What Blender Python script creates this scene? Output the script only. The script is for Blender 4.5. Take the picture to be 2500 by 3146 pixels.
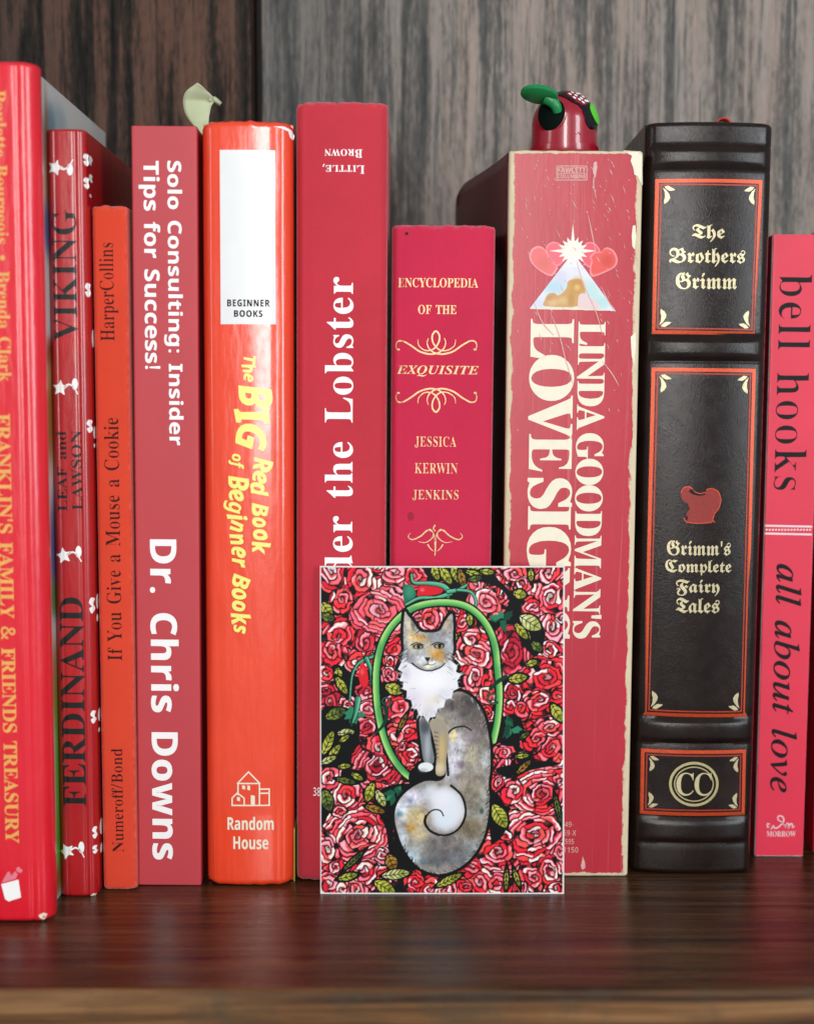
# Red books on a dark shelf with a cat art card.
import bpy, bmesh, math, random
import numpy as np
from mathutils import Matrix, Vector, noise as mnoise

# ------------------------------------------------------------------ camera, light, exposure
sc = bpy.context.scene
for o in list(bpy.data.objects):
    bpy.data.objects.remove(o)
COL = sc.collection
R = math.radians
FOCAL, PCX, PCY = 3975.0, 1250.0, 1573.0          # of the 2500 x 3146 photograph
CAM = np.array([0.0, -400.0, 150.0])              # millimetres
PITCH = R(5.0)
cam_d = bpy.data.cameras.new('camera')
cam = bpy.data.objects.new('camera', cam_d)
COL.objects.link(cam)
cam.location = CAM * 0.001
cam.rotation_euler = (R(90) - PITCH, 0, 0)
cam_d.sensor_fit = 'VERTICAL'
cam_d.sensor_height = 36.0
cam_d.sensor_width = 36.0
cam_d.lens = FOCAL / 3146.0 * 36.0
cam_d.clip_start = 0.01
cam_d.clip_end = 20
cam_d.dof.use_dof = True
cam_d.dof.focus_distance = 0.397
cam_d.dof.aperture_fstop = 6.3
sc.camera = cam

world = bpy.data.worlds.new('World')
sc.world = world
world.use_nodes = True
wb = world.node_tree.nodes['Background']
wb.inputs[0].default_value = (0.93, 0.97, 1.0, 1)
wb.inputs[1].default_value = 0.31


def area(name, loc, target, sx, sy, power, colour):
    l = bpy.data.lights.new(name, 'AREA')
    l.shape = 'RECTANGLE'
    l.size, l.size_y = sx, sy
    l.energy = power
    l.color = colour
    o = bpy.data.objects.new(name, l)
    COL.objects.link(o)
    o.location = loc
    o.rotation_euler = (Vector(target) - Vector(loc)).to_track_quat('-Z', 'Y').to_euler()
    return o


area('window_light', (-0.02, -1.6, 0.60), (0.0, 0.0, 0.12), 0.28, 1.15, 18.0, (1.0, 0.985, 0.965))
area('side_window_light', (1.0, -1.05, 0.42), (0.0, 0.0, 0.12), 0.35, 0.9, 11.0, (0.88, 0.95, 1.0))
area('far_window_light', (-1.35, -0.85, 0.45), (0.0, 0.0, 0.12), 0.28, 0.8, 3.0, (1.0, 0.97, 0.93))

sc.view_settings.view_transform = 'Standard'
sc.view_settings.look = 'None'
sc.view_settings.exposure = 0.0
sc.view_settings.gamma = 1.0
sc.view_settings.use_curve_mapping = False
sc.cycles.use_denoising = True
sc.cycles.max_bounces = 8
sc.cycles.caustics_reflective = False
sc.cycles.caustics_refractive = False


# ------------------------------------------------------------------ measuring helpers (mm)
def ray(x, y):
    d = ((x - PCX) / FOCAL, 1.0, -(y - PCY) / FOCAL)
    c, s = math.cos(PITCH), math.sin(PITCH)
    return np.array([d[0], d[1] * c + d[2] * s, -d[1] * s + d[2] * c])


def at_depth(x, y, Y):
    r = ray(x, y)
    return CAM + r * ((Y - CAM[1]) / r[1])


def lin(c):
    c = c / 255.0
    return c / 12.92 if c <= 0.04045 else ((c + 0.055) / 1.055) ** 2.4


def rgb(r, g, b, k=0.85):
    return (lin(r) * k, lin(g) * k, lin(b) * k, 1.0)


# ------------------------------------------------------------------ object helpers
def link(o, parent=None):
    COL.objects.link(o)
    if parent is not None:
        o.parent = parent
    return o


def thing(name, label, cat, loc, rot=(0, 0, 0), group=None):
    o = bpy.data.objects.new(name, None)
    o.empty_display_size = 0.01
    link(o)
    o.location = [v * 0.001 for v in loc]
    o.rotation_euler = rot
    o['label'] = label
    o['category'] = cat
    if group:
        o['group'] = group
    return o


def mesh_obj(name, verts, faces, mat, parent=None, smooth=None, cols=None, weld=False):
    me = bpy.data.meshes.new(name)
    me.from_pydata([(v[0] * .001, v[1] * .001, v[2] * .001) for v in verts], [], faces)
    if cols is not None:
        at = me.color_attributes.new('paint', 'FLOAT_COLOR', 'POINT')
        at.data.foreach_set('color', np.asarray(cols, dtype=np.float32).ravel())
    me.update()
    if smooth is not None:
        me.polygons.foreach_set('use_smooth', [True] * len(me.polygons))
        me.set_sharp_from_angle(angle=R(smooth))
    if mat is not None:
        me.materials.append(mat)
    o = bpy.data.objects.new(name, me)
    return link(o, parent)


def box_vf(x0, x1, y0, y1, z0, z1):
    v = [(x0, y0, z0), (x1, y0, z0), (x1, y1, z0), (x0, y1, z0), (x0, y0, z1), (x1, y0, z1), (x1, y1, z1), (x0, y1, z1)]
    f = [(0, 3, 2, 1), (4, 5, 6, 7), (0, 1, 5, 4), (1, 2, 6, 5), (2, 3, 7, 6), (3, 0, 4, 7)]
    return v, f


def box(name, b, mat, parent=None, bevel=0.0):
    v, f = box_vf(*b)
    o = mesh_obj(name, v, f, mat, parent)
    if bevel:
        m = o.modifiers.new('bevel', 'BEVEL')
        m.width = bevel * .001
        m.segments = 2
    return o


def n3(x, y, z=0.0):
    return mnoise.noise(Vector((x, y, z)))


# ------------------------------------------------------------------ materials
class NT:
    def __init__(self, name):
        self.m = bpy.data.materials.new(name)
        self.m.use_nodes = True
        self.t = self.m.node_tree
        self.b = self.t.nodes['Principled BSDF']

    def n(self, typ, **kw):
        nd = self.t.nodes.new(typ)
        for k, v in kw.items():
            if k.startswith('i_'):
                key = k[2:]
                key = int(key) if key.isdigit() else key.replace('_', ' ')
                nd.inputs[key].default_value = v
            else:
                setattr(nd, k, v)
        return nd

    def l(self, a, b):
        self.t.links.new(a, b)

    def set(self, **kw):
        for k, v in kw.items():
            self.b.inputs[k.replace('_', ' ')].default_value = v

    def coords(self, sx=1000.0, sy=1000.0, sz=1000.0, rot=(0, 0, 0)):
        tc = self.n('ShaderNodeTexCoord')
        mp = self.n('ShaderNodeMapping')
        mp.inputs['Scale'].default_value = (sx, sy, sz)
        mp.inputs['Rotation'].default_value = rot
        self.l(tc.outputs['Object'], mp.inputs['Vector'])
        return mp.outputs[0]

    def noise(self, vec, scale, detail=4.0, rough=0.55, dist=0.0):
        nd = self.n('ShaderNodeTexNoise', i_Scale=scale, i_Detail=detail, i_Roughness=rough, i_Distortion=dist)
        self.l(vec, nd.inputs['Vector'])
        return nd.outputs[0]

    def ramp(self, fac, stops):
        nd = self.n('ShaderNodeValToRGB')
        e = nd.color_ramp.elements
        while len(e) < len(stops):
            e.new(0.5)
        for el, (p, c) in zip(e, stops):
            el.position = p
            el.color = c if len(c) == 4 else (*c, 1)
        self.l(fac, nd.inputs[0])
        return nd.outputs[0]

    def math(self, op, a, b=None, c=None, clamp=False):
        nd = self.n('ShaderNodeMath', operation=op, use_clamp=clamp)
        for i, v in enumerate((a, b, c)):
            if v is None:
                continue
            if isinstance(v, (int, float)):
                nd.inputs[i].default_value = v
            else:
                self.l(v, nd.inputs[i])
        return nd.outputs[0]

    def mix(self, fac, a, b, mode='MIX'):
        nd = self.n('ShaderNodeMix', data_type='RGBA', blend_type=mode)
        for s, v in ((nd.inputs[0], fac), (nd.inputs[6], a), (nd.inputs[7], b)):
            if isinstance(v, (int, float)):
                s.default_value = v
            elif isinstance(v, tuple):
                s.default_value = v
            else:
                self.l(v, s)
        return nd.outputs[2]

    def bump(self, h, strength=0.3, dist=0.0002, normal=None):
        nd = self.n('ShaderNodeBump', i_Strength=strength, i_Distance=dist)
        self.l(h, nd.inputs['Height'])
        if normal is not None:
            self.l(normal, nd.inputs['Normal'])
        self.l(nd.outputs[0], self.b.inputs['Normal'])
        return nd.outputs[0]


def g(v):
    return (v, v, v, 1)


def m_plain(name, col, rough=0.5, var=0.06, scale=0.12, spec=0.5, coat=0.0, coat_rough=0.1, metallic=0.0, fine=0.0, waviness=0.0):
    """ink, card, painted paper: a colour with faint mottling"""
    t = NT(name)
    v = t.coords()
    nz = t.noise(v, scale, 5.0)
    k = t.ramp(nz, [(0.25, g(1 - var * 1.6)), (0.75, g(1 + 0))])
    c = t.mix(1.0, col, k, 'MULTIPLY')
    t.l(c, t.b.inputs['Base Color'])
    t.set(Roughness=rough, Metallic=metallic, Specular_IOR_Level=spec, Coat_Weight=coat, Coat_Roughness=coat_rough)
    nrm = None
    if waviness:
        nrm = t.bump(t.noise(t.coords(1000, 1000, 350), 0.09, 2.0), waviness, 0.004)
    if fine:
        t.bump(t.noise(v, 4.0, 2.0), fine, 0.0001, nrm)
    return t.m


def m_gloss(name, col, rough=0.32, coat=0.8, coat_rough=0.09, wave=0.12, dull=0.1):
    """laminated board or dust jacket: slightly wavy film over print, faint scuffs"""
    t = NT(name)
    v = t.coords()
    k = t.ramp(t.noise(v, 0.05, 4.0), [(0.3, g(1 - dull)), (0.7, g(1.0))])
    t.l(t.mix(1.0, col, k, 'MULTIPLY'), t.b.inputs['Base Color'])
    rr = t.ramp(t.noise(v, 0.35, 6.0, 0.65), [(0.35, g(coat_rough)), (0.75, g(coat_rough + 0.16))])
    t.l(rr, t.b.inputs['Coat Roughness'])
    t.set(Roughness=rough, Coat_Weight=coat)
    n1 = t.bump(t.noise(t.coords(1000, 1000, 260), 0.14, 3.0, 0.5), wave, 0.004)
    t.bump(t.noise(v, 1.4, 3.0), 0.10, 0.0003, n1)
    return t.m


def m_cloth(name, col, rough=0.75, weave=7.5, amt=0.5, sheen=0.25, H=0.0, W=0.0):
    """book cloth: fine diagonal weave with colour and height"""
    t = NT(name)
    v = t.coords()
    w1 = t.n('ShaderNodeTexWave', wave_type='BANDS', bands_direction='DIAGONAL', i_Scale=weave * 0.16, i_Distortion=1.2, i_Detail=2.0)
    t.l(t.coords(1000, 10, 1000, (0, R(8), 0)), w1.inputs[0])
    w2 = t.n('ShaderNodeTexWave', wave_type='BANDS', bands_direction='Z', i_Scale=weave * 0.21, i_Distortion=0.8, i_Detail=1.0)
    t.l(v, w2.inputs[0])
    h = t.math('ADD', w1.outputs[1], t.math('MULTIPLY', w2.outputs[1], 0.5))
    h = t.math('ADD', h, t.math('MULTIPLY', t.noise(v, 3.0, 2.0), 0.8))
    k = t.ramp(h, [(0.3, g(0.74)), (1.1, g(1.0))])
    blotch = t.ramp(t.noise(v, 0.045, 5.0), [(0.3, g(0.88)), (0.7, g(1.0))])
    c = t.mix(1.0, t.mix(1.0, col, k, 'MULTIPLY'), blotch, 'MULTIPLY')
    if H:
        tc = t.n('ShaderNodeTexCoord')
        sp = t.n('ShaderNodeSeparateXYZ')
        t.l(tc.outputs['Object'], sp.inputs[0])
        x = t.math('MULTIPLY', sp.outputs[0], 1000.0)
        z = t.math('MULTIPLY', sp.outputs[2], 1000.0)
        dx = t.math('MULTIPLY', t.math('SUBTRACT', W / 2, t.math('ABSOLUTE', x)), 2.2)
        d = t.math('MINIMUM', t.math('MINIMUM', t.math('SUBTRACT', H, z), z), dx)
        rub = t.math('SUBTRACT', t.math('MULTIPLY', t.noise(v, 0.5, 5.0, 0.7), 5.2), t.math('ADD', d, 1.4))
        rub = t.math('MULTIPLY', rub, 0.55, clamp=True)
        c = t.mix(t.math('MULTIPLY', rub, 0.55), c, (min(1, col[0] * 1.1 + .06), col[1] + .11, col[2] + .11, 1))
    t.l(c, t.b.inputs['Base Color'])
    t.set(Roughness=rough, Sheen_Weight=sheen, Sheen_Roughness=0.4, Specular_IOR_Level=0.35)
    t.bump(h, amt, 0.0001)
    return t.m


def m_leather(name):
    t = NT(name)
    v = t.coords()
    vo = t.n('ShaderNodeTexVoronoi', feature='DISTANCE_TO_EDGE', i_Scale=1.5)
    dv = t.noise(v, 0.6, 4.0)
    vm = t.n('ShaderNodeVectorMath', operation='MULTIPLY_ADD')
    t.l(t.coords(1000, 1000, 600, (0, R(35), 0)), vm.inputs[0])
    vm.inputs[1].default_value = (1, 1, 1)
    t.l(dv, vm.inputs[2])
    t.l(vm.outputs[0], vo.inputs['Vector'])
    crease = t.ramp(vo.outputs[0], [(0.0, g(0.0)), (0.22, g(1.0))])
    h = t.math('ADD', t.math('MULTIPLY', crease, 0.35), t.noise(t.coords(1000, 1000, 500, (0, R(40), 0)), 2.6, 5.0, 0.65))
    c = t.ramp(t.noise(v, 0.10, 5.0), [(0.3, (0.0080, 0.0042, 0.0032, 1)), (0.7, (0.0150, 0.0078, 0.0060, 1))])
    t.l(c, t.b.inputs['Base Color'])
    rr = t.ramp(t.noise(v, 0.25, 5.0), [(0.3, g(0.20)), (0.7, g(0.30))])
    t.l(rr, t.b.inputs['Roughness'])
    t.set(Specular_IOR_Level=0.34)
    t.bump(h, 0.21, 0.00018)
    return t.m


def m_foil(name, col, rough=0.32, metallic=0.75, flake=0.35):
    t = NT(name)
    v = t.coords()
    k = t.ramp(t.noise(v, 2.2, 5.0, 0.7), [(0.3, g(1 - flake)), (0.65, g(1.0))])
    t.l(t.mix(1.0, col, k, 'MULTIPLY'), t.b.inputs['Base Color'])
    t.set(Roughness=rough, Metallic=metallic)
    t.bump(t.noise(v, 2.5, 4.0), 0.35, 0.00015)
    return t.m


def m_paint(name, rough=0.45, coat=0.0, spec=0.4):
    t = NT(name)
    a = t.n('ShaderNodeVertexColor', layer_name='paint')
    t.l(a.outputs[0], t.b.inputs['Base Color'])
    t.set(Roughness=rough, Coat_Weight=coat, Coat_Roughness=0.15, Specular_IOR_Level=spec)
    return t.m


def m_worn(name, col, W, H, under, left=1.5, right=2.2, top=0.9, bottom=1.3, creases=0.0):
    """old paperback: satin ink worn through to cream paper along its edges"""
    t = NT(name)
    v = t.coords()
    tc = t.n('ShaderNodeTexCoord')
    sp = t.n('ShaderNodeSeparateXYZ')
    t.l(tc.outputs['Object'], sp.inputs[0])
    x = t.math('MULTIPLY', sp.outputs[0], 1000.0)
    z = t.math('MULTIPLY', sp.outputs[2], 1000.0)
    dl = t.math('DIVIDE', t.math('ADD', x, W / 2), left)
    dr = t.math('DIVIDE', t.math('SUBTRACT', W / 2, x), right)
    dt = t.math('DIVIDE', t.math('SUBTRACT', H, z), top)
    db = t.math('DIVIDE', z, bottom)
    d = t.math('MINIMUM', t.math('MINIMUM', dl, dr), t.math('MINIMUM', dt, db))
    nz = t.noise(t.coords(1000, 1000, 420), 0.26, 4.0, 0.6)
    nz2 = t.noise(v, 1.3, 4.0, 0.7)
    thr = t.math('ADD', t.math('MULTIPLY', nz, 1.7), t.math('MULTIPLY', nz2, 0.35))
    m = t.math('SUBTRACT', t.math('SUBTRACT', thr, 0.12), d)
    m = t.math('MULTIPLY', m, 6.0, clamp=True)
    k = t.ramp(t.noise(v, 0.06, 5.0), [(0.3, g(0.9)), (0.7, g(1.0))])
    c = t.mix(1.0, col, k, 'MULTIPLY')
    cr = t.noise(t.coords(1000, 1000, 14, (0, R(3), 0)), 0.14, 3.0, 0.5, 0.4)
    cr = t.math('MULTIPLY', t.math('ABSOLUTE', t.math('SUBTRACT', cr, 0.5)), 60.0, clamp=True)
    brk = t.ramp(t.noise(t.coords(1000, 1000, 300), 0.09, 4.0), [(0.42, g(0.0)), (0.6, g(creases))])
    cm = t.math('MULTIPLY', t.math('SUBTRACT', 1.0, cr), brk)
    c = t.mix(cm, c, (col[0] * 1.0 + .12, col[1] + .16, col[2] + .15, 1))
    pap = t.mix(t.noise(t.coords(1000, 1000, 250), 0.5, 5.0, 0.7), under, (under[0] * .62, under[1] * .56, under[2] * .45, 1))
    t.l(t.mix(m, c, pap), t.b.inputs['Base Color'])
    t.set(Specular_IOR_Level=0.45)
    t.l(t.ramp(m, [(0, g(0.36)), (1, g(0.8))]), t.b.inputs['Roughness'])
    h = t.math('SUBTRACT', t.noise(t.coords(1000, 1000, 300), 0.5, 5.0), t.math('MULTIPLY', m, 0.8))
    h = t.math('SUBTRACT', h, t.math('MULTIPLY', cm, 1.6))
    t.bump(h, 0.16, 0.0003)
    return t.m


def m_pages(name, col=(0.62, 0.55, 0.42, 1)):
    t = NT(name)
    w = t.noise(t.coords(1000, 30, 30), 5.0, 2.0)
    k = t.ramp(w, [(0.3, g(0.65)), (0.7, g(1.0))])
    t.l(t.mix(1.0, col, k, 'MULTIPLY'), t.b.inputs['Base Color'])
    t.set(Roughness=0.9)
    t.bump(w, 0.5, 0.0003)
    return t.m


def m_boards(name, dark, mid, light, seed, stain_or_shade=None, shade_k=(0.42, 0.48, 0.52, 1), rough=0.42, spec=0.5):
    """vertical weathered grain: wandering streaks, open pores and broad tonal bands"""
    t = NT(name)
    tc = t.n('ShaderNodeTexCoord')

    def vec(zs, k):
        mp = t.n('ShaderNodeMapping')
        mp.inputs['Location'].default_value = (seed * k, seed * .7 * k, seed * .3)
        mp.inputs['Scale'].default_value = (1000, 1000, zs)
        t.l(tc.outputs['Object'], mp.inputs[0])
        return mp.outputs[0]
    st = t.noise(vec(48, 1), 0.17, 6.0, 0.58, 0.7)
    pores = t.noise(vec(56, 2), 0.42, 5.0, 0.64, 0.5)
    fleck = t.noise(vec(300, 3), 0.8, 3.0, 0.6)
    broad = t.noise(vec(120, 4), 0.03, 3.0)
    tint = t.noise(vec(90, 5), 0.12, 3.0)
    f = t.math('ADD', t.math('MULTIPLY', st, 0.9), t.math('MULTIPLY', broad, 0.3))
    f = t.math('ADD', f, t.math('MULTIPLY', t.math('SUBTRACT', fleck, 0.5), 0.32))
    c = t.ramp(f, [(0.44, dark), (0.55, mid), (0.66, light), (0.80, tuple(min(1, v * 1.3) for v in light[:3]) + (1,))])
    pk = t.ramp(pores, [(0.37, (0.16, 0.19, 0.18, 1)), (0.48, g(1.0))])
    c = t.mix(0.85, c, pk, 'MULTIPLY')
    c = t.mix(0.6, c, t.ramp(tint, [(0.4, (0.90, 1.0, 1.0, 1)), (0.6, (1.0, 0.90, 0.82, 1))]), 'MULTIPLY')
    if stain_or_shade is not None:  # shade painted into the board colour, left of a wandering edge
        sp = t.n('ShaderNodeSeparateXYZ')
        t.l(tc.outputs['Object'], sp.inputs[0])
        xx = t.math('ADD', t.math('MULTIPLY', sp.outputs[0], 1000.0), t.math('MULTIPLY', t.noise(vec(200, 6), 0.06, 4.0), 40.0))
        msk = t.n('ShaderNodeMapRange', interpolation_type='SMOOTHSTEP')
        msk.inputs[1].default_value = stain_or_shade - 22
        msk.inputs[2].default_value = stain_or_shade + 40
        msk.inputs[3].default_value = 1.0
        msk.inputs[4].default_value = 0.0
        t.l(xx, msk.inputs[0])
        c = t.mix(msk.outputs[0], c, t.mix(1.0, c, shade_k, 'MULTIPLY'))
    t.l(c, t.b.inputs['Base Color'])
    t.l(t.ramp(f, [(0.4, g(rough + .25)), (0.7, g(rough))]), t.b.inputs['Roughness'])
    t.set(Specular_IOR_Level=spec)
    h = t.math('ADD', st, t.math('MULTIPLY', pores, 0.8))
    t.bump(h, 0.6, 0.0009)
    return t.m


def m_shelf(name):
    """dark varnished plank, grain along x, glossy but rippled"""
    t = NT(name)
    gx = t.noise(t.coords(28, 1000, 1000), 0.23, 7.0, 0.62, 0.3)
    fine = t.noise(t.coords(40, 1000, 1000), 1.1, 4.0, 0.6)
    broad = t.noise(t.coords(200, 1000, 1000), 0.03, 3.0)
    f = t.math('ADD', t.math('MULTIPLY', gx, 0.8), t.math('MULTIPLY', broad, 0.25))
    c = t.ramp(f, [(0.36, (0.011, 0.006, 0.0036, 1)), (0.52, (0.062, 0.0275, 0.0125, 1)), (0.70, (0.140, 0.066, 0.029, 1))])
    c = t.mix(0.8, c, t.ramp(fine, [(0.38, g(0.35)), (0.55, g(1.0))]), 'MULTIPLY')
    t.l(c, t.b.inputs['Base Color'])
    rr = t.ramp(t.noise(t.coords(120, 1000, 1000), 0.12, 5.0, 0.65), [(0.3, g(0.20)), (0.75, g(0.36))])
    t.l(rr, t.b.inputs['Roughness'])
    t.set(Specular_IOR_Level=0.5)
    h = t.math('ADD', gx, t.math('MULTIPLY', fine, 0.5))
    t.bump(h, 0.42, 0.0008)
    return t.m


def m_shelf_edge(name):
    t = NT(name)
    gx = t.noise(t.coords(40, 1000, 1000), 0.2, 6.0, 0.62, 0.4)
    blot = t.noise(t.coords(1000, 1000, 1000), 0.05, 5.0, 0.6)
    c = t.ramp(gx, [(0.35, (0.030, 0.013, 0.006, 1)), (0.52, (0.125, 0.056, 0.021, 1)), (0.68, (0.24, 0.125, 0.052, 1))])
    c = t.mix(t.ramp(blot, [(0.50, g(0.0)), (0.66, g(0.6))]), c, (0.05, 0.042, 0.026, 1))
    t.l(c, t.b.inputs['Base Color'])
    t.set(Roughness=0.6, Specular_IOR_Level=0.2)
    t.bump(gx, 0.4, 0.0006)
    return t.m


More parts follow.
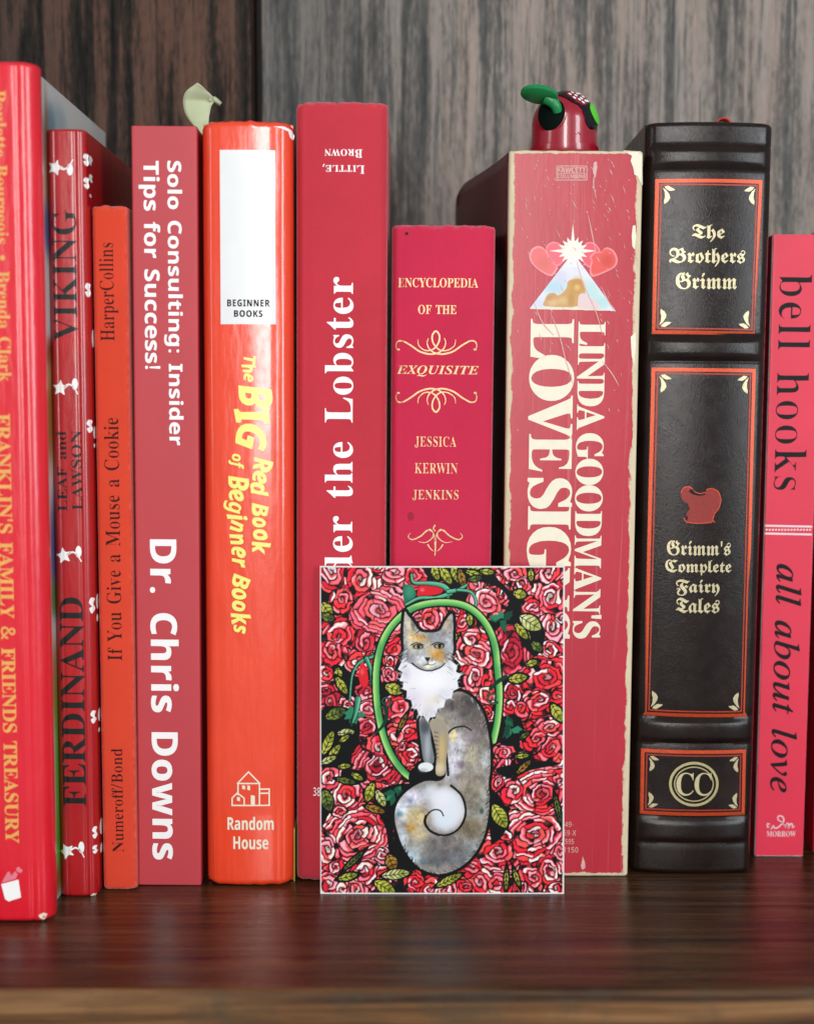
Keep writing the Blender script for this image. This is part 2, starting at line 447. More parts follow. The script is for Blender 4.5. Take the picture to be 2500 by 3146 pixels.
# outlines of the letters used on the spines: style, letter, advance; then the contours (thousandths of an em)
GLYPH_DATA = r'''
SA437;-9 0 -9 18 9 21 24 30 49 75 206 466 224 465 384 87 411 34 425 22 443 18 443 0 229 0 229 18 270 25 283 46 273 81 253 132 103 132 79 71 76 59 75 48 87 26 124 18 128 18 128 0;113 161 242 161 177 319
SB443;16 0 16 17 45 22 62 32 72 51 75 82 75 369 69 412 51 433 15 439 15 455 220 455 284 451 333 439 368 418 389 388 396 351 384 302 348 268 287 247 360 223 404 185 418 132 407 76 371 35 314 9 238 0;182 252 188 252 234 257 263 272 279 301 285 345 281 385 269 412 248 428 216 434 198 432 188 425 182 391;222 24 259 30 283 49 296 81 301 128 295 176 277 208 245 225 197 231 182 231 182 65 190 33 202 26
SC468;257 -11 193 -3 137 20 91 56 56 104 34 162 26 228 34 294 56 351 92 399 139 435 195 458 259 465 309 459 367 440 388 435 408 443 419 465 437 465 437 308 420 308 392 364 356 407 313 434 265 443 222 435 187 409 163 365 149 304 144 226 149 153 165 97 192 56 230 32 278 24 318 29 358 45 395 71 428 106 447 89 395 33 332 0
SD496;20 0 20 17 47 21 63 30 71 46 74 75 74 374 71 407 61 426 43 435 15 439 15 455 222 455 296 449 357 429 405 396 440 351 461 295 468 228 459 146 430 82 382 36 315 9 228 0;222 24 262 30 295 47 319 75 343 139 351 229 345 303 330 360 305 401 269 425 223 433 202 431 190 423 182 385 182 72 190 34 202 27
SE442;14 0 14 17 44 20 62 30 72 48 75 78 75 369 72 405 62 425 44 435 16 439 16 455 399 455 399 320 383 320 369 373 340 406 295 424 232 430 200 428 186 417 183 388 183 246 193 246 232 252 259 269 277 300 288 345 304 345 304 118 287 118 273 181 259 201 241 213 185 222 183 222 183 67 185 47 192 35 230 28 276 30 313 39 345 53 371 75 393 105 411 143 430 143 402 0
SF404;15 0 15 17 45 23 62 34 72 53 75 84 75 375 71 405 61 423 43 433 14 439 14 455 394 455 394 320 377 320 369 357 355 385 336 406 310 420 275 428 230 431 200 429 186 421 182 398 182 247 190 247 229 253 256 270 274 301 284 347 302 347 302 118 285 118 274 168 257 200 229 218 189 224 182 224 182 81 188 43 196 31 210 24 257 17 257 0
SG508;268 -10 200 -3 141 19 93 55 57 103 35 161 28 229 35 295 57 352 93 399 139 435 195 458 257 465 311 459 369 441 388 436 406 443 419 465 437 465 437 308 420 308 403 346 382 379 357 406 329 426 299 439 267 443 224 435 189 409 165 366 151 305 146 228 154 135 180 67 206 37 238 19 275 13 308 16 328 27 339 45 343 71 343 128 339 154 329 170 309 179 275 182 275 198 500 198 500 182 473 179 457 171 449 155 446 128 446 29 357 0
SH523;15 0 15 17 45 22 62 32 72 50 75 81 75 379 71 406 62 424 44 434 16 439 16 455 242 455 242 439 204 432 187 415 182 379 182 251 342 251 342 379 337 415 320 432 282 439 282 455 507 455 507 439 478 434 461 424 452 407 449 379 449 81 452 52 461 33 478 22 507 17 507 0 282 0 282 17 311 21 329 31 339 49 342 81 342 221 182 221 182 81 185 50 194 32 212 22 242 17 242 0
SI261;13 0 13 17 42 23 61 32 72 49 75 75 75 387 72 412 63 427 45 435 13 439 13 455 244 455 244 439 214 435 196 427 186 412 183 387 183 77 187 44 206 26 246 17 246 0
SJ330;109 -65 78 -62 51 -54 29 -40 11 -22 0 -1 -3 23 0 44 11 61 26 71 44 75 64 71 79 62 89 47 93 28 85 -1 77 -19 84 -35 105 -40 126 -36 139 -25 148 21 148 367 142 409 135 422 122 430 79 439 79 455 314 455 314 439 277 431 266 423 260 411 255 367 255 89 249 33 232 -10 202 -41 162 -59
SK510;16 0 16 17 45 22 63 32 72 50 75 81 75 379 72 406 63 424 45 434 17 439 17 455 242 455 242 439 205 432 187 415 183 379 183 234 321 373 342 398 349 418 334 434 291 439 291 455 486 455 486 439 477 439 415 419 345 361 271 285 463 46 487 25 519 17 519 0 281 0 281 17 306 18 322 21 334 34 316 66 199 214 183 198 183 81 186 50 195 32 213 22 242 17 242 0
SL426;15 0 15 17 45 22 62 32 72 50 75 81 75 379 71 407 62 425 44 434 16 439 16 455 250 455 250 439 208 434 196 427 188 416 182 379 182 83 185 47 200 31 234 28 278 31 315 40 345 56 370 80 391 112 409 154 427 154 402 0
SM634;14 0 14 17 43 22 61 32 72 50 75 79 75 382 71 416 53 432 15 439 15 455 185 455 317 142 449 455 617 455 617 439 590 433 573 423 563 405 560 378 560 85 565 43 582 23 617 17 617 0 396 0 396 17 433 25 450 44 455 83 455 399 288 0 270 0 105 389 105 80 109 48 120 30 139 20 169 17 169 0
SN494;403 -11 107 350 107 79 110 49 119 31 136 21 167 17 167 0 18 0 18 17 54 23 71 41 76 79 76 388 36 433 18 439 18 455 156 455 391 169 391 377 386 414 369 431 331 439 331 455 480 455 480 439 450 434 433 425 425 407 422 377 422 -11
SO525;261 -11 213 -6 169 7 129 29 94 58 66 93 45 134 32 179 28 228 32 276 45 321 66 362 95 397 130 426 170 448 216 462 265 466 313 462 357 448 397 427 431 399 459 364 481 323 494 277 498 228 494 179 481 134 459 93 430 58 395 29 355 7 310 -6;265 12 306 21 338 47 361 90 375 150 379 228 371 321 348 389 310 430 260 443 219 435 186 409 163 366 150 305 145 228 153 135 177 67 215 26
SP418;15 0 15 17 45 22 62 32 72 50 75 81 75 379 71 406 62 424 44 434 16 439 16 455 214 455 287 452 336 440 366 422 390 398 404 367 409 332 398 280 367 240 314 214 242 206 182 206 182 81 185 50 194 32 212 22 242 17 242 0;182 230 201 230 244 235 272 253 287 283 292 329 288 375 275 406 252 425 216 431 189 424 182 398
SR473;15 0 15 17 45 22 62 32 72 50 75 81 75 379 71 406 62 424 44 434 16 439 16 455 217 455 305 448 367 426 405 388 417 334 406 285 372 248 315 224 432 50 452 26 478 17 480 17 480 0 338 0 201 212 182 212 182 81 185 50 194 32 212 22 242 17 242 0;182 234 203 234 249 240 280 258 298 290 304 336 295 389 268 421 224 431 202 429 190 422 182 385
SS390;43 -11 43 158 62 158 83 94 111 50 149 24 197 15 231 20 257 36 273 60 279 89 265 129 225 160 163 191 112 221 77 253 56 289 50 332 54 370 67 403 88 429 115 449 148 462 185 466 229 461 282 448 291 446 300 445 313 450 320 466 339 466 339 319 322 319 310 354 293 385 272 410 248 429 222 441 194 445 163 440 140 426 125 406 120 380 124 356 137 336 189 303 253 273 317 233 337 211 350 188 359 133 354 93 339 58 314 29 281 8 240 -6 192 -10 158 -8 126 1 98 9 85 12 69 7 61 -11
ST423;92 0 92 17 123 21 142 31 152 50 156 81 156 433 149 433 102 426 65 403 41 367 29 318 11 318 11 455 410 455 410 317 394 317 375 382 333 420 269 433 263 433 263 81 267 49 276 30 296 21 328 17 328 0
SU492;248 -13 168 -2 114 29 83 81 73 155 73 379 70 406 61 424 43 434 15 439 15 455 240 455 240 439 202 432 185 415 181 379 181 140 186 88 203 51 232 29 275 22 340 37 379 83 392 159 392 378 389 406 379 423 360 433 328 439 328 455 474 455 474 439 448 432 433 421 425 404 422 378 422 181 412 92 380 32 325 -2
SV428;212 -13 44 381 22 420 8 432 -14 439 -14 455 211 455 211 439 166 432 156 423 152 410 161 378 259 143 348 377 355 409 351 423 342 432 299 439 299 455 442 455 442 439 423 436 408 427 382 383 230 -13
SW611;171 -11 32 393 15 427 3 435 -15 439 -15 455 181 455 181 439 150 432 143 423 140 410 148 373 223 153 301 353 286 399 278 418 267 429 229 439 229 455 439 455 439 439 404 432 393 412 399 386 474 166 541 369 549 406 546 421 538 430 503 439 503 455 624 455 624 439 607 433 594 421 575 379 446 -11 428 -11 316 309 190 -11
SY426;101 0 101 17 131 22 148 32 157 50 161 81 161 179 46 387 29 414 14 429 1 435 -13 438 -13 455 207 455 207 438 195 438 167 432 156 416 164 392 248 226 333 366 349 408 336 430 298 438 295 438 295 455 439 455 439 438 409 424 383 392 268 203 268 81 271 50 280 32 298 22 328 17 328 0
Sa344;255 -10 226 -5 208 10 200 35 151 2 95 -9 64 -4 40 11 25 34 20 63 31 104 63 136 119 164 199 190 199 241 196 266 187 282 171 292 148 296 115 290 104 274 113 257 123 231 120 215 110 202 95 194 77 191 59 194 45 203 36 218 33 236 37 259 49 278 69 295 95 308 126 316 162 318 223 312 263 292 285 259 293 210 293 62 295 40 304 34 320 42 329 28 294 -1;151 34 174 41 199 63 199 169 154 151 127 123 118 84 126 46
Sb361;43 -11 43 388 37 428 8 439 8 455 138 455 138 279 175 308 221 318 254 313 284 299 308 276 326 245 338 208 342 166 337 118 323 75 300 40 270 13 233 -4 192 -10 148 -1 105 28 53 -11;183 14 213 23 232 49 242 95 245 160 242 213 231 251 212 273 184 280 155 270 144 257 138 242 138 69 143 38 158 20
Sd370;140 -10 107 -5 78 10 53 35 35 66 23 104 19 147 24 196 36 237 55 272 81 297 112 313 146 318 189 309 223 280 223 401 220 419 212 430 176 439 176 455 319 455 319 75 325 41 335 32 353 28 353 11 294 6 223 -10 223 39 188 2;171 28 187 31 202 41 215 56 223 76 223 242 217 257 206 270 174 281 147 273 130 250 121 210 118 153 120 98 130 58 146 36
Se301;154 -10 117 -5 85 10 58 35 37 69 24 109 19 157 24 201 38 240 59 273 87 298 120 313 157 318 209 309 249 280 274 234 283 173 283 166 117 166 127 97 154 56 199 42 237 53 270 86 285 73 248 27 205 -1;116 192 201 192 201 215 193 277 181 292 161 297 136 286 121 255 116 203
Sf214;15 0 15 16 40 22 50 35 52 73 52 277 16 277 16 310 52 310 52 353 60 400 85 436 123 457 174 465 212 460 240 446 257 425 263 400 260 381 252 367 239 358 224 355 195 365 187 376 185 391 193 420 196 426 197 433 193 441 180 443 163 440 153 430 148 390 148 310 203 310 203 277 148 277 148 65 150 40 158 26 173 18 199 16 199 0
Sg327;146 -140 89 -136 48 -122 22 -100 14 -75 28 -46 69 -26 35 -1 24 30 28 54 42 74 67 92 102 110 58 135 31 169 22 212 27 242 40 268 60 289 88 305 120 315 157 318 196 315 233 304 317 304 317 268 268 268 286 237 291 203 288 176 276 151 258 131 234 116 205 106 172 103 157 103 142 104 112 94 104 84 101 71 111 55 141 49 175 49 259 40 285 29 303 13 312 -9 316 -37 305 -80 272 -113 219 -133;157 124 178 130 190 146 197 173 199 211 197 249 190 276 178 292 157 297 137 292 124 276 117 249 114 211 117 173 124 146 137 130;161 -116 218 -111 252 -94 263 -66 260 -51 249 -41 205 -34 97 -34 79 -52 73 -73 79 -89 95 -103 122 -113
Sh381;18 0 18 16 45 26 52 56 52 399 46 429 36 437 19 440 19 455 148 455 148 267 190 305 243 318 292 306 321 271 330 212 330 56 337 26 347 19 363 16 363 0 202 0 202 16 207 16 228 26 235 56 235 217 229 258 219 268 203 271 173 262 148 235 148 56 154 26 164 19 180 16 180 0
Si198;101 362 81 366 65 376 54 393 50 412 54 432 65 449 81 460 101 463 120 460 137 449 147 432 151 412 147 393 136 376 120 366;18 0 18 16 45 26 52 56 52 252 47 285 20 293 21 310 148 310 148 56 154 26 180 16 180 0
Sk359;17 0 17 16 45 26 52 56 52 398 47 429 38 436 20 439 21 455 148 455 148 169 227 248 240 264 244 278 235 290 209 293 206 293 206 310 345 310 345 293 308 284 275 260 222 209 346 34 360 21 376 16 376 0 211 0 211 16 217 16 234 20 239 32 232 49 163 147 148 134 148 56 154 26 180 16 180 0
Sl199;18 0 18 16 45 26 52 56 52 398 47 429 38 436 20 439 20 455 148 455 148 56 154 26 180 16 180 0
Sm554;18 0 18 16 45 26 52 56 52 253 46 284 36 291 19 294 19 310 146 310 146 265 188 305 237 318 277 312 305 293 320 261 364 304 418 318 465 306 494 271 504 212 504 56 510 26 520 19 536 16 536 0 377 0 377 16 393 19 403 26 410 56 410 217 404 258 394 268 377 271 349 263 324 237 324 56 331 26 340 19 356 16 356 0 199 0 199 16 215 19 225 26 232 56 232 217 226 258 216 268 199 271 170 262 146 235 146 56 152 27 162 19 177 16 177 0
Sn381;18 0 18 16 45 26 52 56 52 253 46 284 36 291 19 294 19 310 148 310 148 267 190 306 243 318 292 306 321 271 330 212 330 56 337 26 347 19 363 16 363 0 202 0 202 16 207 16 228 26 235 56 235 217 229 258 219 268 203 271 173 262 148 235 148 56 154 26 164 19 180 16 180 0
So336;169 -10 127 -5 90 11 60 37 38 70 24 110 19 154 24 199 38 239 60 272 90 297 127 313 168 318 209 313 245 298 275 273 298 240 312 200 317 154 312 108 298 69 275 36 245 11 210 -5;169 11 193 18 209 39 217 81 220 154 217 227 208 271 192 292 169 299 144 292 128 271 120 227 117 154 120 82 128 39 144 18
Sp371;17 -139 17 -124 40 -117 50 -101 52 -64 52 243 46 283 19 295 19 310 143 310 143 263 166 294 195 313 230 319 264 314 293 298 317 274 335 241 346 203 350 160 346 113 334 72 316 38 291 12 261 -5 227 -10 183 1 148 32 148 -58 152 -99 167 -118 197 -123 197 -139;195 28 222 36 239 59 249 99 253 154 250 208 241 248 225 270 199 278 171 267 148 235 148 69 167 38
Sr287;18 0 18 16 45 26 52 56 52 252 46 285 20 293 21 310 146 310 146 252 165 280 187 301 210 314 233 318 258 315 275 304 286 287 289 266 287 248 278 234 265 225 248 222 222 231 207 250 189 260 175 255 162 241 152 220 149 192 149 56 152 37 159 25 197 16 197 0
Ss288;151 -10 122 -6 87 6 73 9 60 4 51 -9 36 -9 36 105 53 105 66 68 87 39 112 21 140 15 162 18 179 27 189 40 192 58 183 84 156 105 107 130 76 148 54 169 41 193 37 220 44 259 65 291 98 312 141 319 166 316 199 308 206 306 213 305 223 308 230 319 244 319 244 222 228 222 215 254 196 277 174 291 149 296 130 294 116 286 108 274 105 259 115 232 146 212 191 189 221 172 241 151 253 127 257 95 250 51 228 18 194 -3
St228;124 -9 89 -4 66 10 53 36 48 71 48 279 20 279 20 300 88 369 129 424 144 424 144 310 208 310 208 279 144 279 144 82 149 51 157 43 168 40 189 49 206 75 222 66 198 24 165 -1
Su375;131 -10 91 -3 65 17 51 51 46 97 46 248 39 282 29 291 11 294 11 310 142 310 142 74 151 46 162 38 177 36 205 43 228 66 228 248 221 283 209 291 189 294 189 310 324 310 324 70 331 39 360 30 360 13 300 7 228 -10 228 40 209 19 186 3 160 -7
Sv306;142 -10 38 248 22 281 12 290 -3 293 -3 310 164 310 164 294 156 294 136 290 129 276 130 268 185 122 236 253 241 272 232 289 203 294 203 310 305 310 305 295 289 289 278 279 260 243 160 -10
Ia342;50 -8 26 -3 8 10 -3 33 -7 64 0 119 18 175 49 228 90 274 136 306 183 316 217 307 232 280 241 309 292 309 231 90 222 44 224 37 233 35 252 46 282 80 291 72 240 12 195 -8 175 0 168 23 191 118 154 62 119 23 85 0;82 33 98 37 116 48 152 87 185 141 210 201 219 257 210 288 185 299 154 291 124 266 96 226 74 175 58 122 53 73 60 43
Ib340;82 -8 46 -5 18 6 1 20 -5 36 -2 50 88 404 92 424 93 437 86 452 61 455 50 455 54 467 94 472 123 479 156 487 162 485 163 480 103 251 137 287 174 309 214 316 251 310 280 289 299 258 306 218 301 177 287 137 266 99 238 64 204 35 166 12 125 -3;95 9 132 17 168 40 199 75 224 119 241 167 246 211 242 241 230 264 211 279 186 283 155 276 126 254 102 217 83 167 54 66 50 38 61 17
Ie287;89 -7 50 0 21 21 2 54 -4 99 -1 131 9 165 46 231 101 283 148 308 195 316 222 313 242 303 254 287 258 266 245 226 208 189 147 161 61 142 57 118 56 98 63 58 84 34 119 26 168 39 221 81 231 71 198 36 165 12 128 -2;64 158 124 173 168 199 195 233 204 271 198 291 180 298 159 294 137 280 95 230
Il173;32 -7 7 2 -2 26 2 54 13 99 98 412 101 433 99 446 92 453 58 459 60 471 104 476 134 482 163 487 171 481 168 465 62 84 56 50 59 38 68 34 90 46 122 82 133 72 105 37 77 12 52 -3
Io351;105 -8 61 -1 26 22 3 57 -4 102 0 140 14 178 35 215 61 247 93 276 128 298 165 312 201 316 248 309 283 286 306 251 314 206 310 172 299 138 260 73 203 23 155 0;113 11 140 17 166 32 190 55 211 85 243 155 255 226 248 267 229 291 197 299 165 291 132 268 103 231 78 183 61 132 56 83 60 52 71 30 89 16
It187;33 -8 9 1 1 26 2 44 7 62 66 283 19 283 22 297 63 313 100 344 136 392 151 392 126 304 183 304 177 283 120 283 66 78 60 45 63 34 72 31 93 43 124 79 134 68 82 11
Iu364;46 -8 28 -5 15 4 7 18 4 38 8 69 19 116 50 228 54 247 56 265 53 276 47 283 13 287 15 300 59 306 90 311 119 316 128 312 127 304 125 296 71 107 62 74 59 54 64 38 79 32 100 38 124 54 177 115 227 203 261 309 314 309 255 92 246 47 250 36 260 32 284 45 315 84 324 75 291 29 257 1 222 -8 197 1 189 27 199 81 220 153 171 82 127 32 86 2
Iv297;61 -8 50 171 45 231 36 265 21 281 -1 286 -6 286 -3 299 28 305 52 310 69 315 79 316 93 284 102 188 109 58 164 117 205 170 232 213 240 239 231 254 216 270 209 288 218 309 240 317 253 314 264 306 273 275 260 226 222 163 159 85 75 -8
EE441;-34 0 -34 15 0 20 22 41 39 85 115 369 119 387 120 401 118 416 109 426 73 435 73 451 432 451 407 324 388 324 388 330 381 376 360 407 323 424 269 429 242 427 229 418 220 398 181 251 200 251 257 257 293 280 320 322 336 322 289 136 274 136 275 149 275 163 270 193 256 213 231 224 194 228 185 228 175 227 134 73 130 56 128 44 137 28 173 23 256 33 289 47 319 69 346 98 372 136 389 136 350 0
EI249;-34 0 -34 15 0 20 22 41 39 85 115 369 119 387 120 404 108 426 73 435 73 451 283 451 283 435 247 428 227 410 211 365 135 82 129 47 141 24 177 15 177 0
EQ478;259 -140 222 -136 176 -124 101 -107 56 -115 32 -122 25 -119 21 -113 40 -90 134 -6 82 18 47 52 26 96 19 151 23 198 34 243 53 287 77 328 106 366 140 398 177 425 216 445 257 458 298 462 367 452 417 420 448 370 459 301 455 254 443 208 425 165 401 124 372 87 339 55 303 29 265 9 226 -4 187 -8 167 -12 134 -45 147 -45 188 -49 241 -60 320 -77 378 -63 426 -21 439 -36 402 -82 361 -115 314 -133;181 13 214 20 244 39 272 69 297 108 337 208 356 287 363 352 355 400 332 430 294 439 251 427 212 391 176 332 144 253 123 170 116 100 123 52 145 23
ES369;154 -11 111 -6 58 10 38 14 24 9 9 -7 -9 -7 26 144 45 144 45 140 51 84 71 45 102 21 145 13 167 16 187 25 217 56 228 97 218 134 190 170 142 214 98 258 76 295 70 336 74 371 88 401 109 427 137 446 171 459 208 463 248 458 296 445 312 442 328 447 342 461 360 461 328 322 308 322 309 330 309 337 306 366 298 390 284 411 267 426 247 436 224 439 197 434 174 419 158 396 153 368 166 331 197 295 219 274 242 254 293 195 307 162 312 126 301 69 270 25 221 -2
ET403;44 0 44 17 86 27 98 40 107 60 205 427 194 427 156 421 120 402 88 371 64 330 47 330 72 451 437 451 418 322 399 322 386 380 357 415 311 426 306 426 208 63 205 46 208 33 216 25 253 17 253 0
EU478;193 -11 129 -3 82 21 53 60 43 108 56 179 110 377 113 392 115 403 112 419 104 428 66 436 66 451 273 451 273 435 240 430 220 413 206 376 145 152 136 98 142 70 158 47 183 32 215 28 246 31 274 42 298 62 320 93 359 194 396 320 410 394 397 422 357 435 357 451 495 451 495 434 476 428 461 416 433 349 377 160 357 102 334 58 307 26 275 4 238 -7
EX380;-65 0 -65 17 -64 17 -40 20 -19 31 25 72 150 208 97 383 88 407 76 422 58 431 34 435 34 451 237 451 237 435 200 428 191 418 188 403 189 392 193 379 222 283 298 363 322 393 330 415 322 430 298 435 294 435 294 451 431 451 431 435 406 427 383 411 335 363 232 254 279 102 300 48 323 24 356 17 356 0 152 0 152 17 185 25 196 47 196 55 195 60 161 176 76 88 57 65 50 40 61 24 94 17 94 0
FB574;273 -15 245 -11 218 -1 117 53 102 59 90 62 72 56 66 40 75 13 50 2 31 36 25 67 30 92 47 113 72 128 104 136 139 145 175 160 207 183 231 214 246 252 251 300 248 333 238 362 222 387 201 407 175 420 146 424 102 413 69 382 60 361 56 337 69 287 107 252 170 232 165 205 105 221 62 252 36 296 27 351 31 392 45 428 66 458 94 482 128 496 167 501 204 496 239 482 271 460 296 429 332 447 369 465 407 484 441 504 455 481 445 467 451 449 464 425 482 399 496 384 508 379 523 384 538 361 447 307 488 287 519 256 539 216 546 171 537 121 508 77 462 40 399 11 331 -8;324 277 375 303 405 320 428 336 421 358 402 390 380 419 365 432 310 404 324 363 328 320;377 41 398 44 416 54 442 90 452 139 448 169 438 196 422 218 401 235 376 246 349 249 314 242 294 196 265 169 233 153 175 130 214 113 271 81 331 51
FC500;318 -15 268 -11 220 2 175 23 134 52 98 87 69 128 40 197 31 271 36 335 51 390 76 436 108 470 146 491 189 498 218 495 242 485 261 468 272 445 305 470 325 485 336 493 353 498 371 494 435 469 451 476 469 494 489 475 427 410 411 395 396 390 348 406 300 422 271 410 257 388 270 355 309 287 348 218 361 183 352 163 329 137 275 83 304 78 340 76 390 81 438 94 472 111 488 89 367 -11;250 91 266 116 271 138 263 167 237 214 176 313 163 347 169 361 186 379 214 402 251 432 244 447 230 459 196 469 172 464 150 448 133 422 120 389 112 347 109 300 114 255 127 212 148 173 176 139 210 112
FF441;196 -124 154 -120 116 -109 84 -91 59 -68 43 -40 38 -8 42 18 54 45 86 91 99 109 103 125 98 140 83 145 69 142 58 132 42 106 17 120 47 160 86 173 110 169 129 156 142 138 146 115 142 90 132 66 103 20 91 -1 87 -23 94 -51 115 -73 147 -88 189 -93 229 -87 258 -69 276 -41 281 -6 267 37 226 95 180 151 149 191 132 223 127 258 153 314 231 396 184 411 129 417 78 408 41 383 30 366 27 346 30 326 40 305 59 285 87 270 76 244 46 261 21 286 3 318 -3 357 1 385 11 412 50 459 104 490 167 502 255 488 375 448 410 438 425 442 441 454 459 435 382 361 363 349 337 355 289 373 263 384 233 346 223 302 227 280 240 258 275 213 313 247 335 276 355 276 379 253 414 242 414 222 393 202 377 177 357 177 337 199 318 207 291 194 353 111 370 71 376 30 370 -13 352 -50 324 -81 288 -104 245 -119
FG540;295 -15 220 -7 155 19 103 60 63 115 39 181 31 256 37 323 55 382 85 431 123 468 168 491 217 498 268 489 290 512 312 496 296 477 325 457 311 435 282 453 274 428 298 376 321 326 314 302 296 273 310 283 323 289 353 300 400 325 413 340 418 353 400 377 359 414 343 439 360 467 400 509 420 492 410 473 418 461 438 441 460 422 476 414 491 422 509 403 485 381 462 352 439 324 416 305 465 267 493 220 503 165 496 114 476 70 445 34 403 7 353 -10;195 235 223 246 233 258 236 272 233 291 224 311 213 327 203 343 192 365 188 386 198 407 230 446 246 465 235 467 222 468 197 462 175 444 156 415 142 376 133 331 130 279 130 265 158 242;298 14 344 22 379 47 402 86 409 136 406 167 397 195 382 218 363 236 341 247 316 251 289 245 259 228 228 211 201 206 167 211 134 226 162 133 199 67 246 27
FT426;285 -15 247 -2 176 39 106 79 71 93 54 90 34 73 14 91 71 155 92 169 113 174 153 160 175 149 197 146 227 154 236 170 228 185 204 206 154 248 141 268 136 291 142 315 158 337 220 388 156 419 115 429 93 425 74 413 61 395 56 373 60 347 71 325 103 290 83 270 41 322 27 374 32 409 46 436 70 459 103 481 138 496 171 502 210 493 263 467 281 457 361 416 394 403 413 406 430 415 443 395 383 347 359 328 345 325 307 339 246 374 221 350 213 331 227 302 272 265 314 229 324 196 313 160 279 135 222 121 285 84 313 72 337 68 368 73 400 96 418 76 335 6
Fa316;70 -15 56 0 65 7 63 14 61 17 58 21 26 81 15 145 21 182 37 218 64 253 101 289 154 334 174 334 174 328 231 304 279 291 279 271 263 260 259 235 259 95 263 73 273 65 285 70 300 83 314 69 240 -15 224 -3 231 4 193 28 181 58 181 69;132 63 181 98 181 248 147 265 130 273 122 278 107 259 98 237 93 177 96 138 106 100 119 72
Fe279;155 -15 137 -7 140 2 91 24 61 51 44 83 39 122 39 217 43 247 60 265 174 342 189 342 253 246 258 234 250 224 118 125 128 97 153 78 181 71 212 76 242 98 256 83;118 155 185 205 189 211 140 289 125 277 119 263 118 236
Fh310;149 -134 133 -123 185 -39 213 37 222 119 218 157 209 193 190 229 163 268 126 240 126 82 132 71 146 66 169 86 183 71 99 -15 79 -15 56 12 25 26 25 46 35 49 42 58 47 81 47 402 43 430 33 453 50 466 69 443 81 406 96 441 120 467 149 484 185 490 185 469 156 463 138 449 129 425 126 391 126 269 224 342 238 327 230 314 245 291 267 259 286 214 294 159 291 113 280 67 261 20 233 -29
Fi215;71 371 84 433 103 480 134 496 155 489 162 469 150 439 122 403 92 371;130 -15 112 -5 116 2 81 25 73 39 70 59 70 75 71 90 72 102 72 115 72 230 70 250 58 255 28 239 14 254 55 290 103 342 121 331 113 316 123 302 147 286 169 279 169 259 155 251 150 230 150 93 153 71 165 64 193 85 208 72
Fl189;122 -15 104 -7 111 3 89 18 25 42 25 62 34 68 39 79 41 109 41 402 39 427 27 453 44 466 62 443 75 406 90 441 113 467 143 484 179 490 179 469 150 463 132 449 123 425 120 391 120 107 122 93 128 85 171 66 196 81 211 68
Fm516;85 -15 64 12 33 26 33 46 50 57 55 81 55 218 52 250 42 266 29 253 14 266 83 342 99 329 95 322 105 315 111 311 118 306 130 285 134 258 134 253 203 314 226 342 246 342 246 340 255 326 271 314 285 297 290 277 290 255 383 342 403 342 432 313 465 300 465 280 451 269 447 251 447 90 449 70 461 64 489 85 504 72 426 -15 408 -5 412 2 378 24 369 38 366 56 366 68 367 81 368 95 368 110 368 232 362 255 345 271 290 222 290 81 296 57 312 46 312 26 282 12 261 -15 241 -15 221 12 189 26 189 46 206 57 212 81 212 232 206 255 190 271 134 222 134 81 139 57 156 46 156 26 126 12 105 -15
Fo308;143 -15 113 4 30 32 30 52 38 57 42 65 44 78 45 99 45 214 44 244 42 269 222 342 232 323 223 318 235 295 256 260 278 224 289 199 293 171 289 144 276 117 220 46 163 -15;185 48 195 55 206 75 215 104 218 134 212 173 192 215 154 287 124 275 124 75
Fp328;91 -134 65 30 56 32 43 28 30 16 15 28 62 80 62 201 55 255 42 273 34 288 70 337 91 362 107 350 101 334 120 308 134 290 138 273 138 267 249 342 261 326 252 318 285 265 306 226 313 185 302 135 266 77 226 22 200 -15 180 -15 168 -3 134 11 126 -50 111 -134;203 53 216 57 228 67 246 104 253 150 246 181 226 216 188 273 138 238 138 85 160 72 179 62
Fr250;131 -15 113 -5 121 6 101 20 40 42 40 62 51 74 55 97 55 218 52 250 42 266 29 253 14 266 83 342 99 329 95 323 101 318 125 295 134 260 134 253 173 316 178 327 182 342 201 342 217 311 240 291 240 265 221 246 208 214 187 214 180 242 165 263 134 215 134 107 137 90 158 77 182 68 194 73 212 89 227 75
Fs300;118 -15 111 -5 95 8 67 26 26 50 26 71 63 99 76 126 69 149 48 177 27 202 19 219 30 239 55 271 87 305 117 331 136 342 147 336 186 313 216 306 235 309 250 320 260 335 263 355 260 374 249 391 234 401 216 405 201 401 186 391 169 359 139 381 167 415 187 425 210 428 247 419 275 393 286 355 279 317 255 278 211 225 242 203 264 177 278 150 282 123 277 93 263 67 240 44 208 25 187 15 168 6 154 -1 138 -15;132 175 191 242 153 250 113 274 101 279 87 271 81 255 104 218 122 193;178 38 196 42 211 54 220 71 224 91 213 124 187 152 163 163 148 154 93 91 127 65 150 50
Ft216;122 -15 104 -5 113 6 70 26 37 35 37 55 49 66 52 90 52 266 21 266 21 286 57 315 83 345 101 377 114 414 138 414 133 368 131 313 209 313 209 266 131 266 131 83 175 64 199 81 213 66
Fy316;156 -134 140 -123 192 -39 220 37 228 119 225 157 215 193 197 229 169 268 132 240 132 91 137 72 152 65 170 81 184 66 105 -15 85 -15 67 7 32 26 32 46 42 49 49 57 54 80 54 221 48 242 38 258 28 271 24 282 40 310 89 362 105 351 95 327 112 298 126 281 132 269 230 342 244 327 237 314 250 294 275 257 294 211 301 159 297 113 286 67 268 20 240 -29
N0384;191 -7 139 1 96 22 64 59 34 137 24 240 28 312 40 373 62 421 93 457 136 480 191 487 244 480 286 458 318 422 349 344 359 240 355 168 343 107 321 59 290 23 247 1;191 75 223 85 244 116 255 168 259 240 255 312 244 363 223 395 191 405 159 395 139 363 128 312 125 240 128 168 139 117 159 86
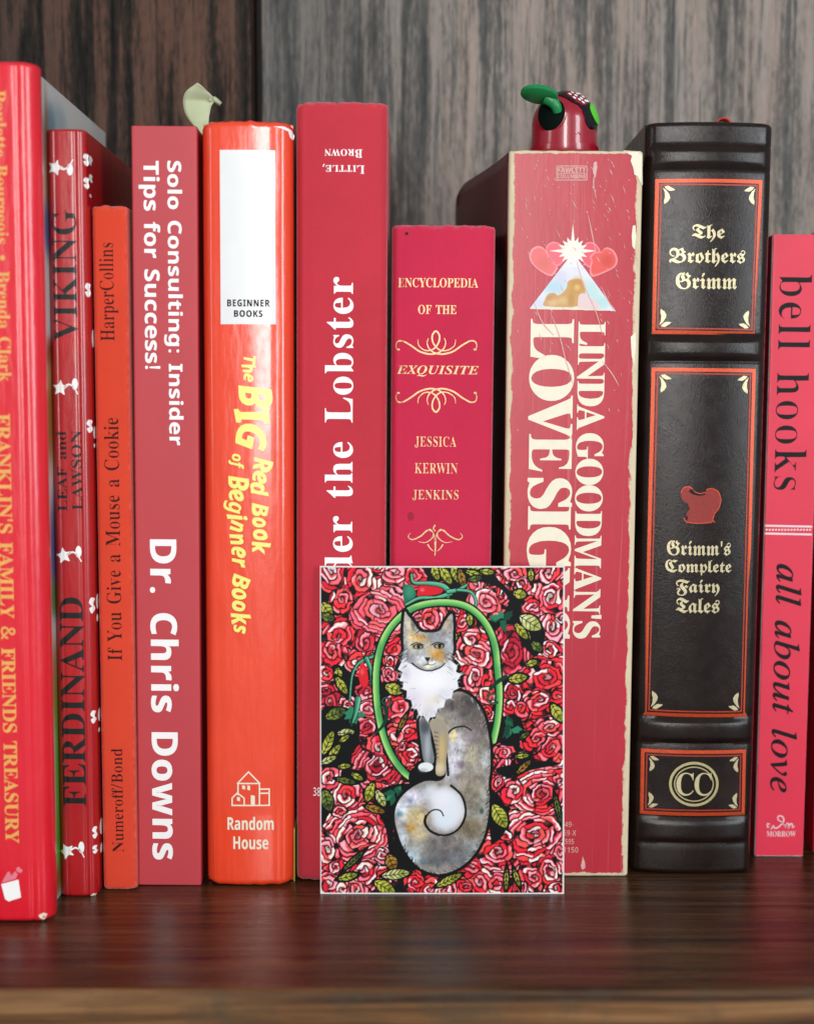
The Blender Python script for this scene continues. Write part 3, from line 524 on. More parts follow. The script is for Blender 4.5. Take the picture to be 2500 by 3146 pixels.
N1384;176 0 176 277 177 323 179 373 164 358 144 340 89 296 40 357 194 480 277 480 277 0
N2384;27 0 27 71 147 192 206 254 238 300 248 345 244 370 232 388 213 398 189 402 162 398 136 389 81 353 26 418 70 451 123 476 197 486 241 482 278 469 308 449 330 423 344 392 349 357 345 319 333 284 287 220 215 148 153 90 153 85 362 85 362 0
N3384;164 -7 90 0 26 19 26 105 90 82 153 74 199 79 229 93 246 115 251 146 241 180 227 192 206 200 136 208 99 208 99 285 136 285 204 294 223 304 235 317 244 350 240 373 228 390 207 401 175 404 143 401 116 393 73 369 26 439 92 473 134 483 183 486 249 479 300 456 332 420 343 372 336 327 313 293 280 268 240 253 240 251 291 238 327 216 350 183 357 140 352 100 337 65 311 35 274 12 225 -2
N4384;216 0 216 99 11 99 11 170 222 480 315 480 315 178 373 178 373 99 315 99 315 0;101 178 216 178 216 259 217 297 219 338 220 363 218 363 205 337 189 311
N5384;162 -7 91 0 33 19 33 107 93 85 158 76 198 81 227 94 245 118 251 152 241 192 208 216 155 224 116 221 83 214 42 235 60 480 320 480 320 394 149 394 140 300 165 304 201 306 243 302 279 289 310 269 333 240 348 204 353 161 341 91 305 38 245 4
N6384;199 -7 152 -1 110 16 75 44 47 85 29 138 24 203 30 285 51 362 69 396 93 425 124 450 162 469 209 481 264 485 297 484 328 480 328 399 301 404 271 406 218 401 178 387 151 364 132 334 122 298 117 256 121 256 137 278 160 296 188 308 225 312 282 302 325 272 353 224 362 160 351 90 318 38 266 4;197 75 224 80 245 95 259 121 264 158 260 190 248 214 228 229 199 234 160 224 134 199 124 167 132 124 157 89 175 78
N7384;75 0 255 394 18 394 18 480 362 480 362 416 181 0
N8384;192 -7 121 2 67 28 35 68 24 122 30 166 50 201 80 229 116 251 86 273 61 299 44 331 38 371 44 406 60 435 85 457 117 473 153 482 192 486 232 482 268 473 300 457 324 435 340 406 345 370 339 331 321 299 293 274 259 253 308 222 346 180 356 154 360 124 355 87 339 55 313 29 280 9 239 -3;192 296 232 321 245 339 250 363 246 383 233 399 215 408 191 412 169 408 150 399 138 383 134 363 138 340 151 322;191 68 224 72 247 84 261 103 266 127 255 159 229 184 196 204 187 209 137 175 122 153 118 128 122 104 136 85 159 72
N9384;120 -7 87 -6 55 -2 55 79 83 75 113 73 166 77 205 92 233 114 251 144 262 181 267 222 263 222 225 183 197 171 156 167 101 176 58 206 31 254 21 318 32 388 65 441 117 474 185 485 231 479 273 462 309 434 336 393 354 340 360 275 354 193 333 117 315 83 290 53 260 28 221 9 175 -3;185 244 224 255 250 280 259 311 251 355 227 390 209 400 187 404 160 399 138 383 124 357 120 320 124 288 136 265 156 249
NA463;0 0 169 482 293 482 463 0 354 0 319 114 144 114 109 0;170 199 295 199 259 311 251 340 240 375 232 407 223 374 212 336 204 311
NB451;60 0 60 480 210 480 294 473 355 453 382 430 398 399 404 358 399 320 384 289 361 266 330 255 330 251 373 234 391 220 404 199 413 173 416 139 404 81 369 37 313 9 240 0;162 289 221 289 258 293 282 304 295 321 300 345 294 368 279 384 253 393 216 396 162 396;162 84 228 84 267 88 292 102 306 122 310 149 306 173 292 192 266 205 225 209 162 209
NC428;255 -7 187 1 133 24 91 61 62 110 45 170 39 239 46 307 65 367 97 417 141 455 197 478 264 486 335 477 404 453 371 370 317 392 264 402 212 391 175 358 151 306 144 238 151 171 172 120 209 88 264 78 323 85 386 103 386 18 324 -1
ND497;60 0 60 480 211 480 281 473 342 453 391 419 427 374 450 315 458 244 450 170 427 109 389 61 337 27 273 7 196 0;162 84 206 84 258 90 300 109 329 141 347 185 353 242 344 311 318 359 275 387 216 396 162 396
NE376;60 0 60 480 336 480 336 396 162 396 162 291 324 291 324 208 162 208 162 84 336 84 336 0
NF369;60 0 60 480 335 480 335 396 161 396 161 273 323 273 323 189 161 189 161 0
NG486;262 -7 196 0 141 21 97 56 65 105 45 166 39 240 46 311 68 371 104 420 153 456 215 479 289 486 365 478 432 457 398 375 348 394 289 402 247 397 212 381 183 357 162 325 148 285 144 238 147 194 156 155 173 123 197 98 229 83 269 78 305 80 333 85 333 185 242 185 242 269 433 269 433 21 354 1
NH514;60 0 60 480 162 480 162 291 352 291 352 480 453 480 453 0 352 0 352 207 162 207 162 0
NI261;21 0 21 58 80 85 80 395 21 422 21 480 240 480 240 422 181 395 181 85 240 58 240 0
NK446;60 0 60 480 162 480 162 260 181 288 202 316 332 480 445 480 277 267 446 0 330 0 205 202 162 171 162 0
NL379;60 0 60 480 162 480 162 84 357 84 357 0
NM633;60 0 60 480 199 480 312 113 314 113 435 480 573 480 573 0 478 0 478 227 479 279 481 335 483 375 480 375 357 0 263 0 148 376 145 376 148 336 150 278 151 223 151 0
NN546;60 0 60 480 189 480 397 120 399 120 396 187 394 253 394 480 486 480 486 0 357 0 148 363 145 363 149 294 151 226 151 0
NO535;267 -7 196 1 139 24 95 61 63 111 45 171 39 241 45 311 63 371 95 420 139 456 196 479 268 487 339 479 396 456 440 420 471 370 490 310 496 240 490 171 471 110 440 61 396 24 339 1;267 79 323 89 361 122 382 173 389 240 382 308 361 359 323 392 268 402 212 392 175 359 153 308 146 240 153 173 175 122 212 89
NR443;60 0 60 480 200 480 285 471 345 444 380 399 392 336 388 305 379 278 346 237 302 209 443 0 330 0 216 184 162 184 162 0;162 267 195 267 238 271 267 283 283 304 289 333 283 362 266 382 236 393 193 396 162 396
NS370;167 -7 95 1 31 22 31 117 102 90 138 80 175 77 207 81 228 92 240 108 244 128 237 153 217 172 150 207 114 225 77 253 48 293 39 319 36 350 47 407 80 450 131 477 199 486 270 478 341 453 308 373 249 394 195 402 170 398 151 388 140 373 136 353 141 330 158 313 226 277 289 241 312 220 329 196 340 168 343 133 332 76 297 31 242 3
NT389;144 0 144 395 13 395 13 480 375 480 375 395 245 395 245 0
NU508;252 -7 193 -1 145 15 107 42 70 98 57 171 57 480 158 480 158 186 165 136 183 103 213 85 255 79 297 85 327 105 344 138 349 187 349 480 451 480 451 169 445 122 429 80 401 44 363 16 313 -1
NW649;122 0 0 480 100 480 161 218 170 179 179 132 185 92 191 132 199 177 207 211 277 480 373 480 443 211 450 177 459 132 465 92 471 132 480 179 488 218 549 480 649 480 527 0 412 0 347 252 342 274 335 306 328 339 324 364 321 339 314 307 308 274 302 251 238 0
NX448;0 0 159 247 10 480 122 480 226 307 327 480 437 480 286 242 448 0 332 0 220 181 109 0
Na406;142 -7 97 0 60 22 36 58 28 109 38 160 69 196 120 217 192 226 256 228 256 244 252 269 241 287 223 297 199 300 146 292 95 273 62 341 128 365 203 374 268 366 316 342 345 302 355 244 355 0 285 0 266 50 263 50 239 24 214 7 183 -3;179 66 209 71 234 86 250 109 256 140 256 170 217 169 176 164 150 151 136 132 131 109 134 89 144 76
Nc345;201 -7 129 5 75 39 41 97 30 181 36 242 53 291 80 328 117 353 160 368 210 373 276 366 324 349 295 271 251 287 210 293 167 281 141 244 132 182 137 134 153 101 177 81 210 75 266 83 313 106 313 21 265 0
Nd425;169 -7 113 5 69 41 40 101 30 183 40 265 69 325 114 361 171 373 207 370 236 358 259 341 277 320 280 320 275 351 273 393 273 510 373 510 373 0 296 0 277 48 273 48 255 27 233 9 204 -3;203 73 239 79 262 98 275 128 279 171 279 182 275 229 263 264 240 285 202 292 173 285 150 264 136 229 132 181 136 134 150 100 173 80
Ne397;218 -7 166 -2 121 14 83 40 54 76 36 123 30 181 36 240 52 288 78 325 113 352 155 368 203 373 271 363 324 330 357 278 368 207 368 158 132 158 139 121 157 92 185 74 223 68 287 75 347 97 347 19 290 0;134 225 274 225 269 256 257 280 235 297 204 302 178 298 156 283 141 259
Nf260;69 0 69 291 13 291 13 340 69 367 69 394 72 435 84 466 103 488 129 503 161 511 198 514 252 509 290 498 265 425 240 431 209 435 191 431 178 422 169 390 169 367 255 367 255 291 169 291 169 0
Ng425;189 -161 117 -156 52 -140 52 -60 122 -81 195 -88 238 -79 264 -51 273 -5 273 3 274 26 275 48 273 48 252 23 228 6 200 -4 169 -7 111 6 67 43 39 103 30 183 40 263 68 323 112 361 171 373 213 367 249 350 277 320 280 320 288 367 373 367 373 -1 361 -70 326 -120 269 -151;204 72 237 77 261 94 275 124 279 170 279 182 275 233 261 267 238 286 203 292 164 280 140 243 132 181 140 121 164 84
Nh441;52 0 52 510 152 510 152 406 151 355 148 320 153 320 173 344 198 361 227 370 259 373 313 365 355 342 382 300 391 239 391 0 291 0 291 214 284 258 265 285 232 293 194 286 170 262 157 224 152 173 152 0
Ni205;103 412 82 415 64 423 52 438 48 461 52 485 64 500 103 510 141 500 153 485 157 461 153 438 141 423;52 0 52 367 152 367 152 0
Nl205;52 0 52 510 152 510 152 0
Nm660;52 0 52 367 129 367 142 320 148 320 168 344 194 361 224 370 255 373 292 370 323 360 348 344 366 320 375 320 395 344 421 361 452 370 483 373 538 365 577 342 601 300 609 239 609 0 509 0 509 214 503 258 485 285 454 293 420 286 398 265 385 231 381 184 381 0 281 0 281 214 275 258 256 285 226 293 190 286 168 262 156 224 152 173 152 0
Nn441;52 0 52 367 129 367 142 320 148 320 168 344 196 361 227 370 261 373 314 365 355 342 382 300 391 239 391 0 291 0 291 214 287 249 277 274 258 289 232 293 193 286 169 262 157 224 152 173 152 0
No416;207 -7 159 -1 116 15 80 43 53 80 36 128 30 184 42 265 78 324 134 361 209 373 258 368 300 351 336 324 363 287 380 240 385 184 373 103 337 43 281 6;208 74 242 81 266 102 279 136 283 184 279 232 266 266 242 286 208 293 173 286 150 266 137 232 132 184 137 136 150 102 174 81
Np425;52 -161 52 367 134 367 148 319 152 319 192 357 221 369 257 373 312 361 357 325 385 266 395 184 385 102 355 42 310 5 254 -7 218 -3 191 8 152 40 147 40 152 -13 152 -161;226 75 255 82 276 103 289 138 293 185 285 245 262 281 224 293 191 287 170 269 157 239 152 195 152 185 156 138 168 103 190 82
Nr305;52 0 52 367 128 367 143 305 148 305 167 331 192 353 222 368 257 373 275 373 291 371 283 277 270 279 254 280 205 271 184 259 167 242 156 218 152 187 152 0
Ns334;152 -7 86 -2 31 15 31 97 95 75 155 66 180 69 197 75 206 85 210 98 204 115 183 132 130 156 74 185 55 201 41 220 33 243 30 271 40 316 70 348 116 367 175 373 240 367 304 345 274 273 223 292 174 300 141 293 130 275 135 260 157 244 206 223 261 196 281 181 296 162 305 139 308 109 298 60 269 23 220 1
Nt291;178 -7 119 4 96 19 78 41 67 73 63 115 63 291 15 291 15 334 71 367 99 445 163 445 163 367 266 367 266 291 163 291 163 115 166 97 175 84 189 76 207 73 239 77 270 85 270 10 230 -2
Nu441;181 -7 127 1 86 25 59 67 50 128 50 367 150 367 150 152 154 118 165 93 183 78 210 73 248 81 272 104 285 142 289 194 289 367 389 367 389 0 312 0 299 47 293 47 273 23 245 6 214 -4
Nw575;111 0 7 367 106 367 148 204 157 164 164 119 169 84 171 84 174 109 179 142 184 172 188 191 233 367 343 367 386 191 393 161 399 118 402 84 405 84 410 117 417 163 426 204 470 367 568 367 463 0 354 0 326 128 318 162 307 211 296 258 288 290 285 290 278 258 267 211 256 162 248 127 218 0
TB416;17 0 119 480 259 480 320 473 369 455 400 422 410 373 403 328 383 292 350 266 306 250 306 247 335 235 358 215 373 189 377 156 371 107 353 67 323 37 285 16 240 4 189 0;179 289 228 289 260 293 285 304 301 323 307 351 301 376 282 391 251 396 201 396;135 84 194 84 227 89 254 102 270 125 276 156 272 178 261 195 243 205 216 209 162 209
TG463;218 -7 143 5 87 41 52 100 40 180 45 240 58 297 80 349 111 395 151 433 199 462 256 481 321 487 391 479 455 455 418 372 369 393 316 401 275 396 239 382 210 360 185 332 167 299 153 263 142 188 148 141 165 107 195 86 239 79 268 81 295 87 316 185 229 185 247 269 432 269 379 19 309 1
TI257;-19 0 -7 58 54 85 120 395 70 422 82 480 294 480 282 422 220 395 154 85 205 58 193 0
TR409;17 0 119 480 236 480 301 472 350 449 382 408 392 348 385 296 362 255 328 224 287 203 372 0 263 0 195 184 156 184 118 0;174 267 199 267 238 271 266 285 284 309 290 343 283 372 261 390 226 396 201 396
TT357;87 0 171 395 55 395 73 480 404 480 386 395 271 395 187 0
Td399;133 -7 107 -3 83 6 61 24 44 49 33 83 30 127 33 171 42 215 56 257 76 295 100 327 129 352 162 368 199 373 229 370 251 358 283 320 285 320 286 334 289 363 294 393 319 510 418 510 310 0 234 0 240 48 238 48 193 8 166 -3;175 73 196 78 215 91 241 135 257 189 262 236 259 259 250 278 235 290 216 293 199 290 182 279 155 241 136 189 130 131 135 99 150 80
Te374;175 -7 116 2 70 29 40 73 30 135 33 180 43 224 59 264 82 300 111 330 146 354 187 368 234 373 288 366 327 345 350 313 357 273 344 221 305 181 240 154 146 146 130 146 129 139 129 132 133 106 146 85 167 72 194 68 246 75 302 96 302 21 244 0;140 212 155 212 204 217 237 230 256 249 263 271 254 294 228 302 192 291 160 259
Tf251;-15 -161 -72 -153 -72 -74 -34 -81 -15 -77 1 -67 14 -50 22 -25 89 291 36 291 46 339 105 367 111 394 131 451 160 487 198 507 246 514 288 509 324 498 298 424 278 431 254 435 237 431 224 421 208 387 204 367 276 367 260 291 188 291 118 -40 95 -101 77 -126 53 -145 23 -157
Tg399;128 -161 60 -155 9 -138 9 -52 63 -73 123 -80 154 -76 179 -64 198 -44 210 -15 212 -5 222 29 228 49 226 49 185 10 160 -3 128 -7 103 -3 80 7 59 25 43 51 33 84 30 126 33 171 42 215 56 257 76 294 100 327 129 352 162 368 197 373 229 370 254 359 290 320 293 320 312 367 388 367 308 -9 292 -60 270 -100 243 -128 210 -147 171 -158;176 73 196 77 213 89 239 130 256 183 262 236 259 259 250 278 236 290 217 293 199 290 182 279 155 241 136 189 130 131 133 106 142 88 157 77
Th406;12 0 120 510 219 510 200 422 190 379 178 340 171 318 174 318 219 358 246 370 277 373 318 366 348 345 366 311 371 268 364 209 320 0 222 0 267 214 272 253 263 283 236 293 215 289 196 274 165 223 143 152 111 0
Ti199;155 412 120 421 109 434 105 453 109 478 121 496 140 507 165 510 199 502 211 490 214 471 211 447 200 428 181 416;12 0 90 367 189 367 111 0
Tk381;12 0 120 510 219 510 171 283 161 244 150 211 153 211 302 367 414 367 251 201 345 0 234 0 175 138 135 114 111 0
Tn406;12 0 90 367 165 367 158 299 161 299 184 329 211 353 241 368 277 373 318 366 348 345 366 311 371 268 364 209 320 0 222 0 267 214 272 253 263 283 236 293 215 289 196 274 165 223 143 152 111 0
To393;170 -7 131 -2 97 10 69 31 47 59 34 94 30 134 33 181 42 226 57 267 78 303 105 332 139 355 178 369 224 373 282 364 326 335 354 289 363 228 352 140 337 100 317 64 290 35 256 12 216 -2;178 74 203 79 225 96 242 121 254 153 264 228 261 254 254 274 239 288 217 293 196 289 178 278 150 238 134 187 129 134 134 101 151 81
Tr283;12 0 90 367 165 367 158 299 162 299 186 330 212 354 242 368 276 373 293 372 308 370 286 275 272 278 253 280 218 273 187 251 162 214 146 164 111 0
Ts318;118 -7 56 -2 7 15 7 96 58 74 112 66 154 76 167 89 172 106 161 130 117 160 64 200 50 225 46 257 55 307 83 344 127 366 185 373 246 366 304 343 272 272 231 291 187 300 158 292 149 282 146 269 156 246 195 222 226 203 251 182 267 155 272 121 262 65 230 26 181 1
P!181;71 135 54 480 126 480 109 135;90 -9 60 1 51 15 48 36 51 57 60 71 90 81 119 71 129 57 132 36 129 15 119 1
P&492;187 -7 125 2 77 28 46 69 36 125 43 172 63 208 96 238 139 266 99 318 85 348 81 382 89 426 114 459 153 480 204 487 252 480 289 460 313 427 320 383 314 344 293 312 262 283 224 258 354 133 382 181 401 240 461 240 434 160 415 125 392 95 490 0 410 0 352 56 319 31 281 11 238 -2;188 293 245 336 258 358 262 383 258 405 246 423 227 435 202 439 177 435 156 424 143 406 138 383 142 360 151 338;189 46 229 49 263 60 314 93 175 229 118 185 103 160 97 127 104 94 122 68 151 51
P'151;57 306 44 480 107 480 94 306
P,180;28 -87 47 -3 61 78 124 78 129 71 104 -8 71 -87
P-216;27 154 27 206 189 206 189 154
P.180;89 -9 60 1 51 15 48 36 51 57 60 71 89 81 119 71 129 57 132 36 129 15 119 1
P/250;7 0 185 480 243 480 64 0
P:180;89 278 60 289 51 303 48 324 51 345 60 359 89 369 119 359 129 345 132 324 129 303 119 289;89 -9 60 1 51 15 48 36 51 57 60 71 89 81 119 71 129 57 132 36 129 15 119 1
'''


# ------------------------------------------------------------------ lettering
GLYPHS = {}
for _ln in GLYPH_DATA.strip('\n').split('\n'):
    _h, *_c = _ln.split(';')
    if _ln[1] == ';':
        continue
    GLYPHS[_ln[0], _ln[1]] = (int(_h[2:]), [np.array([int(q) for q in c.split()], float).reshape(-1, 2) for c in _c])

GLYPHS['P', '•'] = (420, [np.array([(210 + 95 * math.sin(t), 210 + 95 * math.cos(t)) for t in np.linspace(0, 6.28, 16, endpoint=False)])])


def fatten(p, dx, dy):
    """move an outline outwards by dx across and dy up (thousandths of an em)"""
    a = np.roll(p, 1, 0) - p
    b = np.roll(p, -1, 0) - p
    ta = -a / np.maximum(np.linalg.norm(a, axis=1, keepdims=True), 1e-6)
    tb = b / np.maximum(np.linalg.norm(b, axis=1, keepdims=True), 1e-6)
    t = ta + tb
    n = np.stack([-t[:, 1], t[:, 0]], 1)
    n /= np.maximum(np.linalg.norm(n, axis=1, keepdims=True), 1e-6)
    return p + n * np.array([dx, dy])


def layout(txt, style, fat=(0, 0), track=0, caps=None, space=None):
    """outlines of one line of text; CAPS scales lower-case letters typed as small capitals"""
    out, x, gi = [], 0.0, -1
    for ch in txt:
        if ch == ' ':
            x += 260 if space is None else space
            continue
        sc_, c = 1.0, ch
        if caps and ch.islower():
            sc_, c = caps, ch.upper()
        key = (style, c)
        if key not in GLYPHS:
            key = ('P', c) if ('P', c) in GLYPHS else ('N', c)
        adv, cs = GLYPHS[key]
        gi += 1
        for p in cs:
            q = p
            if fat != (0, 0):
                q = fatten(p, *fat)
            out.append((q * sc_ + [x, 0], p * sc_ + [x, 0], gi))
        x += adv * sc_ + track
    return out


SIGN = 1.0    # clockwise outlines: the outside lies on the left


def fill_2d(polys):
    """triangles of a set of outlines, holes left open"""
    cu = bpy.data.curves.new('outline', 'CURVE')
    cu.dimensions = '2D'
    cu.fill_mode = 'BOTH'
    for p in polys:
        s = cu.splines.new('POLY')
        s.points.add(len(p) - 1)
        flat = np.zeros((len(p), 4), np.float32)
        flat[:, :2] = p * 50.0
        flat[:, 3] = 1
        s.points.foreach_set('co', flat.ravel())
        s.use_cyclic_u = True
    ob = bpy.data.objects.new('outline', cu)
    me = bpy.data.meshes.new_from_object(ob)
    v = np.zeros(len(me.vertices) * 3, np.float32)
    me.vertices.foreach_get('co', v)
    v = v.reshape(-1, 3)[:, :2].astype(float) / 50.0
    f = [tuple(p.vertices) for p in me.polygons]
    bpy.data.meshes.remove(me)
    bpy.data.objects.remove(ob)
    bpy.data.curves.remove(cu)
    return v, f


def ring_area(p):
    return .5 * float(np.sum(p[:, 0] * np.roll(p[:, 1], -1) - np.roll(p[:, 0], -1) * p[:, 1]))


def slice_x(v, f, xs):
    """cut triangles along lines x = const so that they can follow a curved spine"""
    bm = bmesh.new()
    bv = [bm.verts.new((a, b, 0)) for a, b in v]
    for t in f:
        try:
            bm.faces.new([bv[i] for i in t])
        except ValueError:
            pass
    for x in xs:
        bmesh.ops.bisect_plane(bm, geom=bm.verts[:] + bm.edges[:] + bm.faces[:], plane_co=(x, 0, 0), plane_no=(1, 0, 0), dist=1e-5)
    bm.verts.index_update()
    v = np.array([(q.co.x, q.co.y) for q in bm.verts])
    f = [tuple(q.index for q in p.verts) for p in bm.faces]
    bm.free()
    return v, f


# ------------------------------------------------------------------ books
class Book:
    """A book standing on the shelf. Local mm: x across the spine, y into the shelf, z up."""

    def __init__(self, label, xc, Y, W, H, depth, lean=0.006, r=1.0, bulge=0.0, rt=0.6, rc=0.6, rag=0.0, crease=0.0, bands=(), group='books standing in a row on the shelf', seed=0, z0=0.0):
        self.W, self.H, self.r, self.bulge, self.rt, self.rc = W, H, r, bulge, rt, rc
        self.rag, self.crease, self.bands, self.seed, self.depth = rag, crease, bands, seed, depth
        self.lean = lean
        self.o = np.array([xc, Y, abs(lean) * W / 2 + 0.05 + z0])
        self.root = thing('book', label, 'book', self.o, (0, lean, 0), group)
        c, s = math.cos(lean), math.sin(lean)
        self.inv = np.array([[c, 0, -s], [0, 1, 0], [s, 0, c]])
        self.layer = 0

    def loc(self, px, py, y=0.0):
        """point of the spine seen at a pixel of the photograph"""
        return self.inv @ (at_depth(px, py, self.o[1] + y) - self.o)

    def xs_(self):
        W, r = self.W, max(self.r, 0.2)
        h = W / 2
        a = [h - r * (1 - math.sin(t)) for t in np.linspace(0, math.pi / 2, 9)]
        mid = list(np.linspace(-a[0], a[0], 22))
        return [-v for v in reversed(a[1:])] + mid + a[1:]

    def y_at(self, x, z):
        h, r = self.W / 2, max(self.r, 0.2)
        ax = min(abs(x), h)
        y = self.bulge * (ax / h) ** 2
        e = ax - (h - r)
        if e > 0:
            y += r - math.sqrt(max(r * r - e * e, 0))
        if self.crease:
            y += self.crease * math.exp(-(((ax - (h - r) + 0.3) / 0.55) ** 2))
        for (z0, z1, hh) in self.bands:
            s = 2.0
            if z0 - 2 < z < z1 + 2:
                u = min(max((z - z0) / s, 0), 1) * min(max((z1 - z) / s, 0), 1)
                u = u * u * (3 - 2 * u)
                dome = 0.75 + 0.25 * math.sin(math.pi * min(max((z - z0) / (z1 - z0), 0), 1))
                y -= hh * u * dome * max(0.0, 1 - (ax / h) ** 4)
                y += 0.35 * math.exp(-((z - z0 + .3) / .5) ** 2) + 0.35 * math.exp(-((z - z1 - .3) / .5) ** 2)
        rt = self.rt
        for d in (self.H - z, z):
            if d < rt:
                y += rt - math.sqrt(max(rt * rt - (rt - max(d, 0)) ** 2, 0))
        return y

    def half(self, z):
        w = 1.0
        for d in (self.H - z, z):
            if d < self.rc:
                w -= (self.rc - math.sqrt(max(self.rc ** 2 - (self.rc - max(d, 0)) ** 2, 0))) / (self.W / 2)
        return w

    def zs_(self):
        k = max(self.rt, self.rc, 0.8)
        e = [k * (1 - math.cos(t)) for t in np.linspace(0, math.pi / 2, 7)]
        n = 40 if self.rag == 0 else 60
        inner = list(np.linspace(k, self.H - k, n))
        zs = e[:-1] + inner + [self.H - v for v in reversed(e[:-1])]
        for (z0, z1, hh) in self.bands:
            zs += list(np.linspace(z0 - 1.5, z1 + 1.5, 16))
        return sorted(set(round(z, 3) for z in zs))

    def spine(self, mat, name='spine'):
        xs, zs = self.xs_(), self.zs_()
        self.yb = self.bulge + max(self.r, 0.2) + 0.8
        V, Fc = [], []
        nx = len(xs) + 2
        for z in zs:
            w = self.half(z)
            zz = z
            row = []
            for x in xs:
                y = self.y_at(x, z)
                dz = 0
                if self.rag:
                    e = max(0, 1 - min(z, self.H - z) / 5.0)
                    if z > self.H / 2:
                        dz = self.rag * e * (n3(x * .35, self.seed, 1.0) + .6 * n3(x * 1.1, self.seed, 4.0))
                    else:
                        dz = -self.rag * e * (n3(x * .35, self.seed, 9.0) + .6 * n3(x * 1.1, self.seed, 14.0)) * .6
                    y += 0.12 * self.rag * n3(x * .12, z * .035, self.seed)
                row.append((x * w, y, max(zz + dz, 0.0)))
            V.append((xs[0] * w, self.yb + 0.0, zz))
            V += row
            V.append((xs[-1] * w, self.yb + 0.0, zz))
        m = len(zs)
        for j in range(m - 1):
            for i in range(nx - 1):
                a = j * nx + i
                Fc.append((a, a + 1, a + nx + 1, a + nx))
            Fc.append((j * nx + nx - 1, j * nx, (j + 1) * nx, (j + 1) * nx + nx - 1))
        Fc.append(tuple(range(nx - 1, -1, -1)))
        Fc.append(tuple((m - 1) * nx + i for i in range(nx)))
        self.sp = mesh_obj(name, V, Fc, mat, self.root, smooth=38)
        return self.sp

    def covers(self, mat_l, mat_r, th=2.4, pages=None, square=3.0, over=0.0, ins=0.12):
        h = self.W / 2
        y0, y1 = self.yb - 0.35, self.depth
        zb = 0.0
        pg = pages or MAT['pages']
        self.cl = box('cover', (-h + ins - over, -h + ins + th, y0, y1, zb + .02, self.H - .1), mat_l, self.root, 0.35)
        self.cr = box('cover', (h - ins - th, h - ins + over, y0, y1, zb + .02, self.H - .1), mat_r, self.root, 0.35)
        box('page_block', (-h + ins + th + .05, h - ins - th - .05, y0 + .4, y1 - square, zb + square * .8, self.H - square), pg, self.root)

    # ---- things printed or stamped on the spine
    def place(self, name, v, f, mat, cols=None, lift=None, parent=None, slices=True):
        if lift is None:
            self.layer += 1
            lift = 0.05 + 0.012 * self.layer
        if slices and cols is None:
            x0, x1 = v[:, 0].min(), v[:, 0].max()
            v, f = slice_x(v, f, [x for x in self.xs_() if x0 < x < x1])
        V = [(x, self.y_at(x, z) - lift, z) for x, z in v]
        f = [tuple(q) for q in f]
        # faces look out of the shelf
        ff = []
        for q in f:
            a, b, c = (np.array(v[i]) for i in q[:3])
            cr = (b[0] - a[0]) * (c[1] - a[1]) - (b[1] - a[1]) * (c[0] - a[0])
            ff.append(q if cr > 0 else q[::-1])
        return mesh_obj(name, V, ff, mat, parent or self.sp, cols=cols)

    def quad(self, q):
        """text box (xa0, xa1, ya, xb0, xb1, yb) in photograph pixels -> local x0, x1, z0, z1"""
        xa0, xa1, ya, xb0, xb1, yb = q
        p = [self.loc(xa0, ya), self.loc(xa1, ya), self.loc(xb0, yb), self.loc(xb1, yb)]
        return (p[0][0] + p[2][0]) / 2, (p[1][0] + p[3][0]) / 2, (p[2][2] + p[3][2]) / 2, (p[0][2] + p[1][2]) / 2

    def text(self, name, txt, style, q, mat, turn=0, fat=(0, 0), track=0, caps=None, space=None, jig=None, tilt=0.0, wobble=0.0):
        """TURN 0 upright, 'D' read downwards, 'U' read upwards, 180 upside down; fitted to its box Q"""
        raw = layout(txt, style, (SIGN * fat[0], SIGN * fat[1]), track, caps, space)
        grp = [a[2] for a in raw]
        gi = max(grp)
        fatp, thin = [a[0] for a in raw], [a[1] for a in raw]
        if wobble:                               # hand lettering: every letter leans, hops and swells a little
            wr = random.Random(len(txt) * 7 + 3)
            mv = [(wr.uniform(-1, 1) * .16 + (.07 if k % 2 else -.07), wr.uniform(-26, 26), wr.uniform(.90, 1.14)) for k in range(gi + 1)]
            for L_ in (fatp, thin):
                for k in range(gi + 1):
                    ids = [i for i in range(len(grp)) if grp[i] == k]
                    al = np.concatenate([raw[i][1] for i in ids])
                    ctr = np.array([al[:, 0].mean(), (al[:, 1].min() + al[:, 1].max()) / 2])
                    a_, dy_, s_ = mv[k]
                    a_, dy_, s_ = a_ * wobble, dy_ * wobble, 1 + (s_ - 1) * wobble
                    M_ = np.array([[math.cos(a_), -math.sin(a_)], [math.sin(a_), math.cos(a_)]]) * s_
                    for i in ids:
                        p = L_[i] - ctr
                        p = p * (1 + .10 * wobble * np.sin(p[:, [1]] / 130.0 + k))     # letters flare at one end
                        L_[i] = p @ M_.T + ctr + [0, dy_]
        polys = fatp + thin
        if jig:
            polys = jig(polys)
        if tilt:
            polys = [np.stack([p[:, 0], p[:, 1] + p[:, 0] * tilt], 1) for p in polys]
        nraw = len(raw)
        thin = polys[nraw:]
        polys = polys[:nraw]
        a = np.concatenate(polys)
        lo, hi = a.min(0), a.max(0)
        polys = [(p - lo) / (hi - lo) for p in polys + thin]
        if len(q) == 4:
            q = (q[0], q[2], q[1], q[0], q[2], q[3])
        x0, x1, z0, z1 = self.quad(q)
        res = []
        for p in polys:
            u, v = p[:, 0], p[:, 1]
            if turn == 'D':
                u, v = v, 1 - u
            elif turn == 'U':
                u, v = 1 - v, u
            elif turn == 180:
                u, v = 1 - u, 1 - v
            res.append(np.stack([x0 + u * (x1 - x0), z0 + v * (z1 - z0)], 1))
        V, Fc = [], []
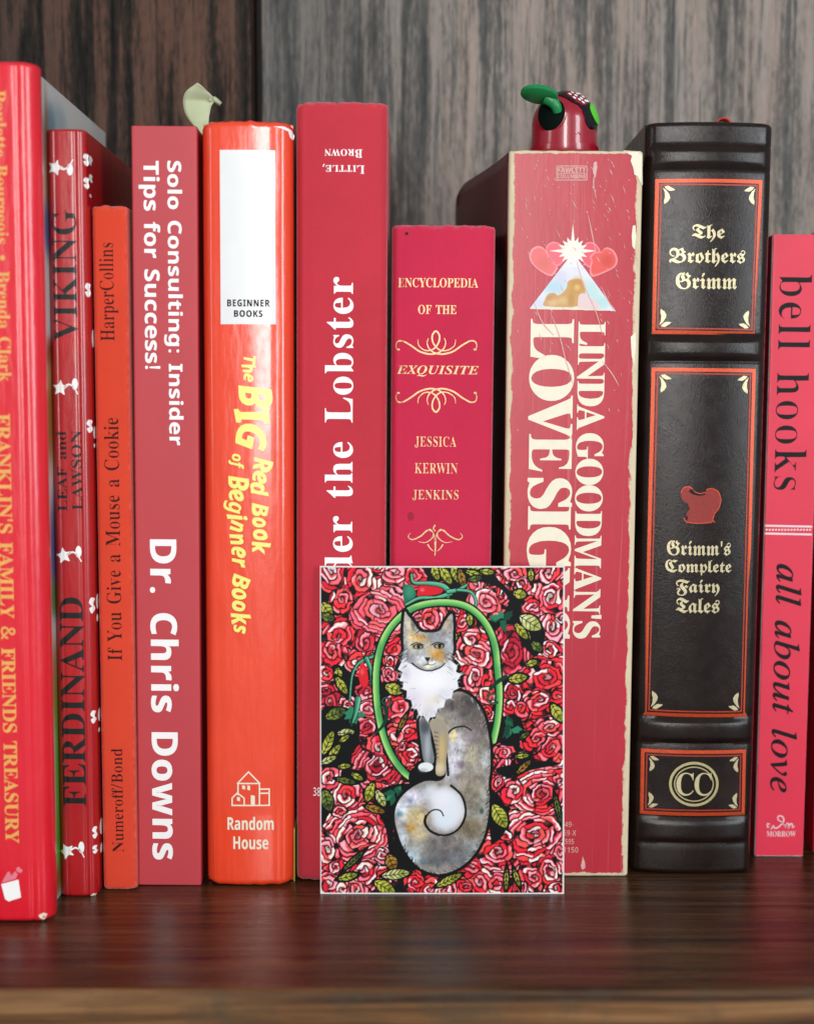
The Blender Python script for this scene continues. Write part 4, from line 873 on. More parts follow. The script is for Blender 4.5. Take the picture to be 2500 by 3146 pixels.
        for k in range(gi + 1):
            ids = [i for i in range(nraw) if grp[i] == k]
            for src in ([res[i] for i in ids], [res[nraw + i] for i in ids]):
                v, f = fill_2d(src)
                want = abs(sum(ring_area(p) for p in src))
                got = sum(abs(ring_area(v[list(t)])) for t in f)
                if abs(got - want) < .04 * want:
                    break
            b = sum(len(x) for x in V)
            V.append(v)
            Fc += [tuple(i + b for i in t) for t in f]
        return self.place(name, np.concatenate(V), Fc, mat)

    def pxpoly(self, pts):
        return np.array([self.loc(x, y)[[0, 2]] for x, y in pts])

    def poly(self, name, px_polys, mat, fold=True):
        """several flat printed shapes of one colour given as pixel outlines (one part)"""
        V, Fc = [], []
        for pp in px_polys:
            if isinstance(pp[0], list):              # a ring between two outlines
                m = len(pp[0])
                v = np.concatenate([self.pxpoly(q) for q in pp])
                f = [(i, (i + 1) % m, m + (i + 1) % m, m + i) for i in range(m)]
            elif len(pp) <= 4:
                v, f = self.pxpoly(pp), [tuple(range(len(pp)))]
            else:
                v, f = fill_2d([self.pxpoly(pp)])
            b = sum(len(x) for x in V)
            V.append(v)
            Fc += [tuple(i + b for i in q) for q in f]
        return self.place(name, np.concatenate(V), Fc, mat)

    def rect(self, name, x0, y0, x1, y1, mat, q=None):
        pts = q or [(x0, y0), (x1, y0), (x1, y1), (x0, y1)]
        return self.poly(name, [pts], mat)


def smooth_path(pts, n=10, closed=False):
    P = [np.array(p, float) for p in pts]
    out = []
    m = len(P)
    rng = range(m if closed else m - 1)
    for i in rng:
        p0 = P[(i - 1) % m] if closed else P[max(i - 1, 0)]
        p1, p2 = P[i % m], P[(i + 1) % m]
        p3 = P[(i + 2) % m] if closed else P[min(i + 2, m - 1)]
        for k in range(n):
            t = k / n
            out.append(0.5 * ((2 * p1) + (-p0 + p2) * t + (2 * p0 - 5 * p1 + 4 * p2 - p3) * t * t + (-p0 + 3 * p1 - 3 * p2 + p3) * t ** 3))
    if not closed:
        out.append(P[-1])
    return np.array(out)


def ribbon(pts, w0, w1=None, n=8, closed=False, bell=False):
    """outline of a stroke of varying width"""
    c = smooth_path(pts, n, closed)
    if closed:
        c = np.vstack([c, c[:1]])
    t = np.gradient(c, axis=0)
    t /= np.maximum(np.linalg.norm(t, axis=1, keepdims=True), 1e-9)
    nn = np.stack([-t[:, 1], t[:, 0]], 1)
    s = np.linspace(0, 1, len(c))
    w = w0 + ((w1 if w1 is not None else w0) - w0) * s
    if bell:
        w = w0 * (0.35 + 0.65 * np.sin(math.pi * s) ** 1.0)
    a = c + nn * (w / 2)[:, None]
    b = c - nn * (w / 2)[:, None]
    return [tuple(p) for p in a] + [tuple(p) for p in b[::-1]]


def ribbon_quads(bk, name, strokes, mat):
    """strokes as strips of quads laid on the spine (safe where a stroke crosses itself)"""
    V, Fc = [], []
    for r in strokes:
        m = len(r) // 2
        b = len(V)
        P = bk.pxpoly(r)
        V += [tuple(p) for p in P]
        for i in range(m - 1):
            Fc.append((b + i, b + i + 1, b + 2 * m - 2 - i, b + 2 * m - 1 - i))
    return bk.place(name, np.array(V), Fc, mat, slices=False)


def ellipse(cx, cy, rx, ry, n=36, a0=0.0, a1=2 * math.pi):
    return [(cx + rx * math.cos(t), cy + ry * math.sin(t)) for t in np.linspace(a0, a1, n, endpoint=abs(a1 - a0) < 6.28)]


# ------------------------------------------------------------------ a small painter for printed pictures
class Canvas:
    """pixels painted back to front; the result becomes a colour per vertex of the printed face"""

    def __init__(self, x0, y0, x1, y1, w, h):
        self.x0, self.y0 = x0, y0
        self.sx, self.sy = w / (x1 - x0), h / (y1 - y0)
        self.w, self.h = w, h
        self.a = np.zeros((h, w, 3))

    def _win(self, x0, y0, x1, y1):
        i0 = max(int((x0 - self.x0) * self.sx) - 1, 0)
        i1 = min(int((x1 - self.x0) * self.sx) + 2, self.w)
        j0 = max(int((y0 - self.y0) * self.sy) - 1, 0)
        j1 = min(int((y1 - self.y0) * self.sy) + 2, self.h)
        if i1 <= i0 or j1 <= j0:
            return None
        X = self.x0 + (np.arange(i0, i1) + .5) / self.sx
        Y = self.y0 + (np.arange(j0, j1) + .5) / self.sy
        X, Y = np.meshgrid(X, Y)
        return (slice(j0, j1), slice(i0, i1)), X, Y

    @staticmethod
    def inside(p, X, Y):
        ins = np.zeros(X.shape, bool)
        n = len(p)
        for i in range(n):
            (xa, ya), (xb, yb) = p[i], p[(i + 1) % n]
            if ya == yb:
                continue
            c = (ya > Y) != (yb > Y)
            ins ^= c & (X < (xb - xa) * (Y - ya) / (yb - ya) + xa)
        return ins

    def fill(self, p, col, alpha=1.0):
        p = np.asarray(p, float)
        w = self._win(*p.min(0), *p.max(0))
        if w is None:
            return
        s, X, Y = w
        m = self.inside(p, X, Y).astype(float) * alpha
        c = col(X, Y) if callable(col) else np.array(col, float)
        sub = self.a[s]
        sub += (c - sub) * m[..., None]

    def stroke(self, pts, w0, w1=None, col=(0, 0, 0), alpha=1.0, n=6, smooth=True):
        c = smooth_path(pts, n) if smooth else np.array(pts, float)
        w1 = w0 if w1 is None else w1
        mw = max(w0, w1)
        w = self._win(c[:, 0].min() - mw, c[:, 1].min() - mw, c[:, 0].max() + mw, c[:, 1].max() + mw)
        if w is None:
            return
        s, X, Y = w
        best = np.full(X.shape, 1e9)
        side = np.zeros(X.shape)
        m = len(c) - 1
        for i in range(m):
            a, b = c[i], c[i + 1]
            d = b - a
            L2 = max(d @ d, 1e-9)
            t = np.clip(((X - a[0]) * d[0] + (Y - a[1]) * d[1]) / L2, 0, 1)
            ww = (w0 + (w1 - w0) * (i + t) / m) / 2
            dd = np.hypot(X - a[0] - t * d[0], Y - a[1] - t * d[1]) / np.maximum(ww, .01)
            cr = (d[0] * (Y - a[1]) - d[1] * (X - a[0])) / math.sqrt(L2) / np.maximum(ww, .01)
            k = dd < best
            best = np.where(k, dd, best)
            side = np.where(k, cr, side)
        msk = (best < 1).astype(float) * alpha
        cc = col(side) if callable(col) else np.array(col, float)
        sub = self.a[s]
        sub += (cc - sub) * msk[..., None]

    def wash(self, x, y, rx, ry, col, alpha, mask=None, ang=0.0, edge=1.6):
        w = self._win(x - rx * 1.8, y - ry * 1.8, x + rx * 1.8, y + ry * 1.8) if not ang else self._win(x - max(rx, ry) * 1.8, y - max(rx, ry) * 1.8, x + max(rx, ry) * 1.8, y + max(rx, ry) * 1.8)
        if w is None:
            return
        s, X, Y = w
        dx, dy = X - x, Y - y
        ca, sa = math.cos(ang), math.sin(ang)
        u, v = (dx * ca + dy * sa) / rx, (-dx * sa + dy * ca) / ry
        k = np.exp(-np.power(u * u + v * v, edge)) * alpha
        if mask is not None:
            k = k * mask[s]
        sub = self.a[s]
        sub += (np.array(col, float) - sub) * k[..., None]

    def mask(self, p):
        p = np.asarray(p, float)
        X = self.x0 + (np.arange(self.w) + .5) / self.sx
        Y = self.y0 + (np.arange(self.h) + .5) / self.sy
        X, Y = np.meshgrid(X, Y)
        return self.inside(p, X, Y).astype(float)

    def linear(self, half=True, k=0.85):
        a = self.a
        if half:
            a = (a[0::2, 0::2] + a[1::2, 0::2] + a[0::2, 1::2] + a[1::2, 1::2]) / 4
        a = np.clip(a, 0, 255) / 255
        l = np.where(a <= 0.04045, a / 12.92, ((a + 0.055) / 1.055) ** 2.4) * k
        return l


# ------------------------------------------------------------------ shared materials
MAT = {}
MAT['pages'] = m_pages('page_edges')
CREAM = rgb(240, 226, 196)
WHITE = rgb(250, 250, 248, 0.92)
MAT['white_ink'] = m_plain('white_ink', WHITE, 0.55, 0.03)
MAT['white_gloss'] = m_plain('white_laminate', rgb(246, 248, 248, .80), 0.4, 0.03, spec=.3, coat=0.35, coat_rough=0.2, waviness=0.05)
MAT['black_ink'] = m_plain('black_ink', rgb(18, 20, 24), 0.55, 0.3, 0.6, spec=.2)
MAT['brown_ink'] = m_plain('faded_black_ink', rgb(74, 26, 24), 0.7, 0.35, 1.2, spec=.2)
MAT['green_black_ink'] = m_plain('green_black_ink', rgb(24, 30, 30), 0.45, 0.35, 0.5, spec=.3, coat=.15)
MAT['cream_ink'] = m_plain('cream_ink', rgb(247, 238, 214), 0.45, 0.05, 0.4)
MAT['yellow_ink'] = m_plain('yellow_ink', rgb(250, 246, 124), 0.4, 0.03, coat=0.4, coat_rough=0.2)
MAT['gold_ink'] = m_plain('orange_gold_ink', rgb(252, 184, 92), 0.4, 0.12, 0.4, coat=0.5)
MAT['gold_foil'] = m_foil('gold_foil', (0.74, 0.50, 0.27, 1), 0.42, 0.45, 0.4)
MAT['pale_gold_foil'] = m_foil('pale_gold_foil', (0.66, 0.57, 0.35, 1), 0.38, 0.5, 0.4)
MAT['red_foil'] = m_foil('red_foil', (0.74, 0.085, 0.022, 1), 0.36, 0.35, 0.5)
MAT['dark_red_foil'] = m_foil('dull_red_foil', (0.42, 0.04, 0.02, 1), 0.4, 0.3, 0.5)
MAT['paint'] = m_paint('printed_picture', 0.42)
MAT['paint_gloss'] = m_paint('printed_cover_picture', 0.35, 0.6)

# ------------------------------------------------------------------ shelf and back boards
def plank_shelf():
    n = 120
    def front(x):
        return -82.4 + x * 0.0114 + 0.5 * n3(x * .02, 3.0) + 0.18 * n3(x * .11, 8.0)
    prof = [(70.0, 0.0), (20.0, 0.0), (-20, 0.0), (-60, 0.0), (None, 0.0, 1.6), (None, -0.12, 0.9), (None, -0.5, 0.3), (None, -1.1, 0.02)]
    V, Fc = [], []
    xs = np.linspace(-320, 320, n)
    for x in xs:
        for p in prof:
            V.append((x, p[0] if p[0] is not None else front(x) + p[2], p[1]))
        V.append((x, 70.0, -18.0))
        V.append((x, front(x) + 2.0, -18.0))
    m = len(prof)
    k = m + 2
    for i in range(n - 1):
        a, b = i * k, (i + 1) * k
        for j in range(m - 1):
            Fc.append((a + j, b + j, b + j + 1, a + j + 1)[::-1])
        Fc.append((a + m - 1, b + m - 1, b + m + 1, a + m + 1)[::-1])
        Fc.append((a + m, b + m, b, a))
        Fc.append((a + m + 1, b + m + 1, b + m, a + m))
    o = mesh_obj('shelf', V, Fc, m_shelf('varnished_shelf'), None, smooth=40)
    o['kind'] = 'structure'
    V, Fc = [], []
    for x in xs:
        f = front(x) + 0.02 * n3(x * .3, 1.0)
        w = 1.9 + 0.7 * n3(x * .05, 11.0) + 0.5 * n3(x * .22, 12.0)
        for dy, z in ((w, 0.015), (0.9, -0.05), (0.25, -0.42), (-0.10, -1.1), (-0.32, -2.0), (-0.36, -4.0), (-0.3, -12.0), (-0.2, -20.0), (1.9, -20.0)):
            V.append((x, f + dy, z))
    k = 9
    for i in range(n - 1):
        for j in range(k - 1):
            Fc.append((i * k + j, i * k + j + 1, (i + 1) * k + j + 1, (i + 1) * k + j))
    mesh_obj('front_edge', V, Fc, m_shelf_edge('bare_shelf_edge'), o, smooth=50)


plank_shelf()
b = box('back_board_or_gap_shade', (-330.0, -53.6, 57.5, 72.0, 0.02, 420.0), m_boards('brown_board', (0.006, 0.0055, 0.005, 1), (0.024, 0.0150, 0.011, 1), (0.080, 0.038, 0.025, 1), 3.0, stain_or_shade=-118, shade_k=(0.45, 0.56, 0.62, 1), rough=.6, spec=.22), None, 0.6)  # shade at the far left is painted into this board's colour
b['kind'] = 'structure'
b = box('back_board_or_gap_shade', (-58.0, -44.0, 76.0, 79.0, 0.02, 420.0), m_plain('gap_shade', (0.012, 0.010, 0.009, 1), .8, .2), None)  # added dark strip, stands in for the shadow in the seam
b['kind'] = 'structure'
b = box('back_board_or_gap_shade', (-51.0, 330.0, 66.0, 72.0, 0.02, 420.0), m_boards('grey_board', (0.020, 0.022, 0.021, 1), (0.064, 0.053, 0.045, 1), (0.175, 0.134, 0.112, 1), 17.0, stain_or_shade=8, shade_k=(0.40, 0.43, 0.44, 1)), None, 0.4)  # light falloff painted in: colour darker on the left, brighter rightwards
b['kind'] = 'structure'

# ------------------------------------------------------------------ book 1: tall glossy picture book, far left
RED_A = rgb(236, 26, 48)
A = Book('tall glossy bright red picture book with orange gold capitals, furthest forward at the far left', -112.35, -39.9, 20.9, 241.3, 95, .0050, r=4.9, crease=.42, rt=1.6, rc=1.4, seed=2.0)
mA = m_gloss('bright_red_laminate', RED_A, wave=0.16, coat=.6, coat_rough=0.13)
A.spine(mA)
mAc = m_plain('pale_cover_paper', rgb(235, 238, 236), 0.35, 0.05, coat=0.4)
A.covers(mA, mAc, 2.6, ins=2.9)
cv = Canvas(0, 0, 92, 241, 92, 242)
cv.a[:] = (236, 239, 236)
for (y, zpx, ry, rz, c, al) in [(20, 360, 6, 6, (90, 130, 160), .7), (30, 330, 9, 5, (150, 190, 200), .6), (12, 430, 4, 7, (110, 130, 150), .6), (15, 520, 2.6, 22, (150, 96, 50), .9), (14, 700, 4, 8, (86, 108, 170), .9), (9, 860, 4, 14, (225, 228, 230), .8),
                              (15, 1085, 5, 5, (160, 70, 40), .9), (15, 1190, 4, 9, (196, 160, 90), .8), (13, 1290, 6, 13, (176, 120, 50), .9), (16, 1700, 6, 17, (92, 100, 150), .95), (15, 1840, 5, 6, (96, 150, 80), .95), (14, 2090, 5, 12, (178, 130, 70), .8),
                              (16, 2180, 5, 10, (150, 160, 60), .8), (16, 2400, 4.5, 24, (92, 190, 44), .95), (15, 2600, 4.5, 14, (92, 180, 44), .95), (12, 2705, 7, 4.5, (166, 112, 52), .95)]:
    z = at_depth(165, zpx, -25)[2]
    cv.wash(y, 241 - z, ry, rz, c, al, edge=2.0)
cols = cv.linear(half=False)
V, Fc, Cc = [], [], []
for j in range(0, 242, 2):
    for i in range(0, 90, 2):
        V.append((A.W / 2 - 2.84, A.yb + i * (94.4 - A.yb) / 90.0, max(240.6 - j, 0.6)))
        Cc.append((*cols[j, i], 1))
for j in range(120):
    for i in range(44):
        a = j * 45 + i
        Fc.append((a, a + 45, a + 46, a + 1))
mesh_obj('cover_picture', V, Fc, MAT['paint_gloss'], A.cr, cols=Cc)
A.text('author_lettering', 'Paulette Bourgeois • Brenda Clark', 'S', (-31, 17, 278, -11, 39, 1173), MAT['gold_ink'], 'D')
A.text('title_lettering', "FRANKLIN'S FAMILY & FRIENDS TREASURY", 'S', (-5, 40, 1271, 11, 57, 2590), MAT['gold_ink'], 'D', fat=(6, 6))
A.poly('publisher_mark', [[(5, 2716), (58, 2702), (66, 2757), (28, 2769), (17, 2762)]], MAT['white_ink'])
A.poly('publisher_mark_pages', [[(6, 2712), (24, 2680), (30, 2676), (36, 2690), (48, 2676), (56, 2686), (50, 2700)], [(50, 2668), (60, 2662), (64, 2668), (72, 2674), (64, 2682), (54, 2678)]], m_plain('faded_pink_ink', rgb(244, 130, 150), .5))
V, Fc = box_vf(-1.2, 1.2, 0, 1.6, 0, 1.5)
A.poly('worn_corner', [[(119, 2812), (133, 2806), (143, 2812), (136, 2828), (128, 2834), (124, 2822)]], MAT['cream_ink'])

# ------------------------------------------------------------------ book 2: dark red, black capitals, white flowers
Bk = Book('dark red glossy picture book with black capitals and small white flowers down its spine', -99.25, -20.6, 11.6, 227.2, 74, .0047, r=2.6, crease=.25, rt=1.0, rc=0.9, seed=5.0)
mB = m_gloss('dark_red_laminate', rgb(190, 22, 30), wave=0.10, coat_rough=0.12, coat=0.6, dull=0.22)
Bk.spine(mB)
Bk.covers(mB, mB, 2.2)
Bk.text('publisher_lettering', 'VIKING', 'S', (157, 231, 646, 168, 244, 1047), MAT['green_black_ink'], 'U', fat=(-4, -2), track=10)
Bk.text('author_lettering', 'LEAF and', 'S', (176, 203, 1325, 176, 210, 1570), MAT['green_black_ink'], 'U')
Bk.text('author_lettering', 'LAWSON', 'S', (218, 251, 1322, 223, 255, 1567), MAT['green_black_ink'], 'U', fat=(-6, -2))
Bk.text('title_lettering', 'FERDINAND', 'S', (186, 260, 1835, 190, 263, 2478), MAT['green_black_ink'], 'U')
for k, (x, y, sg) in enumerate([(192, 512, 1), (207, 1189, -1), (218, 1704, -1), (227, 2612, -1)]):
    fl = smooth_path([(x - 21 + (25 if i % 2 == 0 else 13) * math.cos(i * math.pi / 5 + k), y + 3 + (25 if i % 2 == 0 else 13) * math.sin(i * math.pi / 5 + k)) for i in range(10)], 4, True).tolist()
    fl = [tuple(p) for p in fl]
    st = ribbon([(x - 12, y + 2), (x + 6, y + sg * 8), (x + 22, y - sg * 3), (x + 33, y - sg * 22)], 6, 3)
    lf = ellipse(x + 24, y + sg * 9, 9, 18)
    Bk.poly('white_flower', [fl, st, lf], MAT['white_ink'])
xx = Bk.W / 2 - .06
for (zp, ln, w) in [(490, 26, 3.6), (545, 22, 3.8), (600, 9, 2.0), (1040, 50, 2.6), (1330, 36, 3.8), (1370, 12, 2.0), (1850, 46, 4.0), (1900, 22, 2.2), (2200, 40, 4.2), (2245, 14, 2.0), (2545, 50, 4.2), (2610, 30, 3.6)]:
    zc = at_depth(285, zp, -16)[2]
    outer = [(Bk.yb + 1.6 + w * (0.45 + .55 * math.cos(t)) * (1 + .25 * math.sin(3 * t + zp)), zc + ln * .052 * math.sin(t)) for t in np.linspace(0, 2 * math.pi, 18, endpoint=False)]
    mesh_obj('cover_flower', [(xx, y, z) for y, z in outer], [tuple(range(18))], MAT['white_ink'], Bk.cr)
for k, (y, hh) in enumerate([(488, 26), (560, 24), (890, 30), (1310, 28), (1862, 34), (2205, 28), (2560, 26), (2612, 18)]):
    e = 268 + 33 * (y - 395) / 2355.0
    hh *= .72
    bl = [(e - 15, y - hh * .4), (e - 10, y - hh), (e - 3, y - hh * .8), (e - 5, y - hh * .2), (e - 2, y + hh * .5), (e - 8, y + hh), (e - 14, y + hh * .35), (e - 8, y + hh * .1)]
    Bk.poly('white_flower', [[tuple(p) for p in smooth_path(bl, 4, True)]], MAT['white_ink'])
Bk.poly('worn_corner', [[(286, 2745), (296, 2748), (292, 2756), (280, 2757), (278, 2752)]], MAT['cream_ink'])

# ------------------------------------------------------------------ book 3: thin orange red cloth
Ck = Book('thin short orange red cloth book with small faded black lettering read upwards', -87.85, -15.4, 10.1, 206.2, 70, .0035, r=1.3, bulge=.25, rt=1.4, rc=.8, rag=.55, seed=9.0)
mC = m_cloth('orange_red_cloth', rgb(236, 72, 42), 0.8, 9.0, 0.3, H=206.2, W=10.1)
Ck.spine(mC)
Ck.covers(mC, mC, 1.9)
Ck.text('publisher_lettering', 'HarperCollins', 'S', (303, 362, 746, 310, 364, 1047), MAT['brown_ink'], 'U', fat=(-13, -3))
Ck.text('title_lettering', 'If You Give a Mouse a Cookie', 'S', (315, 363, 1284, 335, 378, 2029), MAT['brown_ink'], 'U', fat=(-13, -3))
Ck.text('author_lettering', 'Numeroff/Bond', 'S', (341, 378, 2300, 345, 380, 2617), MAT['brown_ink'], 'U', fat=(-13, -3))

# ------------------------------------------------------------------ book 4: matte dusky red paperback
Dk = Book('flat matte dusky red paperback with bold white sans lettering read downwards', -73.25, -11.4, 19.3, 229.8, 68, .0084, r=.5, rt=.25, rc=.25, seed=11.0)
mD = m_plain('dusky_red_matte', rgb(200, 66, 74), .5, .05, .05, spec=.4, fine=.35)
Dk.spine(mD)
Dk.covers(mD, mD, .45, square=.2)
Dk.text('title_lettering', 'Solo Consulting: Insider', 'N', (500, 558, 494, 508, 567, 1368), MAT['white_ink'], 'D', fat=(4, 5))
Dk.text('title_lettering', 'Tips for Success!', 'N', (424, 490, 494, 434, 498, 1134), MAT['white_ink'], 'D', fat=(4, 5))
Dk.text('author_lettering', 'Dr. Chris Downs', 'N', (462, 549, 1657, 466, 553, 2641), MAT['white_ink'], 'D', fat=(8, 6), track=14)

# ------------------------------------------------------------------ book 5: glossy orange red hardback
Ek = Book('glossy orange red hardback with a white panel and a bouncy yellow title', -48.6, -12.8, 26.9, 231.2, 70, .0064, r=4.4, bulge=.9, crease=.22, rt=2.2, rc=2.4, rag=.6, seed=14.0)
mE = m_gloss('orange_red_laminate', rgb(250, 72, 36), coat=1.0, wave=0.16, coat_rough=0.07)
Ek.spine(mE)
Ek.covers(mE, mE, 2.6)
Ek.rect('white_panel', 0, 0, 0, 0, MAT['white_gloss'], [(675, 460), (846, 461), (849, 996), (678, 996)])
Ek.text('panel_lettering', 'BEGINNER', 'N', (698, 920, 829, 942), MAT['black_ink'], track=50, fat=(14, 8))
Ek.text('panel_lettering', 'BOOKS', 'N', (719, 953, 807, 974), MAT['black_ink'], track=50, fat=(14, 8))


def bouncy(amp, per, ph=0.0, fatv=0):
    def f(polys):
        return [np.stack([p[:, 0], p[:, 1] + amp * np.sin(p[:, 0] / per + ph) + 0.05 * (p[:, 1]) * np.sin(p[:, 0] / per * 1.7)], 1) for p in polys]
    return f


Ek.text('title_lettering', 'The', 'T', (741, 786, 1093, 743, 788, 1174), MAT['yellow_ink'], 'D', fat=(10, 9), jig=bouncy(14, 120), tilt=.04, wobble=.8)
Ek.text('title_lettering', 'BIG', 'T', (712, 835, 1184, 724, 841, 1386), MAT['yellow_ink'], 'D', fat=(14, 14), jig=bouncy(16, 260), wobble=.9)
Ek.text('title_lettering', 'Red Book', 'T', (769, 838, 1404, 769, 843, 1704), MAT['yellow_ink'], 'D', fat=(12, 12), jig=bouncy(12, 170), wobble=1.0)
Ek.text('title_lettering', 'of', 'T', (701, 749, 1394, 703, 751, 1441), MAT['yellow_ink'], 'D', fat=(6, 6))
Ek.text('title_lettering', 'Beginner Books', 'T', (683, 768, 1462, 690, 775, 1948), MAT['yellow_ink'], 'D', fat=(11, 11), jig=bouncy(12, 200), tilt=.022, wobble=1.0)
# little house emblem drawn in white line
ln = []
hx = lambda x, y: (x / 1.881, 2000 + y / 1.881)
for seg in ([(1373, 765), (1437, 698), (1502, 765)], [(1373, 765), (1502, 765)], [(1376, 765), (1376, 830)], [(1500, 765), (1500, 890)], [(1342, 893), (1342, 850), (1372, 820), (1412, 850), (1412, 893)],
            [(1340, 892), (1558, 892)], [(1502, 798), (1557, 798)], [(1556, 798), (1556, 892)], [(1502, 822), (1556, 822)]):
    for p, q in zip(seg[:-1], seg[1:]):
        (xa, ya), (xb, yb) = hx(*p), hx(*q)
        d = math.hypot(xb - xa, yb - ya)
        nx_, ny_ = -(yb - ya) / d * 2.2, (xb - xa) / d * 2.2
        ex, ey = (xb - xa) / d * 1.5, (yb - ya) / d * 1.5
        ln.append([(xa + nx_ - ex, ya + ny_ - ey), (xb + nx_ + ex, yb + ny_ + ey), (xb - nx_ + ex, yb - ny_ + ey), (xa - nx_ - ex, ya - ny_ - ey)])
for (x0, y0, x1, y1) in ((1400, 775, 1418, 800), (1430, 775, 1446, 805), (1450, 832, 1474, 890), (1370, 842, 1388, 868)):
    ln.append([hx(x0, y0), hx(x1, y0 + 4), hx(x1, y1), hx(x0, y1 - 4)])
Ek.poly('house_emblem', ln, MAT['cream_ink'])
Ek.text('publisher_lettering', 'Random', 'N', (699, 2509, 841, 2550), MAT['cream_ink'], fat=(8, 4))
Ek.text('publisher_lettering', 'House', 'N', (717, 2570, 825, 2609), MAT['cream_ink'], fat=(8, 4))
Ek.poly('worn_corner', [[(838, 388), (872, 387), (893, 394), (900, 408), (896, 422), (889, 418), (884, 400), (862, 393)]], MAT['white_ink'])
zz = at_depth(895, 2628, -8)[2]
box('cover_picture', (Ek.W / 2 - .15, Ek.W / 2 + .25, Ek.yb - 1.2, 60, zz - 8.5, zz + 8.5), m_plain('yellow_green_print', rgb(196, 210, 70), .4, .2, coat=.5), Ek.cr, .2)

# ------------------------------------------------------------------ book 6: tall rose red cloth
Fk = Book('tall rose red cloth hardback with large white serif letters read upwards', -20.8, -9.6, 27.3, 237.4, 70, .0067, r=3.0, bulge=1.2, crease=.3, rt=2.6, rc=1.6, rag=.75, seed=21.0)
mF = m_cloth('rose_red_cloth', rgb(214, 50, 68), .72, 7.0, .6, H=237.4, W=27.3)
Fk.spine(mF)
Fk.covers(mF, mF, 2.6)
Fk.text('publisher_lettering', 'Brown', 'S', (997, 458, 1113, 484), MAT['white_ink'], 180, caps=.78, track=25)
Fk.text('publisher_lettering', 'Little,', 'S', (991, 503, 1120, 533), MAT['white_ink'], 180, caps=.78, track=25)
Fk.text('title_lettering', 'der the Lobster', 'S', (999, 1086, 851, 997, 1084, 1768), MAT['white_ink'], 'U', fat=(0, 0), track=26)
Fk.text('number_lettering', '38', 'N', (962, 2420, 984, 2446), MAT['white_ink'], fat=(-14, -8))

# ------------------------------------------------------------------ book 7: short crimson cloth with gold
Gk = Book('short crimson cloth book with gold capitals and scroll ornaments, behind the card', 9.5, -7.1, 31.1, 201.7, 42, .0078, r=2.6, bulge=1.0, crease=.22, rt=2.0, rc=1.2, rag=.6, seed=27.0)
mG = m_cloth('crimson_cloth', rgb(222, 36, 78), .7, 8.0, .6, H=201.7, W=31.1)
Gk.spine(mG)
Gk.covers(mG, mG, 2.4)
GF = MAT['gold_foil']
Gk.text('title_lettering', 'ENCYCLOPEDIA', 'S', (1223, 854, 1469, 883), GF, fat=(-4, 0), track=-6)
Gk.text('title_lettering', 'OF THE', 'S', (1284, 937, 1402, 965), GF, fat=(-4, 0))
Gk.text('title_lettering', 'EXQUISITE', 'E', (1218, 1123, 1470, 1157), GF, fat=(-2, 2))
Gk.text('author_lettering', 'JESSICA', 'S', (1274, 1341, 1401, 1376), GF, fat=(-12, -2), track=20)
Gk.text('author_lettering', 'KERWIN', 'S', (1274, 1423, 1405, 1455), GF, fat=(-12, -2), track=20)
Gk.text('author_lettering', 'JENKINS', 'S', (1267, 1505, 1408, 1538), GF, fat=(-12, -2), track=20)
cp = lambda x, y: (800 + x / 1.9033, 200 + y / 1.9033)
half = [(803, 1668), (792, 1645), (800, 1618), (830, 1613), (880, 1640), (930, 1674), (990, 1690), (1040, 1682), (1072, 1655), (1082, 1622), (1074, 1596)]
loop = [(920, 1605), (926, 1640), (962, 1668), (1008, 1662), (1040, 1625), (1046, 1582), (1025, 1556), (1004, 1582), (1010, 1625), (1044, 1664), (1090, 1668), (1132, 1642), (1140, 1605)]
for flip in (False, True):
    S = []
    for path in (half, [(2 * 1028 - x, y) for x, y in half], loop):
        pts = [cp(x, y if not flip else 1890 + (1692 - y) * 1.02) for x, y in path]
        S.append(ribbon(pts, 5.2, bell=True))
    for (x, y) in ((803, 1664), (1253, 1664)):
        y = y if not flip else 1890 + (1692 - y) * 1.02
        S.append(ribbon([cp(x - 6, y), cp(x + 4, y - 3), cp(x + 8, y + 3)], 5))
    ribbon_quads(Gk, 'gold_scroll', S, GF)
dp = lambda x, y: (x * 1.4594, y * 1.4594)
S = []
for m in (1, -1):
    X = lambda x: 916 + m * (x - 916)
    S.append(ribbon([dp(X(x), y) for x, y in ((864, 1122), (859, 1130), (868, 1136), (886, 1128), (900, 1116), (912, 1122), (915, 1140))], 4.2, bell=True))
    S.append(ribbon([dp(X(x), y) for x, y in ((880, 1140), (895, 1142), (908, 1134), (912, 1124), (905, 1114), (897, 1120))], 3.6, bell=True))
    S.append(ribbon([dp(X(x), y) for x, y in ((900, 1146), (905, 1154), (912, 1160))], 5, 2))
S.append(ribbon([dp(x, y) for x, y in ((916, 1140), (916, 1156), (915, 1170))], 7, 2))
S.append(ribbon([dp(x, y) for x, y in ((916, 1105), (912, 1112), (916, 1118))], 4, 3))
ribbon_quads(Gk, 'gold_scroll', S, GF)
Gk.poly('ink_spot', [ellipse(1249, 717, 5, 4.5, 14)], MAT['black_ink'])
Gk.poly('stain_or_shade', [ellipse(1262, 1586, 9, 13, 16)], m_plain('dull_stain', rgb(165, 22, 52), .8))

# ------------------------------------------------------------------ book 8: thick worn paperback
Hk = Book('thick worn red paperback with frayed cream edges and a toy on its top', 49.4, -3.8, 40.2, 224.0, 68, .0060, r=.9, bulge=.25, rt=.5, rc=.7, rag=.35, seed=33.0)
mH = m_worn('worn_red_satin', rgb(196, 44, 62), Hk.W, Hk.H, CREAM, left=1.9, right=2.2, top=.95, bottom=1.3, creases=.32)
Hk.spine(mH)
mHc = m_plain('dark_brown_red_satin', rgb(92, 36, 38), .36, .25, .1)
Hk.covers(mHc, mHc, .6, square=.2)
